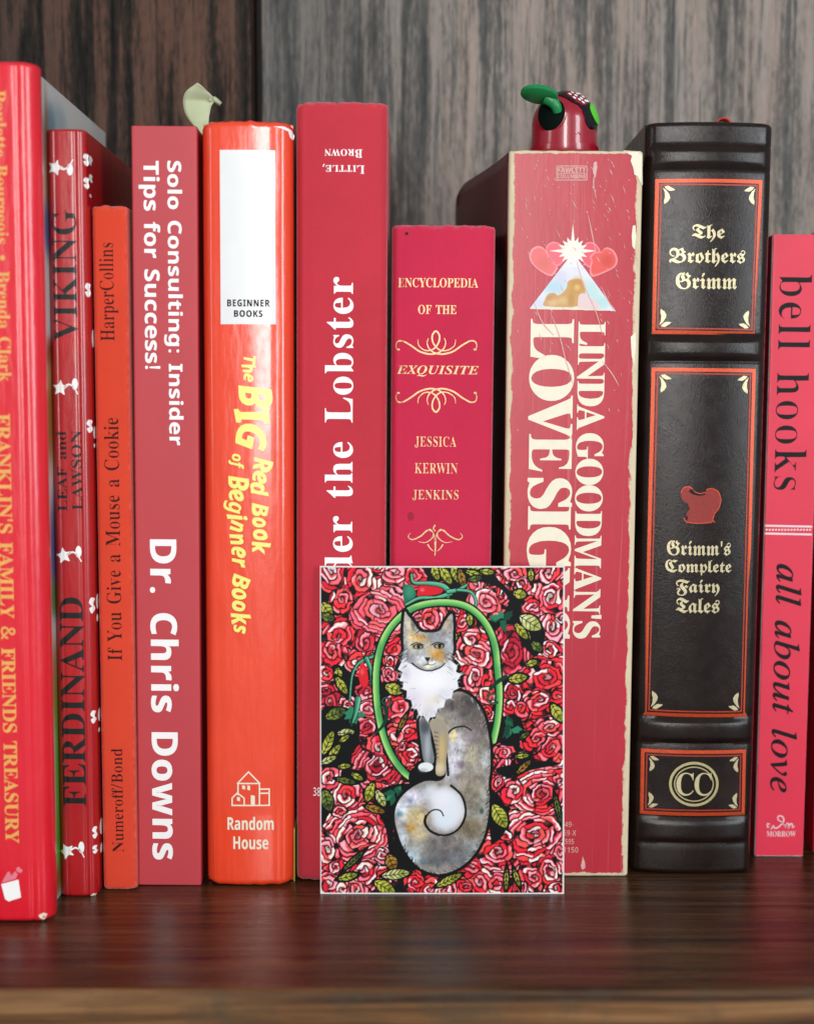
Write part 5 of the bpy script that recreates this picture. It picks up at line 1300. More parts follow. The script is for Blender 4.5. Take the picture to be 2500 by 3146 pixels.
# the left cover bows outwards at its top rear corner
me = bpy.data.meshes.new('cover')
bm = bmesh.new()
ny, nz = 30, 60
G_ = [[None] * (nz + 1) for _ in range(ny + 1)]
for i in range(ny + 1):
    for j in range(nz + 1):
        y = Hk.yb - .35 + (68 - Hk.yb) * i / ny
        z = 0.3 + (223.6 - .3) * j / nz
        t = max(0.0, min(1.0, (z - 186) / 24.0))
        out = 13.5 * (y / 68.0) ** 1.25 * (t * t * (3 - 2 * t)) ** .8
        if y > 56 and z > 211:                      # rounded corner
            cy, cz = y - 56, z - 211
            rr = math.hypot(cy, cz)
            if rr > 12.4:
                y, z = 56 + cy * 12.4 / rr, 211 + cz * 12.4 / rr
        G_[i][j] = bm.verts.new(((-Hk.W / 2 + .1 - out) * .001, y * .001, z * .001))
for i in range(ny):
    for j in range(nz):
        try:
            bm.faces.new((G_[i][j], G_[i + 1][j], G_[i + 1][j + 1], G_[i][j + 1]))
        except ValueError:
            pass
bm.to_mesh(me)
bm.free()
me.polygons.foreach_set('use_smooth', [True] * len(me.polygons))
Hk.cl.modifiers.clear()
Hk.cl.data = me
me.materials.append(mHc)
sm = Hk.cl.modifiers.new('thickness', 'SOLIDIFY')
sm.thickness = .0005
sm.offset = 0
CI = MAT['cream_ink']
Hk.text('author_lettering', "LINDA GOODMAN'S", 'S', (1776, 1864, 988, 1756, 1845, 1962), CI, 'D', fat=(12, -2), track=-30, space=90)
Hk.text('title_lettering', 'LOVE SIGNS', 'S', (1633, 1768, 980, 1606, 1747, 1968), CI, 'D', fat=(18, 0), track=-42, space=70)
fa = m_plain('faint_cream_ink', rgb(240, 190, 180), .5, .2, 1.0)
Hk.text('publisher_lettering', 'FAWCETT', 'N', (1713, 514, 1798, 531), fa)
Hk.text('publisher_lettering', 'COLUMBINE', 'N', (1712, 536, 1799, 548), fa)
bx = []
for (x0, y0, x1, y1) in ((1708, 509, 1803, 511.5), (1708, 552, 1803, 554.5), (1708, 511.5, 1710.5, 552), (1800.5, 511.5, 1803, 552), (1708, 532.5, 1803, 534)):
    bx.append([(x0, y0), (x1, y0), (x1, y1), (x0, y1)])
Hk.poly('publisher_box', bx, fa)
for (t, x0, y0, x1, y1) in (('449-', 1721, 2524, 1761, 2540), ('90159-X', 1696, 2550, 1769, 2567), ('595', 1735, 2577, 1762, 2593), ('01150', 1717, 2602, 1775, 2619)):
    Hk.text('number_lettering', t, 'N', (x0, y0, x1, y1), fa, fat=(-18, -12))
# emblem: a star over a triangle with two pairs of hearts
ec = Canvas(1600, 680, 1920, 970, 320, 290)
ea = np.zeros((290, 320))
e5 = lambda x, y: (1600 + x / 5.353, 700 + y / 5.353)


def ep(pts, col, al=1.0, sm=False):
    pts = [e5(*p) for p in pts]
    if sm:
        pts = [tuple(p) for p in smooth_path(pts, 6, True)]
    ec.fill(pts, col, al)
    X, Y = np.meshgrid(1600.5 + np.arange(320), 680.5 + np.arange(290))
    ea[Canvas.inside(pts, X, Y)] = 1


heart_l = [(400, 360), (340, 310), (250, 300), (160, 360), (130, 480), (180, 600), (330, 730), (500, 800), (590, 700), (600, 640), (500, 560), (440, 450)]
heart_l2 = [(670, 300), (600, 240), (500, 230), (420, 290), (400, 360), (440, 450), (510, 570), (600, 640), (700, 560), (730, 480)]
heart_r = [(1310, 390), (1370, 330), (1450, 325), (1540, 390), (1590, 520), (1550, 640), (1400, 730), (1170, 810), (1120, 700), (1150, 560), (1130, 480), (1210, 400)]
heart_r2 = [(1020, 300), (1090, 235), (1190, 240), (1270, 310), (1300, 390), (1210, 400), (1130, 480), (1150, 560), (1120, 660), (1020, 580), (960, 500)]
for hp, c1, c2 in ((heart_l2, (247, 140, 152), (240, 104, 120)), (heart_l, (250, 150, 158), (238, 110, 112)), (heart_r2, (250, 140, 150), (236, 90, 110)), (heart_r, (250, 140, 145), (236, 84, 78))):
    ep(hp, c1, sm=True)
    cx, cy = np.mean(hp, axis=0)
    ep([(cx + (x - cx) * .86, cy + (y - cy) * .86) for x, y in hp], c2, sm=True)
ec.wash(*e5(360, 580), 22, 20, (222, 106, 92), .7)
ec.wash(*e5(1420, 540), 20, 20, (206, 60, 50), .7)
ep([(850, 400), (130, 1335), (1560, 1370)], (232, 232, 238))
mk = ec.mask([e5(850, 400), e5(130, 1335), e5(1560, 1370)])
for (x, y, rx, ry, c, a) in ((560, 980, 40, 26, (176, 212, 228), .8), (650, 800, 26, 20, (210, 206, 232), .7), (300, 1250, 30, 20, (206, 214, 240), .7), (1150, 1050, 30, 40, (186, 222, 222), .8), (1330, 1230, 26, 22, (176, 220, 222), .8), (900, 720, 20, 30, (226, 226, 240), .7)):
    ec.wash(*e5(x, y), rx, ry, c, a, mk)
ep([(400, 1290), (390, 1190), (450, 1090), (540, 1070), (620, 1110), (740, 1000), (760, 900), (830, 850), (990, 850), (1040, 950), (1050, 1080), (960, 1120), (930, 1290)], (206, 160, 92), sm=True)
for (x, y, rx, ry, c, a) in ((920, 950, 20, 24, (196, 140, 50), .8), (920, 980, 10, 10, (232, 196, 130), .8), (520, 1230, 16, 12, (232, 196, 150), .7), (680, 1200, 18, 12, (226, 186, 130), .8), (820, 1180, 10, 24, (190, 134, 70), .7), (470, 1150, 12, 10, (196, 140, 96), .6)):
    ec.wash(*e5(x, y), rx, ry, c, a)
ep([(930, 1290), (950, 1110), (1040, 1080), (1130, 1150), (1240, 1210), (1280, 1350), (960, 1340)], (232, 206, 206), sm=True)
ep([(130, 1325), (900, 1320), (1560, 1370), (900, 1350), (300, 1345)], (246, 226, 190))
sun = []
for i in range(32):
    a = i / 32 * 2 * math.pi - math.pi / 2
    r = 190 if i % 2 else 250
    if i == 0:
        r = 480
    if i in (8, 24):
        r = 390
    if i % 2:
        r = 165
    sun.append((850 + r * math.cos(a), 380 + r * math.sin(a)))
ep(sun, (244, 238, 226))
ep([(765, 480), (935, 480), (945, 640), (750, 640)], (240, 236, 236))
lin_e = ec.linear(half=False)
V, Fc, Cc, idx = [], [], [], {}
for j in range(289):
    for i in range(319):
        if ea[j, i] and ea[j + 1, i] and ea[j, i + 1] and ea[j + 1, i + 1]:
            q = []
            for (jj, ii) in ((j, i), (j + 1, i), (j + 1, i + 1), (j, i + 1)):
                if (jj, ii) not in idx:
                    idx[jj, ii] = len(V)
                    p = Hk.loc(1600.5 + ii, 680.5 + jj)
                    V.append((p[0], p[2]))
                    Cc.append((*lin_e[jj, ii], 1))
                q.append(idx[jj, ii])
            Fc.append(q)
Hk.place('heart_emblem', np.array(V), Fc, MAT['paint'], cols=Cc, slices=False)
# scuffs: slivers where the ink has flaked along diagonal creases
rnd = random.Random(5)
sl = []
for k in range(130):
    x, y = rnd.uniform(1585, 1945), 480 + abs(rnd.gauss(0, 330))
    if y > 1450:
        continue
    L, w = rnd.choice([5, 8, 12, 18, 30]) * rnd.uniform(.6, 1.3), rnd.uniform(.7, 1.8)
    a = math.radians(rnd.gauss(64, 9))
    dx, dy = math.cos(a), math.sin(a)
    bend = rnd.uniform(-2, 2)
    sl.append([(x, y), (x + dx * L * .5 - dy * w + bend, y + dy * L * .5 + dx * w), (x + dx * L, y + dy * L), (x + dx * L * .5 + dy * w + bend, y + dy * L * .5 - dx * w)])
for path in ([(1770, 800), (1790, 870), (1830, 960), (1850, 1030)], [(1805, 660), (1818, 720), (1828, 770)], [(1845, 880), (1870, 930), (1890, 960)], [(1690, 960), (1720, 1040), (1735, 1100), (1760, 1180)], [(1830, 520), (1822, 560), (1830, 610)], [(1640, 930), (1665, 990), (1700, 1030)], [(1850, 1110), (1880, 1150), (1900, 1185)]):
    sl.append(ribbon(path, 3.2, bell=True, n=5))
sl.append([(1789, 2630), (1796, 2650), (1797, 2666), (1787, 2672), (1783, 2660)])
sl.append([(1822, 500), (1832, 496), (1834, 512), (1828, 548), (1820, 530)])
Hk.poly('worn_edge', [[(1600 + x / 1.9033, 200 + y / 1.9033) for x, y in pl] for pl in (
    [(596, 497), (640, 500), (700, 503), (712, 540), (713, 700), (700, 690), (680, 650), (662, 640), (655, 600), (640, 560), (648, 530), (620, 515)],
    [(652, 940), (668, 935), (672, 1010), (664, 1080), (650, 1060), (646, 1000)], [(640, 1590), (668, 1560), (672, 1640), (660, 1760), (646, 1700)])], MAT['cream_ink'])['kind'] = 'stuff'
Hk.poly('scuffing', sl, m_plain('bare_paper', rgb(244, 190, 186), .7, .2, 2.0))['kind'] = 'stuff'

# ------------------------------------------------------------------ book 9: leather hardback with raised bands
zb = lambda y: at_depth(2150, y, -2.7)[2]
bands = [(zb(b1), zb(b0), h) for b0, b1, h in ((449, 520, 1.0), (1036, 1110, 1.2), (2207, 2287, 1.2), (2514, 2593, 1.0))]
Ik = Book('thick black brown leather hardback with raised bands, red frames and gold blackletter', 89.95, -2.7, 38.5, 233.0, 66, .0068, r=3.0, bulge=2.3, rt=1.8, rc=1.4, bands=bands, seed=40.0)
mI = m_leather('dark_leather')
Ik.spine(mI)
Ik.covers(mI, mI, 3.0, pages=m_foil('gilt_edges', (0.6, 0.45, 0.2, 1)))
PG = MAT['pale_gold_foil']


def frame(q, t, inset=0.0):
    """one rectangular line as a ring: q = TL TR BR BL in pixels"""
    c = np.mean(q, axis=0)
    def sh(d):
        return [(x + (d if x < c[0] else -d), y + (d if y < c[1] else -d)) for x, y in q]
    return [sh(inset), sh(inset + t)]


for q in ([(2015, 548), (2345, 551), (2328, 1030), (2003.5, 1025)], [(2003.5, 1129), (2324, 1133), (2296, 2206), (1977, 2201)], [(1970.5, 2303), (2294, 2306), (2291, 2508), (1967, 2505)]):
    for (t, ins, mt, nm) in ((11, 0, 'red_foil', 'red_frame'), (4.2, 15.5, 'dark_red_foil', 'inner_frame')):
        o_, i_ = frame(q, t, ins)
        Ik.poly(nm, [[o_, i_]], MAT[mt])
    c = np.mean(q, axis=0)
    orn = []
    for (x, y) in frame(q, 1, 23)[0]:
        sx, sy = (1 if x < c[0] else -1), (1 if y < c[1] else -1)
        big = [(0, 4), (10, 12), (19, 26), (21, 36), (15, 46), (4, 54), (3, 44), (6, 32), (5, 18)]
        sm_ = [(4, 0), (16, -2), (32, 8), (36, 12), (20, 14), (10, 8)]
        sq = 0.86 if q[0][1] > 2250 else 1.0
        orn += [[(x + sx * a * sq, y + sy * b_ * sq) for a, b_ in big], [(x + sx * a * sq, y + sy * b_ * sq) for a, b_ in sm_]]
    for k in range(0, 8, 2):
        Ik.poly('corner_ornament', orn[k:k + 2], PG)
for t, x0, y0, x1, y1 in (('The', 2124, 689, 2225, 744), ('Brothers', 2056, 761, 2289, 820), ('Grimm', 2075, 837, 2264, 889)):
    Ik.text('author_lettering', t, 'F', (x0, y0, x1, y1), PG, fat=(6, 3))
for t, x0, y0, x1, y1 in (("Grimm's", 2048, 1660, 2244, 1707), ('Complete', 2043, 1720, 2246, 1768), ('Fairy', 2075, 1780, 2209, 1831), ('Tales', 2075, 1836, 2209, 1884)):
    Ik.text('title_lettering', t, 'F', (x0, y0, x1, y1), PG, fat=(6, 3))
s6 = lambda x, y: (1600 + x / 1.9033, 1200 + y / 1.9033)
Ik.poly('red_emblem', [[s6(*p) for p in ((930, 595), (945, 568), (980, 560), (1000, 572), (1015, 592), (1045, 604), (1075, 596), (1080, 576), (1110, 570), (1150, 588), (1168, 640), (1155, 690), (1130, 722), (1116, 772), (1040, 778), (960, 772), (976, 745), (962, 722), (985, 690), (972, 660), (945, 645), (932, 620))]], m_foil('deep_red_foil', (0.30, 0.012, 0.006, 1), .45, .1, .5))
Ik.poly('emblem_groove', [[s6(*p) for p in ((978, 590), (990, 574), (1012, 592), (1040, 604), (1076, 598), (1072, 610), (1036, 616), (1000, 606))]], MAT['black_ink'])
ribbon_quads(Ik, 'emblem_outline', [ribbon([s6(*p) for p in path], 2.4, n=5) for path in ([(934, 596), (948, 569), (980, 562), (1000, 574)], [(1080, 578), (1112, 572), (1150, 590), (1166, 640), (1153, 690), (1128, 722), (1114, 770)], [(1112, 770), (1040, 776), (962, 770)], [(1010, 590), (1045, 602), (1076, 594)], [(1118, 752), (1130, 772)], [(948, 745), (966, 770)])], MAT['red_foil'])
rings = []
for rx, ry, t in ((76, 68.5, 8), (61, 54, 3.6)):
    rings.append([ellipse(2130, 2408, rx, ry, 64), ellipse(2130, 2408, rx - t, ry - t, 64)])
Ik.poly('round_emblem', rings, m_foil('dull_gold_foil', (0.60, 0.52, 0.27, 1), .4, .6, .35))
Ik.text('emblem_lettering', 'CC', 'S', (2076, 2373, 2184, 2444), m_foil('emblem_gold', (0.72, 0.63, 0.38, 1), .4, .6, .3), fat=(-6, 0), track=-40)
# ribbon marker peeping over the head of the leather book
p = Ik.inv @ (at_depth(2226, 366, 8) - Ik.o)
rb = [(p[0] + 2.6 * math.cos(t) * 0.95, p[1] + 3, p[2] - 1.5 + 2.6 * math.sin(t) * .9) for t in np.linspace(0, math.pi, 12)]
V, Fc = [], []
for (x, y, z) in rb:
    V += [(x, y - 1.5, z), (x, y + 2.5, z)]
for i in range(len(rb) - 1):
    Fc.append((2 * i, 2 * i + 1, 2 * i + 3, 2 * i + 2))
o = mesh_obj('ribbon_marker', V, Fc, m_plain('red_ribbon', rgb(200, 24, 26), .5), Ik.root, smooth=60)
o.modifiers.new('thickness', 'SOLIDIFY').thickness = .0004

# ------------------------------------------------------------------ book 10: slim pink red paperback
Jk = Book('short slim pink red paperback with black serif letters, right of the leather book', 122.2, 14.0, 15.9, 201.6, 50, .0050, r=.6, rt=.3, rc=.3, seed=50.0)
mJ = m_worn('pink_red_satin', rgb(238, 58, 84), Jk.W, Jk.H, WHITE, left=.16, right=.1, top=.06, bottom=.32)
Jk.spine(mJ)
mJc = m_plain('pink_red_cover', rgb(222, 40, 66), .4, .05)
Jk.covers(mJc, mJc, .45, square=.2)
Jk.text('author_lettering', 'bell hooks', 'S', (2391, 2491, 844, 2376, 2474, 1505), MAT['black_ink'], 'D', fat=(-15, -5), track=22)
Jk.text('title_lettering', 'all about love', 'I', (2383, 2462, 1732, 2363, 2443, 2435), MAT['black_ink'], 'D', fat=(9, 3), track=10)
Jk.poly('white_rule', [[(2348, 1612), (2493, 1615), (2493, 1621), (2348, 1618)], [(2347, 1636), (2492, 1639), (2492, 1645), (2347, 1642)]] + [[(2350 + i * 9.5, 1626), (2356 + i * 9.5, 1624), (2357 + i * 9.5, 1629), (2351 + i * 9.5, 1631)] for i in range(15)], m_plain('pale_pink_ink', rgb(255, 226, 230), .5))
wl = m_plain('white_mark_ink', rgb(252, 214, 220), .5)
w4 = lambda x, y: (2100 + x / 4.2825, 2450 + y / 4.2825)
S = [ribbon([w4(*p) for p in path], 4.4, bell=True) for path in (
    [(1100, 360), (1120, 400), (1150, 410), (1170, 370), (1190, 400), (1230, 395), (1280, 350), (1310, 300), (1290, 250), (1240, 245), (1235, 290), (1280, 320), (1320, 370), (1340, 400)],
    [(1330, 400), (1345, 345), (1370, 345), (1372, 400), (1395, 350), (1420, 350), (1425, 395), (1455, 375)], [(1130, 350), (1100, 345), (1098, 385), (1140, 408)])]
ribbon_quads(Jk, 'publisher_mark', S, wl)
Jk.text('publisher_lettering', 'MORROW', 'S', (2353, 2553, 2443, 2570), wl, fat=(-4, 0))

# ------------------------------------------------------------------ book 11: sliver at the right edge
Kk = Book('dark red book barely showing at the right edge of the picture beyond the pink paperback', 140.4, 17.0, 12.4, 205.0, 46, .004, r=.8, rt=.4, rc=.4, seed=55.0)
mK = m_plain('deep_red_paper', rgb(170, 26, 44), .45, .1)
Kk.spine(mK)
Kk.covers(mK, mK, .5, square=.2)

# ------------------------------------------------------------------ art card leaning on the books
CX0, CX1, CY0, CY1 = 158.0, 1584.0, 76.0, 1988.0
c = Canvas(CX0, CY0, CX1, CY1, 900, 1206)
rnd = random.Random(12)
BLACK = (9, 11, 13)
c.a[:] = BLACK
REDS = [(226, 34, 44), (236, 52, 56), (214, 26, 46), (200, 24, 44), (240, 70, 70)]
PINKS = [(240, 130, 150), (248, 170, 186), (236, 100, 120), (244, 150, 160)]
PALES = [(252, 226, 232), (250, 208, 218), (246, 240, 240), (252, 236, 226)]


def petal_col(cx, cy, r0, r1, a, b):
    a, b = np.array(a, float), np.array(b, float)
    def f(X, Y):
        rr = np.hypot(X - cx, Y - cy)
        t = np.clip((rr - r0) / max(r1 - r0, 1) * 1.1, 0, 1) ** 1.15
        ang = np.arctan2(Y - cy, X - cx)
        t = np.clip(t + .12 * np.sin(ang * 7 + cx), 0, 1)
        return a + (b - a) * t[..., None]
    return f


def vnoise(shape, cell, seed):
    """smooth value noise in -1..1"""
    r_ = np.random.RandomState(seed)
    h, w = shape
    gh, gw = int(h / cell) + 3, int(w / cell) + 3
    G = r_.uniform(-1, 1, (gh, gw))
    y, x = np.arange(h) / cell, np.arange(w) / cell
    y0, x0 = y.astype(int), x.astype(int)
    fy, fx = (y - y0)[:, None], (x - x0)[None, :]
    fy, fx = fy * fy * (3 - 2 * fy), fx * fx * (3 - 2 * fx)
    a, b = G[np.ix_(y0, x0)], G[np.ix_(y0, x0 + 1)]
    d, e = G[np.ix_(y0 + 1, x0)], G[np.ix_(y0 + 1, x0 + 1)]
    return (a * (1 - fx) + b * fx) * (1 - fy) + (d * (1 - fx) + e * fx) * fy


def paint_roses(roses):
    """every rose is a spiral of petal cells outlined in black; neighbours meet along black seams"""
    H_, W_ = c.h, c.w
    X = CX0 + (np.arange(W_) + .5) / c.sx
    Y = CY0 + (np.arange(H_) + .5) / c.sy
    X, Y = np.meshgrid(X, Y)
    wx = X + 9 * vnoise(X.shape, 26, 1) + 5 * vnoise(X.shape, 11, 2)
    wy = Y + 9 * vnoise(X.shape, 26, 3) + 5 * vnoise(X.shape, 11, 4)
    lw = 2.5 + 1.2 * vnoise(X.shape, 14, 5)
    d1, d2, idx = np.full(X.shape, 9.0), np.full(X.shape, 9.0), np.zeros(X.shape, int)
    for i, (x, y, r, tn) in enumerate(roses):
        d = np.hypot(wx - x, wy - y) / r
        b = d < d1
        d2 = np.where(b, d1, np.minimum(d2, d))
        idx = np.where(b, i, idx)
        d1 = np.where(b, d, d1)
    out = np.zeros(X.shape + (3,))
    out[:] = BLACK
    for i, (x, y, r, tn) in enumerate(roses):
        m = idx == i
        if not m.any():
            continue
        r_ = np.random.RandomState(100 + i)
        dx, dy = wx[m] - x, wy[m] - y
        rho, th = np.hypot(dx, dy), np.arctan2(dy, dx)
        hand = r_.choice([-1, 1])
        ph = r_.uniform(0, 6.28)
        th = (th * hand + ph) % (2 * math.pi)
        wd = max(17.0, r / max(2.4, r / 29.0)) * r_.uniform(.9, 1.1)
        ecc = 1 + .16 * np.cos(th * 2 + r_.uniform(0, 6))
        s = (rho * ecc / wd) ** 1.04 + th / (2 * math.pi)
        k = np.floor(s).astype(int)
        kk = np.clip(k, 0, 15)
        nseg = np.array([max(1, int(round(1.3 + 1.15 * q + r_.uniform(-.5, .6)))) for q in range(16)])
        offs = r_.uniform(0, 1, 16)
        n_ = nseg[kk]
        f_ = th / (2 * math.pi) * n_ + offs[kk]
        f_ = f_ + .16 * np.sin(f_ * 2 * math.pi + kk)
        seg = np.floor(f_).astype(int)
        fa = f_ - seg
        fr = s - k
        fr = np.clip(fr + .16 * (np.sin(math.pi * fa) - .6) * (fr - .1), 0, 1)
        de = np.minimum(fr, 1 - fr) * wd
        da = np.minimum(fa, 1 - fa) * np.maximum(rho, 8) * 2 * math.pi / n_
        da = np.where(n_ == 1, 99, da)
        dd = (np.maximum(de, .05) ** -2.0 + np.maximum(da * .8, .05) ** -2.0) ** -.5
        seam = (d2[m] - d1[m]) * r * .5
        dd = np.minimum(dd, seam)
        T = r_.uniform(0, 1, (16, 40, 4))
        t4 = T[kk, seg % 40]
        red = np.array(REDS, float)[(t4[:, 0] * len(REDS)).astype(int) % len(REDS)]
        if tn == 'dark':
            red = red * np.array([.80, .62, .85])
        if tn == 'pink':
            red = red * .5 + np.array([232, 92, 104]) * .5
        pk = np.array(PINKS, float)[(t4[:, 1] * len(PINKS)).astype(int) % len(PINKS)]
        pl = np.array(PALES, float)[(t4[:, 2] * len(PALES)).astype(int) % len(PALES)]
        cut = {'mix': (.42, .72), 'red': (.26, .56), 'dark': (.10, .48), 'pink': (.20, .84)}[tn]
        hi = np.where((t4[:, 3] < cut[0])[:, None], pl, np.where((t4[:, 3] < cut[1])[:, None], pk, np.minimum(red * 1.08 + 8, 255)))
        pos = .45 + .3 * t4[:, 1]
        amt = np.exp(-((fr - pos) / (.20 + .2 * t4[:, 2])) ** 2) * (.35 + .65 * np.clip(1.6 * np.sin(math.pi * np.clip(fa + .3 * (t4[:, 0] - .5), 0, 1)), 0, 1))
        col = red + (hi - red) * np.clip(amt * 1.15, 0, 1)[:, None]
        col = np.minimum(col * 1.06 + 4, 255) * (.84 + .16 * np.clip(fr * 2.4, 0, 1))[:, None] * (1 - .35 * np.exp(-(rho / (r * .2)) ** 2))[:, None]
        ink = np.clip((dd - lw[m] * .62) / 2.2, 0, 1)
        ink = np.where(d1[m] > 1.25, ink * .0, ink)
        out[m] = np.array(BLACK, float) + (col - BLACK) * ink[:, None]
    c.a[:] = out


def petal(x, y, L, w, ang, ci, co_):
    ca, sa = math.cos(ang), math.sin(ang)
    pts = [(x + (u * ca - v * sa), y + (u * sa + v * ca)) for u, v in [(-L, 0), (-L * .6, -w * .8), (0, -w), (L * .7, -w * .75), (L, 0), (L * .6, w * .85), (-L * .2, w * .9), (-L * .7, w * .6)]]
    sp = smooth_path(pts, 4, True)
    pc = sp.mean(0)
    c.fill(pc + (sp - pc) * (1 + 5.0 / w), BLACK)
    a, b = np.array(ci, float), np.array(co_, float)
    c.fill(sp, lambda X, Y: a + (b - a) * np.clip(((X - x) * ca + (Y - y) * sa) / L * .5 + .5, 0, 1)[..., None])


def leaf(x, y, L, w, ang, tone='y'):
    ca, sa = math.cos(ang), math.sin(ang)
    T = lambda u, v: (x + u * ca - v * sa, y + u * sa + v * ca)
    A_ = {'y': (226, 222, 92), 'g': (150, 166, 60), 'o': (206, 158, 60), 'p': (238, 238, 180)}[tone]
    B_ = {'y': (120, 130, 36), 'g': (44, 62, 34), 'o': (110, 74, 22), 'p': (150, 160, 70)}[tone]
    out = [T(L * u, w * s * math.sin(math.pi * ((u + 1) / 2)) ** .8) for s, us in ((1, np.linspace(-1, 1, 14)), (-1, np.linspace(1, -1, 14))) for u in us]
    o2 = np.array(out)
    pc = o2.mean(0)
    c.fill(pc + (o2 - pc) * (1 + 8 / w), BLACK)
    a, b = np.array(A_, float), np.array(B_, float)
    def col(X, Y):
        u = ((X - x) * ca + (Y - y) * sa) / L
        v = (-(X - x) * sa + (Y - y) * ca) / w
        t = np.clip(.5 - .5 * u + .35 * np.sin(u * 9 + abs(v) * 3) * .6, 0, 1)
        return b + (a - b) * t[..., None]
    c.fill(out, col)
    if w > 9:
        c.stroke([T(-L, 0), T(0, w * .08), T(L, 0)], 5.5, 2.5, BLACK)
        n = max(2, int(L / 16))
        for i in range(n):
            u = -L * .75 + i * (1.5 * L / n)
            for s in (1, -1):
                c.stroke([T(u, 0), T(u + L * .16, s * w * .5), T(u + L * .34, s * w * .98)], 5.0, 3.0, BLACK, smooth=True, n=3)


ROSES = [(225, 105, 95, 'mix'), (400, 150, 112, 'red'), (290, 270, 66, 'mix'), (590, 115, 74, 'mix'), (500, 92, 50, 'mix'), (260, 480, 92, 'red'), (230, 570, 84, 'red'), (430, 520, 72, 'dark'), (505, 335, 142, 'pink'), (195, 700, 62, 'red'), (190, 800, 62, 'dark'), (215, 870, 66, 'dark'), (190, 905, 50, 'mix'),
                     (565, 700, 54, 'pink'), (590, 560, 56, 'red'), (570, 630, 42, 'mix'), (440, 800, 58, 'dark'), (440, 910, 66, 'pink'), (430, 1010, 66, 'dark'), (620, 900, 74, 'red'), (600, 1060, 60, 'mix'), (680, 1040, 62, 'red'), (690, 1170, 66, 'red'), (640, 1120, 40, 'mix'), (500, 1130, 92, 'mix'), (495, 1225, 128, 'dark'), (700, 1270, 40, 'red'),
                     (210, 1300, 76, 'pink'), (310, 1410, 84, 'mix'), (280, 1500, 50, 'red'), (380, 1640, 168, 'mix'), (200, 1720, 100, 'mix'), (420, 1860, 88, 'mix'), (210, 1930, 84, 'red'), (370, 1955, 66, 'mix'), (520, 1760, 50, 'mix'),
                     (800, 385, 84, 'mix'), (730, 370, 44, 'pink'), (990, 400, 60, 'red'), (960, 330, 50, 'red'), (1130, 285, 92, 'pink'), (1220, 245, 56, 'mix'), (1290, 120, 84, 'mix'), (1180, 150, 60, 'red'), (1490, 115, 92, 'mix'), (1420, 90, 50, 'mix'), (1500, 260, 116, 'mix'), (1330, 180, 50, 'mix'), (1400, 310, 60, 'mix'), (1510, 430, 96, 'mix'), (1560, 380, 60, 'mix'), (1040, 500, 66, 'mix'), (1065, 585, 128, 'mix'), (1060, 720, 108, 'mix'),
                     (1130, 820, 62, 'mix'), (1275, 570, 122, 'dark'), (1280, 815, 56, 'dark'), (1270, 890, 56, 'red'), (1475, 725, 132, 'red'), (1440, 860, 100, 'red'), (1540, 830, 70, 'red'), (1500, 560, 60, 'mix'), (1130, 930, 44, 'red'), (1500, 1010, 92, 'red'), (1420, 1080, 84, 'red'), (1510, 1130, 96, 'red'), (1230, 1170, 58, 'pink'), (1225, 1240, 70, 'mix'), (1190, 1330, 44, 'mix'),
                     (1290, 1380, 72, 'mix'), (1450, 1400, 158, 'mix'), (1560, 1320, 60, 'red'), (1405, 1640, 160, 'mix'), (1190, 1740, 122, 'mix'), (1240, 1650, 60, 'red'), (1090, 1920, 92, 'mix'), (1190, 1930, 70, 'red'), (1500, 1850, 112, 'mix'), (1410, 1890, 84, 'mix'), (1560, 1740, 66, 'pink'), (1010, 1940, 62, 'red'), (800, 1955, 66, 'red'), (720, 1920, 56, 'red'), (890, 1960, 60, 'mix'), (1340, 1950, 50, 'red'), (1540, 1950, 56, 'mix')]
for k in range(60):
    q = (rnd.uniform(CX0, CX1), rnd.uniform(CY0, CY1))
    if min(math.hypot(q[0] - a[0], q[1] - a[1]) / a[2] for a in ROSES) > 1.0:
        ROSES.append((q[0], q[1], rnd.uniform(48, 70), 'red'))
paint_roses(ROSES)
# dark leafy hollows
for poly in ([(780, 80), (1110, 80), (1200, 160), (1290, 250), (1330, 330), (1290, 345), (1230, 230), (1140, 180), (1000, 160), (820, 160)], [(165, 920), (300, 900), (380, 960), (390, 1060), (350, 1140), (330, 1240), (240, 1250), (165, 1210)], [(540, 1360), (700, 1350), (600, 1500), (590, 1750), (640, 1900), (570, 1800), (540, 1600), (470, 1450)],
             [(1300, 380), (1380, 350), (1470, 460), (1420, 600), (1360, 560), (1310, 480)], [(1165, 1500), (1240, 1480), (1262, 1570), (1190, 1680), (1150, 1650)], [(230, 660), (300, 670), (340, 800), (330, 860), (270, 800)], [(1190, 1250), (1420, 1210), (1560, 1225), (1400, 1260), (1240, 1300)],
             [(1180, 980), (1300, 940), (1350, 1040), (1290, 1120), (1200, 1100)], [(290, 1260), (420, 1270), (420, 1330), (300, 1340)]):
    c.fill(smooth_path(poly, 5, True), BLACK)
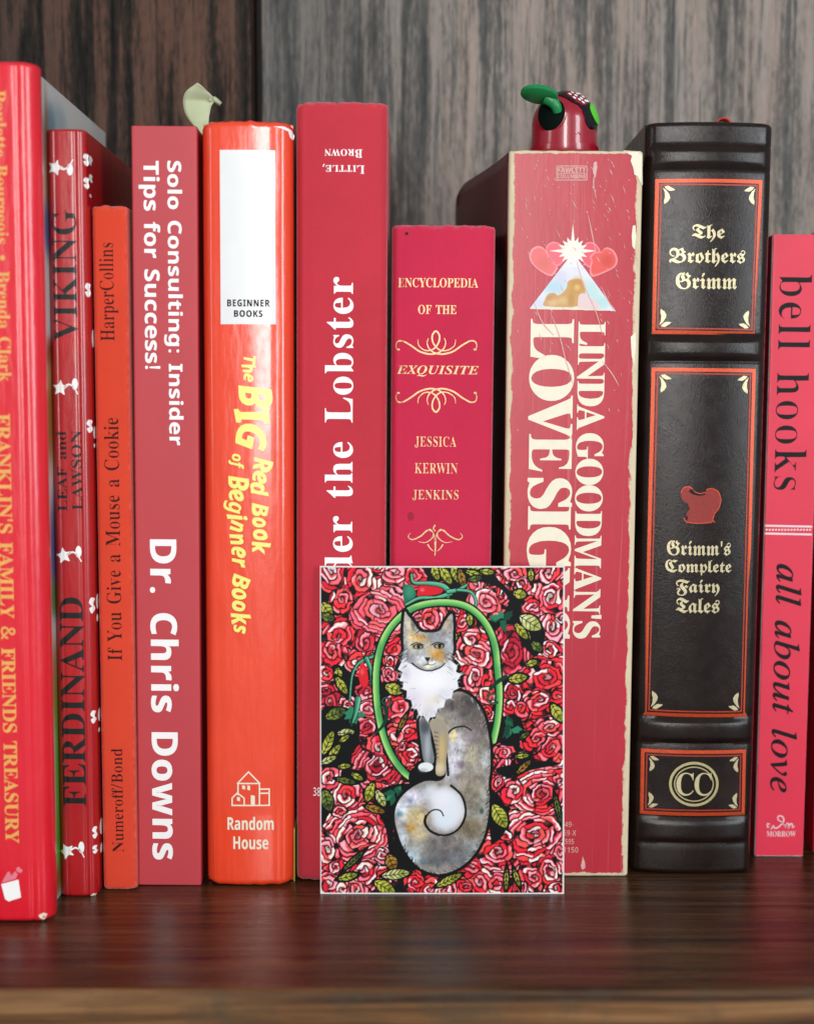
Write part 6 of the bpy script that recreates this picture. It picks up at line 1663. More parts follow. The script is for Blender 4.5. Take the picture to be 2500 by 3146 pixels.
for a in [(200, 330, 50, 30, 1.0, 'y'), (205, 375, 40, 24, .3, 'g'), (830, 112, 50, 22, 1.2, 'y'), (890, 130, 62, 24, 1.0, 'y'), (950, 120, 64, 26, 1.15, 'y'), (985, 150, 60, 20, 1.3, 'o'), (1080, 100, 70, 22, .25, 'y'), (1060, 125, 60, 18, .35, 'y'), (1130, 110, 44, 16, .1, 'y'),
          (1320, 240, 44, 30, .2, 'y'), (1382, 405, 78, 46, .55, 'p'), (1340, 455, 70, 26, .9, 'y'), (1420, 545, 40, 24, .7, 'g'), (1400, 640, 40, 22, -.3, 'y'), (1310, 728, 60, 30, -.15, 'y'), (1540, 930, 66, 34, 1.0, 'y'), (1385, 128, 44, 17, 1.5, 'y'),
          (590, 790, 60, 36, .35, 'y'), (266, 700, 34, 22, 1.4, 'y'), (285, 770, 66, 26, 1.0, 'y'), (250, 935, 66, 32, -.4, 'g'), (330, 935, 40, 14, -1.0, 'g'), (205, 1105, 78, 26, -1.15, 'y'), (240, 1160, 60, 20, -.9, 'y'), (205, 1205, 54, 18, -.4, 'p'), (310, 1045, 52, 22, -.1, 'p'), (300, 1080, 36, 14, -.6, 'y'),
          (300, 1240, 40, 14, -.1, 'y'), (375, 1300, 40, 16, .5, 'y'), (310, 1325, 60, 16, .2, 'g'), (450, 1390, 60, 28, 1.9, 'y'), (512, 1425, 56, 24, 1.1, 'p'), (200, 1440, 66, 36, 1.3, 'g'), (480, 1490, 62, 20, .3, 'o'), (355, 1790, 80, 16, -.75, 'g'), (320, 1885, 66, 24, -.25, 'y'), (575, 1800, 50, 34, 1.2, 'o'),
          (600, 1870, 84, 28, -.12, 'p'), (535, 1945, 70, 34, .5, 'y'), (910, 1905, 84, 22, -.45, 'y'), (1205, 1530, 84, 44, 1.05, 'y'), (1345, 1245, 62, 18, -.75, 'o'), (1335, 1170, 46, 14, -.1, 'y'), (1545, 1490, 90, 16, 1.35, 'g'), (1245, 1900, 70, 13, 1.6, 'y'), (1305, 1890, 60, 14, 1.25, 'y'), (1350, 1060, 34, 12, -.6, 'g'), (940, 480, 30, 16, 1.2, 'y'), (1030, 385, 40, 16, 1.5, 'y'), (640, 985, 60, 12, -1.1, 'o'), (1060, 150, 40, 16, -.2, 'g')]:
    leaf(*a)
for a in [(1382, 405, 74, 42, .55, 'p'), (1330, 455, 60, 22, .9, 'y'), (1320, 240, 40, 26, .2, 'y'), (1205, 1530, 80, 40, 1.05, 'y'), (355, 1790, 84, 14, -.75, 'g'), (320, 1885, 60, 20, -.25, 'y'), (1545, 1490, 86, 14, 1.35, 'g'), (1245, 1900, 66, 12, 1.6, 'y'), (1305, 1890, 56, 13, 1.25, 'y'), (590, 790, 56, 32, .35, 'y'), (1540, 930, 62, 30, 1.0, 'y'), (1310, 728, 56, 26, -.15, 'y'), (1385, 128, 40, 15, 1.5, 'y'), (1345, 1245, 58, 16, -.75, 'o'), (1335, 1180, 44, 13, -.1, 'y'), (285, 770, 60, 22, 1.0, 'y'), (1390, 640, 36, 18, -.3, 'y')]:
    leaf(*a)
# dark green sprigs and teal calyxes
TEAL = [(34, 110, 84), (60, 150, 118), (20, 74, 56), (110, 200, 160)]
for (x, y) in ((1215, 385), (1275, 1015), (600, 1400), (360, 930)):
    for k in range(9):
        a = rnd.uniform(0, 6.28)
        L = rnd.uniform(44, 88)
        ca, sa = math.cos(a), math.sin(a)
        P = [(x - sa * 10, y + ca * 10), (x + ca * L * .5 - sa * 22, y + sa * L * .5 + ca * 22), (x + ca * L, y + sa * L), (x + ca * L * .5 + sa * 18, y + sa * L * .5 - ca * 18)]
        c.fill(P, rnd.choice([(24, 92, 66), (44, 130, 96), (18, 66, 50)]))
c.fill([(645, 180), (700, 190), (720, 240), (690, 300), (650, 290), (640, 230)], TEAL[0])
c.wash(680, 225, 30, 40, TEAL[1], .8)
c.stroke([(690, 130), (700, 175), (790, 178), (880, 190), (910, 230), (890, 262)], 16, 44, BLACK)
c.fill(smooth_path([(725, 235), (745, 190), (830, 190), (875, 205), (860, 235), (790, 250), (735, 262)], 5, True), (218, 30, 44))
c.wash(755, 215, 14, 12, (240, 120, 120), .8)
for (p, w0, w1) in ([[(692, 125), (705, 172), (790, 176), (870, 190), (905, 225), (890, 262)], 10, 34], [[(660, 300), (740, 262), (830, 262), (920, 235)], 12, 22], [[(905, 225), (960, 215), (1000, 195), (1012, 185)], 22, 9], [[(960, 215), (1030, 225), (1062, 265), (1064, 310)], 14, 11]):
    c.stroke(p, w0 + 9, w1 + 9, BLACK)
    c.stroke(p, w0, w1, lambda s: np.array(TEAL[1], float) + (np.array(TEAL[3], float) - TEAL[1]) * np.clip(.5 - s * .7, 0, 1)[..., None])
c.fill(smooth_path([(395, 650), (425, 655), (440, 720), (435, 770), (405, 775), (385, 720)], 5, True), (222, 34, 46))
c.wash(405, 690, 12, 20, (244, 120, 120), .6)
for (p, w0, w1) in ([[(500, 530), (480, 590), (420, 615), (375, 650), (345, 720), (332, 860)], 20, 8], [[(430, 615), (455, 680), (458, 780)], 26, 7], [[(380, 850), (370, 920), (350, 985)], 34, 10]):
    c.stroke(p, w0 + 9, w1 + 9, BLACK)
    c.stroke(p, w0, w1, lambda s: np.array(TEAL[0], float) + (np.array(TEAL[3], float) - TEAL[0]) * np.clip(.5 - s * .7, 0, 1)[..., None])
# the green vine ring
vine = [(740, 1328), (660, 1285), (590, 1200), (545, 1110), (515, 1010), (495, 900), (486, 780), (490, 660), (515, 540), (565, 440), (640, 360), (720, 312), (820, 290), (930, 290), (1020, 315), (1095, 375), (1150, 460), (1180, 560), (1192, 680), (1202, 790), (1200, 900), (1188, 1000), (1168, 1090)]
c.stroke(vine, 56, 56, BLACK, n=4)
vb = c.a.copy()
c.stroke(vine, 36, 36, lambda s: np.array((52, 150, 70), float) + (np.array((176, 226, 130), float) - (52, 150, 70)) * np.clip(.55 - s * .6, 0, 1)[..., None], n=4)
vm = (np.abs(c.a - vb).sum(2) > 1).astype(float)
for (x, y, rx, ry) in ((505, 930, 26, 60), (500, 560, 26, 60), (1170, 540, 26, 60), (1190, 700, 24, 60), (620, 1240, 40, 50), (700, 330, 40, 26)):
    c.wash(x, y, rx, ry, (58, 148, 84), .55, vm)
for (x, y, m) in ((540, 865, 1), (1165, 840, -1)):
    sp = [(x + m * (8 + 3.6 * t) * math.cos(t * 1.0 + .4), y + (8 + 3.6 * t) * math.sin(t * 1.0 + .4)) for t in np.linspace(0, 8.2, 16)]
    c.stroke(sp, 8, 15, (20, 40, 32))
    c.stroke(sp, 3, 6, (54, 100, 74))
c.stroke([(545, 900), (545, 960), (520, 1010), (480, 1050)], 28, 12, (18, 52, 38))
c.stroke([(1240, 720), (1190, 750), (1150, 790)], 26, 20, (18, 52, 38))

# ---- the cat
head = [(652, 345), (668, 360), (705, 405), (738, 452), (790, 462), (855, 452), (885, 400), (926, 352), (934, 420), (932, 500), (936, 560), (915, 610), (880, 655), (805, 680), (735, 672), (690, 645), (640, 620), (648, 560), (644, 470)]
ruff = [(640, 620), (612, 676), (640, 690), (622, 742), (645, 748), (640, 790), (665, 800), (662, 845), (690, 855), (700, 905), (722, 905), (738, 945), (760, 945), (788, 984), (800, 955), (830, 950), (845, 905), (880, 895), (890, 850), (925, 842), (935, 800), (965, 785), (958, 740), (982, 705), (950, 690), (958, 655), (915, 620), (880, 655), (805, 676), (735, 668), (690, 645)]
body = [(880, 840), (930, 812), (985, 806), (1045, 840), (1090, 895), (1122, 970), (1140, 1060), (1150, 1150), (1150, 1260), (1140, 1340), (1146, 1420), (1140, 1520), (1122, 1620), (1085, 1710), (1025, 1790), (945, 1845), (855, 1868), (770, 1848), (700, 1795), (645, 1715), (612, 1630), (594, 1545), (604, 1470), (640, 1410), (700, 1360), (775, 1325), (850, 1325), (892, 1290), (885, 1200), (880, 1100), (850, 1010), (830, 960)]
legl = [(738, 960), (795, 985), (806, 1090), (824, 1190), (812, 1226), (768, 1218), (748, 1110)]
legm = [(798, 975), (880, 970), (910, 1080), (895, 1190), (886, 1284), (834, 1284), (838, 1170), (818, 1070)]
thigh = [(905, 1050), (940, 1018), (1000, 1010), (1060, 1040), (1090, 1120), (1100, 1250), (1060, 1400), (985, 1395), (920, 1340), (892, 1270), (902, 1180)]
for pl in (head, ruff, body, legl, legm):
    sp = smooth_path(pl, 3, True)
    c.stroke(list(sp) + [sp[0]], 36, 36, BLACK, smooth=False)
c.fill(ellipse(770, 1246, 62, 46), BLACK)
c.fill(smooth_path([(700, 1250), (900, 1290), (960, 1390), (820, 1340), (690, 1360)], 4, True), BLACK)
paw = ellipse(775, 1244, 44, 27)
bs = smooth_path(body, 4, True)
c.fill(bs, (150, 144, 138))
mb = c.mask(bs)
for (x, y, rx, ry, col, al) in [(960, 870, 80, 56, (100, 92, 88), .9), (1050, 900, 70, 80, (88, 80, 78), .95), (1070, 1020, 80, 80, (98, 90, 86), .9), (1100, 1120, 40, 60, (104, 96, 88), .8), (1000, 1010, 60, 30, (120, 110, 100), .7), (930, 960, 50, 40, (150, 142, 140), .7), (1010, 850, 30, 24, (70, 68, 72), .7), (930, 890, 26, 26, (86, 82, 86), .7), (1000, 930, 34, 26, (84, 80, 82), .6), (870, 1000, 40, 50, (200, 186, 156), .7),
                                (950, 1130, 60, 110, (216, 214, 224), .9), (935, 1060, 24, 40, (232, 214, 160), .9), (920, 1250, 50, 80, (206, 206, 220), .9), (1080, 1180, 60, 130, (146, 140, 130), .8), (1040, 1060, 60, 50, (150, 142, 146), .7), (1040, 1180, 40, 60, (206, 196, 160), .5), (975, 1230, 26, 22, (120, 104, 118), .85), (1000, 1330, 40, 30, (176, 150, 140), .6), (1120, 1200, 22, 60, (188, 200, 204), .7),
                                (1050, 1380, 90, 80, (158, 148, 128), .7), (1070, 1500, 70, 90, (150, 150, 144), .8), (1030, 1600, 80, 60, (150, 134, 96), .7), (1100, 1500, 14, 20, (36, 66, 66), .8), (1110, 1420, 24, 50, (190, 198, 196), .7), (900, 1720, 170, 90, (98, 95, 96), .9), (1000, 1600, 90, 70, (118, 106, 88), .75), (1060, 1440, 60, 60, (120, 112, 98), .7), (860, 1680, 80, 40, (120, 112, 112), .7), (970, 1680, 60, 50, (132, 128, 124), .7), (830, 1790, 60, 36, (84, 90, 96), .8), (960, 1780, 60, 40, (110, 116, 124), .7),
                                (690, 1760, 60, 60, (176, 200, 214), .8), (640, 1660, 40, 70, (206, 220, 232), .8), (640, 1500, 60, 70, (212, 222, 236), .9), (700, 1420, 70, 50, (216, 216, 232), .9), (790, 1370, 60, 30, (176, 184, 190), .8), (720, 1540, 70, 60, (220, 196, 140), .85), (690, 1600, 30, 24, (206, 146, 60), .85), (730, 1640, 60, 40, (206, 188, 140), .7), (625, 1520, 22, 16, (88, 138, 148), .8), (690, 1440, 20, 14, (150, 166, 204), .8), (740, 1400, 24, 14, (190, 186, 204), .8),
                                (720, 1700, 70, 30, (168, 168, 160), .7), (760, 1800, 20, 16, (92, 124, 140), .8), (1040, 1720, 40, 50, (150, 160, 164), .7)]:
    c.wash(x, y, rx, ry, col, al, mb)
mott = (1 + .13 * vnoise((c.h, c.w), 22, 31) + .10 * vnoise((c.h, c.w), 9, 32) + .05 * vnoise((c.h, c.w), 4, 33))[..., None]
c.a = np.where(mb[..., None] > 0, c.a * mott, c.a)
hair = random.Random(3)
for k in range(260):
    t = hair.random()
    i = int(t * len(bs))
    p = bs[i]
    if p[0] > 1040 or (p[1] > 1700):
        q = bs[(i + 3) % len(bs)]
        L = hair.uniform(14, 34)
        a = math.atan2(q[1] - p[1], q[0] - p[0]) + hair.uniform(.3, .9)
        c.stroke([(p[0] - 4, p[1]), (p[0] + L * math.cos(a), p[1] + L * math.sin(a))], 5, 1.5, hair.choice([(60, 60, 64), (20, 22, 26), (176, 182, 186), (120, 120, 120)]), smooth=False)
for k in range(420):
    x, y = hair.uniform(880, 1150), hair.uniform(820, 1820)
    if Canvas.inside(body, np.array([[x]]), np.array([[y]]))[0, 0]:
        a = 1.3 + hair.uniform(-.5, .5)
        L = hair.uniform(8, 26)
        c.stroke([(x, y), (x + L * math.cos(a), y + L * math.sin(a))], 3.5, 1.5, hair.choice([(90, 86, 86), (110, 104, 100), (190, 188, 188), (150, 146, 140), (60, 58, 60)]), .55, smooth=False)
c.stroke([(905, 1290), (898, 1200), (893, 1110), (905, 1050), (940, 1016), (1000, 1008), (1040, 1030)], 14, 7, BLACK)
for lg, col in ((legl, (120, 126, 130)), (legm, (168, 154, 130))):
    ls = smooth_path(lg, 4, True)
    c.fill(ls, col)
    ml = c.mask(ls)
    if lg is legl:
        c.wash(785, 1130, 18, 90, (176, 184, 190), .8, ml)
        c.wash(770, 1010, 30, 40, (70, 72, 78), .8, ml)
    else:
        c.wash(850, 1010, 50, 40, (160, 152, 140), .8, ml)
        c.wash(868, 1150, 18, 90, (214, 182, 118), .75, ml)
        c.wash(856, 1250, 30, 34, (224, 208, 170), .8, ml)
        for k in range(7):
            c.stroke([(826 + k, 1040 + k * 24), (850, 1046 + k * 24)], 7, 3, (70, 66, 66), .8, smooth=False)
c.fill(paw, (232, 236, 240))
c.wash(760, 1262, 26, 12, (170, 176, 182), .7)
rs = np.array(ruff, float)
c.fill(rs, (238, 236, 242))
mr = c.mask(rs)
for (x, y, rx, ry, col, al) in [(700, 850, 50, 60, (222, 212, 232), .7), (800, 870, 50, 40, (232, 224, 220), .7), (790, 930, 40, 40, (206, 204, 214), .7), (880, 820, 50, 40, (214, 216, 226), .6), (660, 700, 26, 40, (212, 206, 222), .7), (800, 740, 90, 60, (250, 250, 252), .8), (840, 850, 24, 24, (222, 212, 190), .7)]:
    c.wash(x, y, rx, ry, col, al, mr)
for k in range(90):
    i = hair.randrange(len(ruff))
    p = rs[i]
    d = p - np.array([800, 790])
    d /= np.linalg.norm(d)
    s_ = p - d * hair.uniform(6, 40) + np.array([hair.uniform(-16, 16), hair.uniform(-16, 16)])
    e_ = s_ + d * hair.uniform(16, 36)
    c.stroke([tuple(s_), tuple(e_)], 5, 1.2, hair.choice([(240, 240, 244), (228, 228, 236), (180, 180, 190)]), .9, smooth=False)
hs = smooth_path(head, 3, True)
c.fill(hs, (166, 166, 168))
mh = c.mask(hs)
for (x, y, rx, ry, col, al) in [(690, 470, 30, 90, (222, 204, 160), .85), (668, 400, 22, 50, (206, 196, 176), .8), (700, 410, 14, 40, (90, 92, 98), .7), (745, 495, 46, 26, (214, 158, 70), .85), (720, 540, 40, 30, (196, 186, 168), .7), (840, 500, 60, 50, (150, 152, 158), .8), (800, 480, 26, 36, (120, 122, 126), .7), (900, 420, 26, 60, (190, 170, 146), .8), (910, 520, 20, 60, (196, 206, 214), .7),
                                (795, 560, 22, 60, (206, 180, 130), .6), (845, 590, 40, 36, (216, 152, 62), .9), (870, 620, 26, 24, (206, 170, 110), .6), (700, 610, 46, 36, (150, 152, 158), .7), (660, 580, 22, 50, (120, 122, 130), .7), (750, 625, 34, 30, (238, 240, 244), .9), (815, 645, 40, 22, (232, 232, 226), .9), (785, 655, 24, 12, (232, 230, 180), .8), (745, 570, 26, 20, (176, 178, 180), .7), (905, 600, 22, 30, (160, 150, 140), .6)]:
    c.wash(x, y, rx, ry, col, al, mh)
c.a = np.where(mh[..., None] > 0, c.a * mott, c.a)
for (x, y) in ((730, 543), (852, 540)):
    c.fill(ellipse(x, y, 32, 16), (40, 38, 38))
    c.fill(ellipse(x, y + 2, 23, 11), (170, 156, 96))
    c.fill(ellipse(x + 3, y, 10, 12), (14, 14, 18))
    c.stroke([(x - 42, y - 8), (x - 10, y - 22), (x + 34, y - 10)], 7, 4, (24, 24, 28))
c.fill([(768, 606), (802, 606), (790, 628), (780, 628)], (24, 24, 28))
c.stroke([(785, 625), (785, 645), (760, 652)], 5, 3, (24, 24, 28))
c.stroke([(785, 645), (810, 650), (830, 640)], 4, 3, (24, 24, 28))
c.stroke([(695, 640), (740, 672), (800, 684), (860, 664), (885, 640)], 9, 6, (22, 22, 26))
c.stroke([(738, 452), (712, 470)], 6, 2, (40, 40, 44))
for k in range(140):
    x, y = hair.uniform(640, 935), hair.uniform(380, 660)
    if Canvas.inside(head, np.array([[x]]), np.array([[y]]))[0, 0]:
        a = math.atan2(y - 560, x - 790) + hair.uniform(-.4, .4)
        L = hair.uniform(8, 22)
        c.stroke([(x, y), (x + L * math.cos(a), y + L * math.sin(a))], 3.2, 1.2, hair.choice([(80, 80, 86), (120, 118, 116), (206, 206, 206), (50, 50, 54)]), .55, smooth=False)
for k in range(26):
    y = hair.uniform(560, 700)
    x = 640 + hair.uniform(-4, 10)
    c.stroke([(x + 22, y - 8), (x - hair.uniform(6, 22), y + 14)], 4, 1, hair.choice([(176, 178, 184), (220, 220, 226), (90, 90, 96)]), smooth=False)
    x = 930 + hair.uniform(-10, 6)
    c.stroke([(x - 22, y - 8), (x + hair.uniform(4, 20), y + 14)], 4, 1, hair.choice([(176, 178, 184), (220, 220, 226), (90, 90, 96)]), smooth=False)
# curled white tail tip
tip = [(860, 1500), (830, 1492), (800, 1505), (782, 1540), (785, 1580), (815, 1615), (860, 1632), (910, 1630), (960, 1600), (992, 1545), (1000, 1480), (975, 1410), (920, 1365), (860, 1350), (800, 1360)]
mt = c.mask(smooth_path([(700, 1380), (790, 1345), (860, 1345), (922, 1360), (975, 1405), (1000, 1480), (992, 1545), (960, 1600), (910, 1632), (860, 1634), (815, 1615), (786, 1580), (780, 1540), (800, 1505), (760, 1480), (700, 1460)], 4, True))
c.wash(905, 1490, 110, 130, (228, 232, 242), 1.0, mt, edge=3.0)
c.wash(820, 1410, 70, 50, (222, 224, 236), .8, mt)
c.wash(870, 1420, 60, 50, (236, 236, 246), .9)
c.wash(880, 1560, 60, 50, (220, 232, 244), .8)
c.stroke([(878, 1528), (862, 1500), (830, 1492), (800, 1505), (776, 1540), (778, 1585), (812, 1624), (860, 1640), (915, 1636), (966, 1604), (1000, 1548), (1006, 1480), (980, 1405), (922, 1352)], 7, 14, BLACK)
c.stroke([(776, 1530), (770, 1570), (800, 1615), (850, 1640)], 16, 14, BLACK)
# paper border
bw = 9
for r in ([(CX0, CY0), (CX1, CY0), (CX1, CY0 + bw), (CX0, CY0 + bw)], [(CX0, CY1 - bw * 1.1), (CX1, CY1 - bw * 1.1), (CX1, CY1), (CX0, CY1)], [(CX0, CY0), (CX0 + bw * .9, CY0), (CX0 + bw * .9, CY1), (CX0, CY1)], [(CX1 - bw * 1.2, CY0), (CX1, CY0), (CX1, CY1), (CX1 - bw * 1.2, CY1)]):
    c.fill(r, (232, 226, 226))

cl = c.linear(k=.86)
bl_, br_ = at_depth(985.6, 2746, -18.05), at_depth(1732.8, 2746, -18.05)
tl_, tr_ = at_depth(981.5, 1739, -11.2), at_depth(1732.7, 1738, -11.2)
CW = (np.linalg.norm(br_ - bl_) + np.linalg.norm(tr_ - tl_)) / 2
CH = math.hypot(tl_[2] - 0, -11.2 + 18.05)
cx = (bl_[0] + br_[0] + tl_[0] + tr_[0]) / 4
card = thing('art_card', 'small upright print of a grey cat among red roses, leaning on the book spines', 'art card', (cx, -18.05, 0.03), (-math.atan2(-11.2 + 18.05, tl_[2]), 0.0, 0))
h_, w_ = cl.shape[:2]
V, Cc, Fc = [], [], []
xs = np.linspace(-CW / 2, CW / 2, w_)
zs = np.linspace(CH, 0, h_)
XX, ZZ = np.meshgrid(xs, zs)
me = bpy.data.meshes.new('printed_face')
bow_ = lambda x, z: -0.9 * (1 - (2 * x / CW) ** 2) * (0.25 + .75 * z / CH)
co = np.stack([XX.ravel() * .001, (bow_(XX.ravel(), ZZ.ravel()) - .25) * .001, ZZ.ravel() * .001], 1)
ii = np.arange(h_ * w_).reshape(h_, w_)
q = np.stack([ii[1:, :-1], ii[1:, 1:], ii[:-1, 1:], ii[:-1, :-1]], -1).reshape(-1, 4)
me.vertices.add(len(co))
me.vertices.foreach_set('co', co.astype(np.float32).ravel())
me.loops.add(q.size)
me.loops.foreach_set('vertex_index', q.astype(np.int32).ravel())
me.polygons.add(len(q))
me.polygons.foreach_set('loop_start', np.arange(0, q.size, 4, dtype=np.int32))
me.polygons.foreach_set('loop_total', np.full(len(q), 4, np.int32))
at = me.color_attributes.new('paint', 'FLOAT_COLOR', 'POINT')
ca_ = np.ones((h_ * w_, 4), np.float32)
ca_[:, :3] = cl.reshape(-1, 3)
at.data.foreach_set('color', ca_.ravel())
me.update(calc_edges=True)
me.validate()
me.materials.append(m_paint('card_print', .5, .0, .12))
link(bpy.data.objects.new('printed_face', me), card)
V, Fc = [], []
n_ = 24
for y_ in (-.2, .3):
    for z_ in np.linspace(0, CH, n_ + 1):
        for x_ in np.linspace(-CW / 2, CW / 2, n_ + 1):
            V.append((x_, bow_(x_, z_) + y_, z_))
m_ = (n_ + 1) ** 2
ix = lambda s_, j, i: s_ * m_ + j * (n_ + 1) + i
for j in range(n_):
    for i in range(n_):
        Fc.append((ix(0, j, i), ix(0, j, i + 1), ix(0, j + 1, i + 1), ix(0, j + 1, i)))
        Fc.append((ix(1, j, i), ix(1, j + 1, i), ix(1, j + 1, i + 1), ix(1, j, i + 1)))
    for a, b_ in (((j, 0), (j + 1, 0)), ((j + 1, n_), (j, n_))):
        Fc.append((ix(0, *b_), ix(1, *b_), ix(1, *a), ix(0, *a)))
    Fc.append((ix(0, 0, j + 1), ix(0, 0, j), ix(1, 0, j), ix(1, 0, j + 1)))
    Fc.append((ix(0, n_, j), ix(0, n_, j + 1), ix(1, n_, j + 1), ix(1, n_, j)))
mesh_obj('card_stock', V, Fc, m_plain('white_card', WHITE, .7), card, smooth=30)

# ------------------------------------------------------------------ toy bug on the thick paperback
ty = 11.0
tz = Hk.o[2] + 224.0
pc = at_depth(1550 + 893 / 4.894, 230 + 770 / 4.894, ty)
mm = lambda n: n / 4.894 / (FOCAL / (ty + 400.0) / 1.0)
RT = mm(478)
toy = thing('toy', 'small red plastic bug toy with green antenna and black mask, peeping over the worn paperback', 'toy', (pc[0], ty, tz + .05))
zc = pc[2] - tz
m_red = m_plain('glossy_red_plastic', rgb(158, 10, 38), .3, .05, coat=.7, coat_rough=.07)
m_blk = m_plain('glossy_black_plastic', rgb(10, 11, 18), .3, .1, spec=.3, coat=.35, coat_rough=.08)
m_grn = m_plain('green_plastic', rgb(14, 138, 74), .4, .1, coat=.15)
m_dkg = m_plain('dark_green_plastic', rgb(3, 18, 13), .6, .1, spec=.06)
m_lim = m_plain('lime_paint', rgb(96, 222, 56), .35, .02, coat=.4)


def lathe(name, prof, mat, parent, n=48, cx=0, cy=0, sq=(1, 1)):
    V, Fc = [], []
    for (r, z) in prof:
        for k in range(n):
            t = 2 * math.pi * k / n
            V.append((cx + r * math.cos(t) * sq[0], cy + r * math.sin(t) * sq[1], z))
    for j in range(len(prof) - 1):
        for k in range(n):
            a, b_ = j * n + k, j * n + (k + 1) % n
            Fc.append((a, b_, b_ + n, a + n))
    Fc.append(tuple(range(n - 1, -1, -1)))
    Fc.append(tuple((len(prof) - 1) * n + k for k in range(n)))
    return mesh_obj(name, V, Fc, mat, parent, smooth=50)


prof = [(RT * 1.03, 0.3), (RT * 1.07, 1.0), (RT * 1.06, 3.2), (RT * 1.04, zc - RT * .72), (RT * 1.01, zc - RT * .45)]
prof += [(RT * math.cos(t), zc + RT * math.sin(t) * 1.0) for t in np.linspace(-.1, math.pi / 2 - .03, 16)]
tb = lathe('body', prof, m_red, toy)


def on_dome(u, v, off):
    """u, v = pixel offsets of the enlarged view from the dome's centre"""
    x, z = mm(u), -mm(v)
    r2 = x * x + z * z
    R_ = RT
    k = math.sqrt(max(r2, 1e-9))
    if k > R_ * .985:
        x, z = x * R_ * .985 / k, z * R_ * .985 / k
        r2 = (R_ * .985) ** 2
    y = -math.sqrt(max(R_ * R_ - r2, 0))
    n = np.array([x, y, z]) / R_
    return n * (R_ + off) + np.array([0, 0, zc])


def dome_patch(name, pts, off, mat, parent, sh=(0, 0)):
    """a raised patch following the dome; outline in the enlarged view's pixels"""
    P = smooth_path([(x - 893 - sh[0], y - 770 + sh[1]) for x, y in pts], 6, True)
    m = P.mean(0)
    rings = [1.0, 1.0, .96, .75, .5, .25]
    offs = [off - .3, off * .6, off, off, off, off]
    V, Fc = [], []
    n = len(P)
    for s, o_ in zip(rings, offs):
        for p in P:
            q = m + (p - m) * s
            V.append(on_dome(q[0], q[1], o_))
    V.append(on_dome(m[0], m[1], off))
    for j in range(len(rings) - 1):
        for k in range(n):
            a, b_ = j * n + k, j * n + (k + 1) % n
            Fc.append((a, b_, b_ + n, a + n))
    for k in range(n):
        Fc.append(((len(rings) - 1) * n + k, (len(rings) - 1) * n + (k + 1) % n, len(V) - 1))
    return mesh_obj(name, V, [f[::-1] for f in Fc], mat, parent, smooth=45)


msk = dome_patch('mask', [(735, 330), (830, 285), (930, 270), (1060, 300), (1180, 380), (1260, 480), (1330, 600), (1365, 760), (1350, 900), (1280, 905), (1190, 830), (1150, 740), (1130, 640), (1060, 550), (960, 490), (880, 430), (800, 380)], .35, m_blk, toy, sh=(10, 26))
dome_patch('forehead_panel', [(885, 350), (960, 310), (1070, 325), (1160, 390), (1205, 470), (1180, 510), (1120, 530), (1050, 500), (960, 430)], .5, m_plain('dark_red_plastic', rgb(150, 10, 40), .3, coat=.6), toy, sh=(14, 34))
k = 0
V, Fc = [], []
for (x, y) in ((945, 372), (1025, 392), (1000, 432), (1070, 455), (1120, 492), (1100, 430), (1050, 355), (985, 340), (1130, 395), (1160, 462), (1085, 345), (1190, 455)):
    bb = len(V)
    for t in np.linspace(0, 2 * math.pi, 10, endpoint=False):
        a = .6
        du, dv = 26 * math.cos(t), 14 * math.sin(t)
        V.append(on_dome(x - 907 + du * math.cos(a) - dv * math.sin(a), y - 736 + du * math.sin(a) + dv * math.cos(a), .62))
    Fc.append(tuple(range(bb + 9, bb - 1, -1)))
mesh_obj('white_dots', V, [f[::-1] for f in Fc], MAT['white_ink'], toy)
dome_patch('green_eye', [(1225, 515), (1280, 530), (1340, 610), (1365, 720), (1345, 795), (1290, 760), (1235, 670), (1210, 580)], .75, m_lim, toy)
dome_patch('eye_ring', [(520, 510), (620, 440), (760, 450), (850, 540), (872, 690), (830, 830), (720, 930), (590, 935), (505, 850), (475, 690)], .45, m_red, toy)
sk = dome_patch('eye_socket', [(535, 540), (625, 470), (745, 480), (825, 560), (845, 690), (805, 810), (710, 900), (605, 905), (528, 830), (498, 690)], .7, m_dkg, toy)
sn = []
bs_ = on_dome(960 - 893, 985 - 770, 0)
V, Fc = [], []
n1, n2 = 12, 24
for j in range(n1 + 1):
    th = math.pi * j / n1
    for k in range(n2):
        ph = 2 * math.pi * k / n2
        V.append((bs_[0] + mm(170) * math.sin(th) * math.cos(ph), bs_[1] + .9 + 2.0 * math.sin(th) * math.sin(ph), bs_[2] + mm(112) * math.cos(th)))
for j in range(n1):
    for k in range(n2):
        a, b_ = j * n2 + k, j * n2 + (k + 1) % n2
        Fc.append((a, a + n2, b_ + n2, b_))
mesh_obj('snout', V, Fc, m_red, toy, smooth=60)


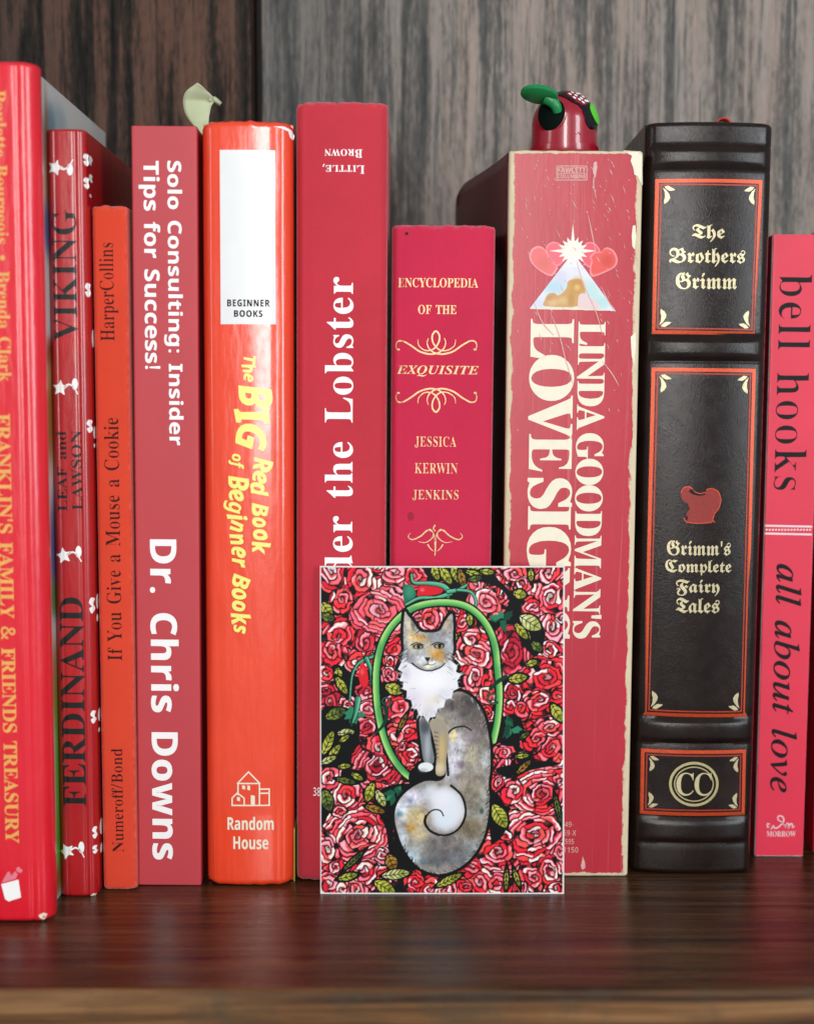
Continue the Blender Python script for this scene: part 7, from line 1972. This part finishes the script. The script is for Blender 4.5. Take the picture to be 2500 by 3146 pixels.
def tube(name, pts, r0, r1, mat, parent, n=14):
    c_ = np.array(smooth_path([(p[0], p[1]) for p in pts], 6))
    y_ = np.interp(np.linspace(0, 1, len(c_)), np.linspace(0, 1, len(pts)), [p[2] for p in pts])
    P = [Vector((a[0], b_, a[1])) for a, b_ in zip(c_, y_)]
    V, Fc = [], []
    for i, p in enumerate(P):
        t = (P[min(i + 1, len(P) - 1)] - P[max(i - 1, 0)]).normalized()
        u = t.cross(Vector((0, 1, 0))).normalized()
        w = t.cross(u)
        r = r0 + (r1 - r0) * i / (len(P) - 1)
        for k in range(n):
            a = 2 * math.pi * k / n
            V.append(tuple(p + u * r * math.cos(a) + w * r * math.sin(a)))
    for i in range(len(P) - 1):
        for k in range(n):
            a, b_ = i * n + k, i * n + (k + 1) % n
            Fc.append((a, b_, b_ + n, a + n))
    Fc.append(tuple(range(n)))
    Fc.append(tuple(range(len(V) - 1, len(V) - n - 1, -1)))
    return mesh_obj(name, V, Fc, mat, parent, smooth=50)


TP = lambda x, y: (mm(x - 893), zc - mm(y - 770))
stalk = tube('antenna', [(*TP(745, 660), -RT * .94), (*TP(715, 590), -RT * 1.0), (*TP(660, 525), -RT * 1.0), (*TP(580, 470), -RT * .98)], mm(66), mm(96), m_grn, toy)
# flat oval pad: tilted thick disc
V, Fc = [], []
cxp, czp = TP(470, 440)
tilt = R(-9)
n = 40
lay = [(.90, -.5), (1.0, -.3), (1.0, .25), (.92, .5), (.5, .55)]
for s, d in lay:
    for k in range(n):
        t = 2 * math.pi * k / n
        x, y, z = mm(268) * s * math.cos(t), mm(200) * s * math.sin(t), d * mm(80)
        # lean the pad towards the viewer, then tip it to the right
        a = R(-20)
        y, z = y * math.cos(a) - z * math.sin(a), y * math.sin(a) + z * math.cos(a)
        x, z = x * math.cos(tilt) - z * math.sin(tilt), x * math.sin(tilt) + z * math.cos(tilt)
        V.append((cxp + x, -RT * 1.02 - .8 + y, czp + z))
for j in range(len(lay) - 1):
    for k in range(n):
        a, b_ = j * n + k, j * n + (k + 1) % n
        Fc.append((a, b_, b_ + n, a + n))
Fc.append(tuple(range(n - 1, -1, -1)))
Fc.append(tuple((len(lay) - 1) * n + k for k in range(n)))
mesh_obj('antenna_pad', V, Fc, m_grn, stalk, smooth=40)

# ------------------------------------------------------------------ pale green paper flag between two books
fy = 4.0
f7 = lambda x, y: at_depth(520 + x / 4.2825, 230 + y / 4.2825, fy)
left = [(390, 800), (385, 720), (320, 665), (255, 585), (205, 500), (182, 410), (178, 310), (235, 215), (385, 128)]
right = [(490, 800), (510, 690), (520, 620), (524, 560), (535, 500), (552, 420), (590, 350), (580, 300), (480, 208)]
base = f7(430, 770)
note = thing('paper_flag', 'curled pale green paper flag sticking up beside the orange red hardback', 'sticky note', (base[0], fy, Ek.o[2] + 200.0))
org = np.array([base[0], fy, Ek.o[2] + 200.0])
V, Fc = [], []
lp, rp = smooth_path(left, 5), smooth_path(right, 5)
nu = 9
for i, (a, b_) in enumerate(zip(lp, rp)):
    t = i / (len(lp) - 1)
    for k in range(nu):
        u = k / (nu - 1)
        p = f7(*(a + (b_ - a) * u)) - org
        bow = -.7 * math.sin(math.pi * u) * t + 1.0 * math.sin(t * 2.6) * (1 - u) - (3.0 * max(0, t - .74) / .26 if t > .74 else 0)
        V.append((p[0], p[1] + bow, p[2]))
for i in range(len(lp) - 1):
    for k in range(nu - 1):
        a = i * nu + k
        Fc.append((a, a + 1, a + nu + 1, a + nu))
m_note = m_plain('pale_green_paper', rgb(206, 216, 178), .8, .12, .12, spec=.15)
nm = mesh_obj('paper', V, Fc, m_note, note, smooth=70)
s_ = nm.modifiers.new('thickness', 'SOLIDIFY')
s_.thickness = .00012
V, Fc = [], []
tp, bp = smooth_path([(540, 290), (600, 275), (650, 310), (685, 345)], 5), smooth_path([(530, 370), (580, 365), (625, 380), (655, 395)], 5)
for i, (a, b_) in enumerate(zip(tp, bp)):
    t = i / (len(tp) - 1)
    for k in range(5):
        u = k / 4
        p = f7(*(a + (b_ - a) * u)) - org
        V.append((p[0], p[1] + 2.5 * t - 1.2 * math.sin(math.pi * u), p[2]))
for i in range(len(tp) - 1):
    for k in range(4):
        a = i * 5 + k
        Fc.append((a, a + 1, a + 6, a + 5))
nm = mesh_obj('folded_corner', V, Fc, m_note, note, smooth=70)
nm.modifiers.new('thickness', 'SOLIDIFY').thickness = .00012
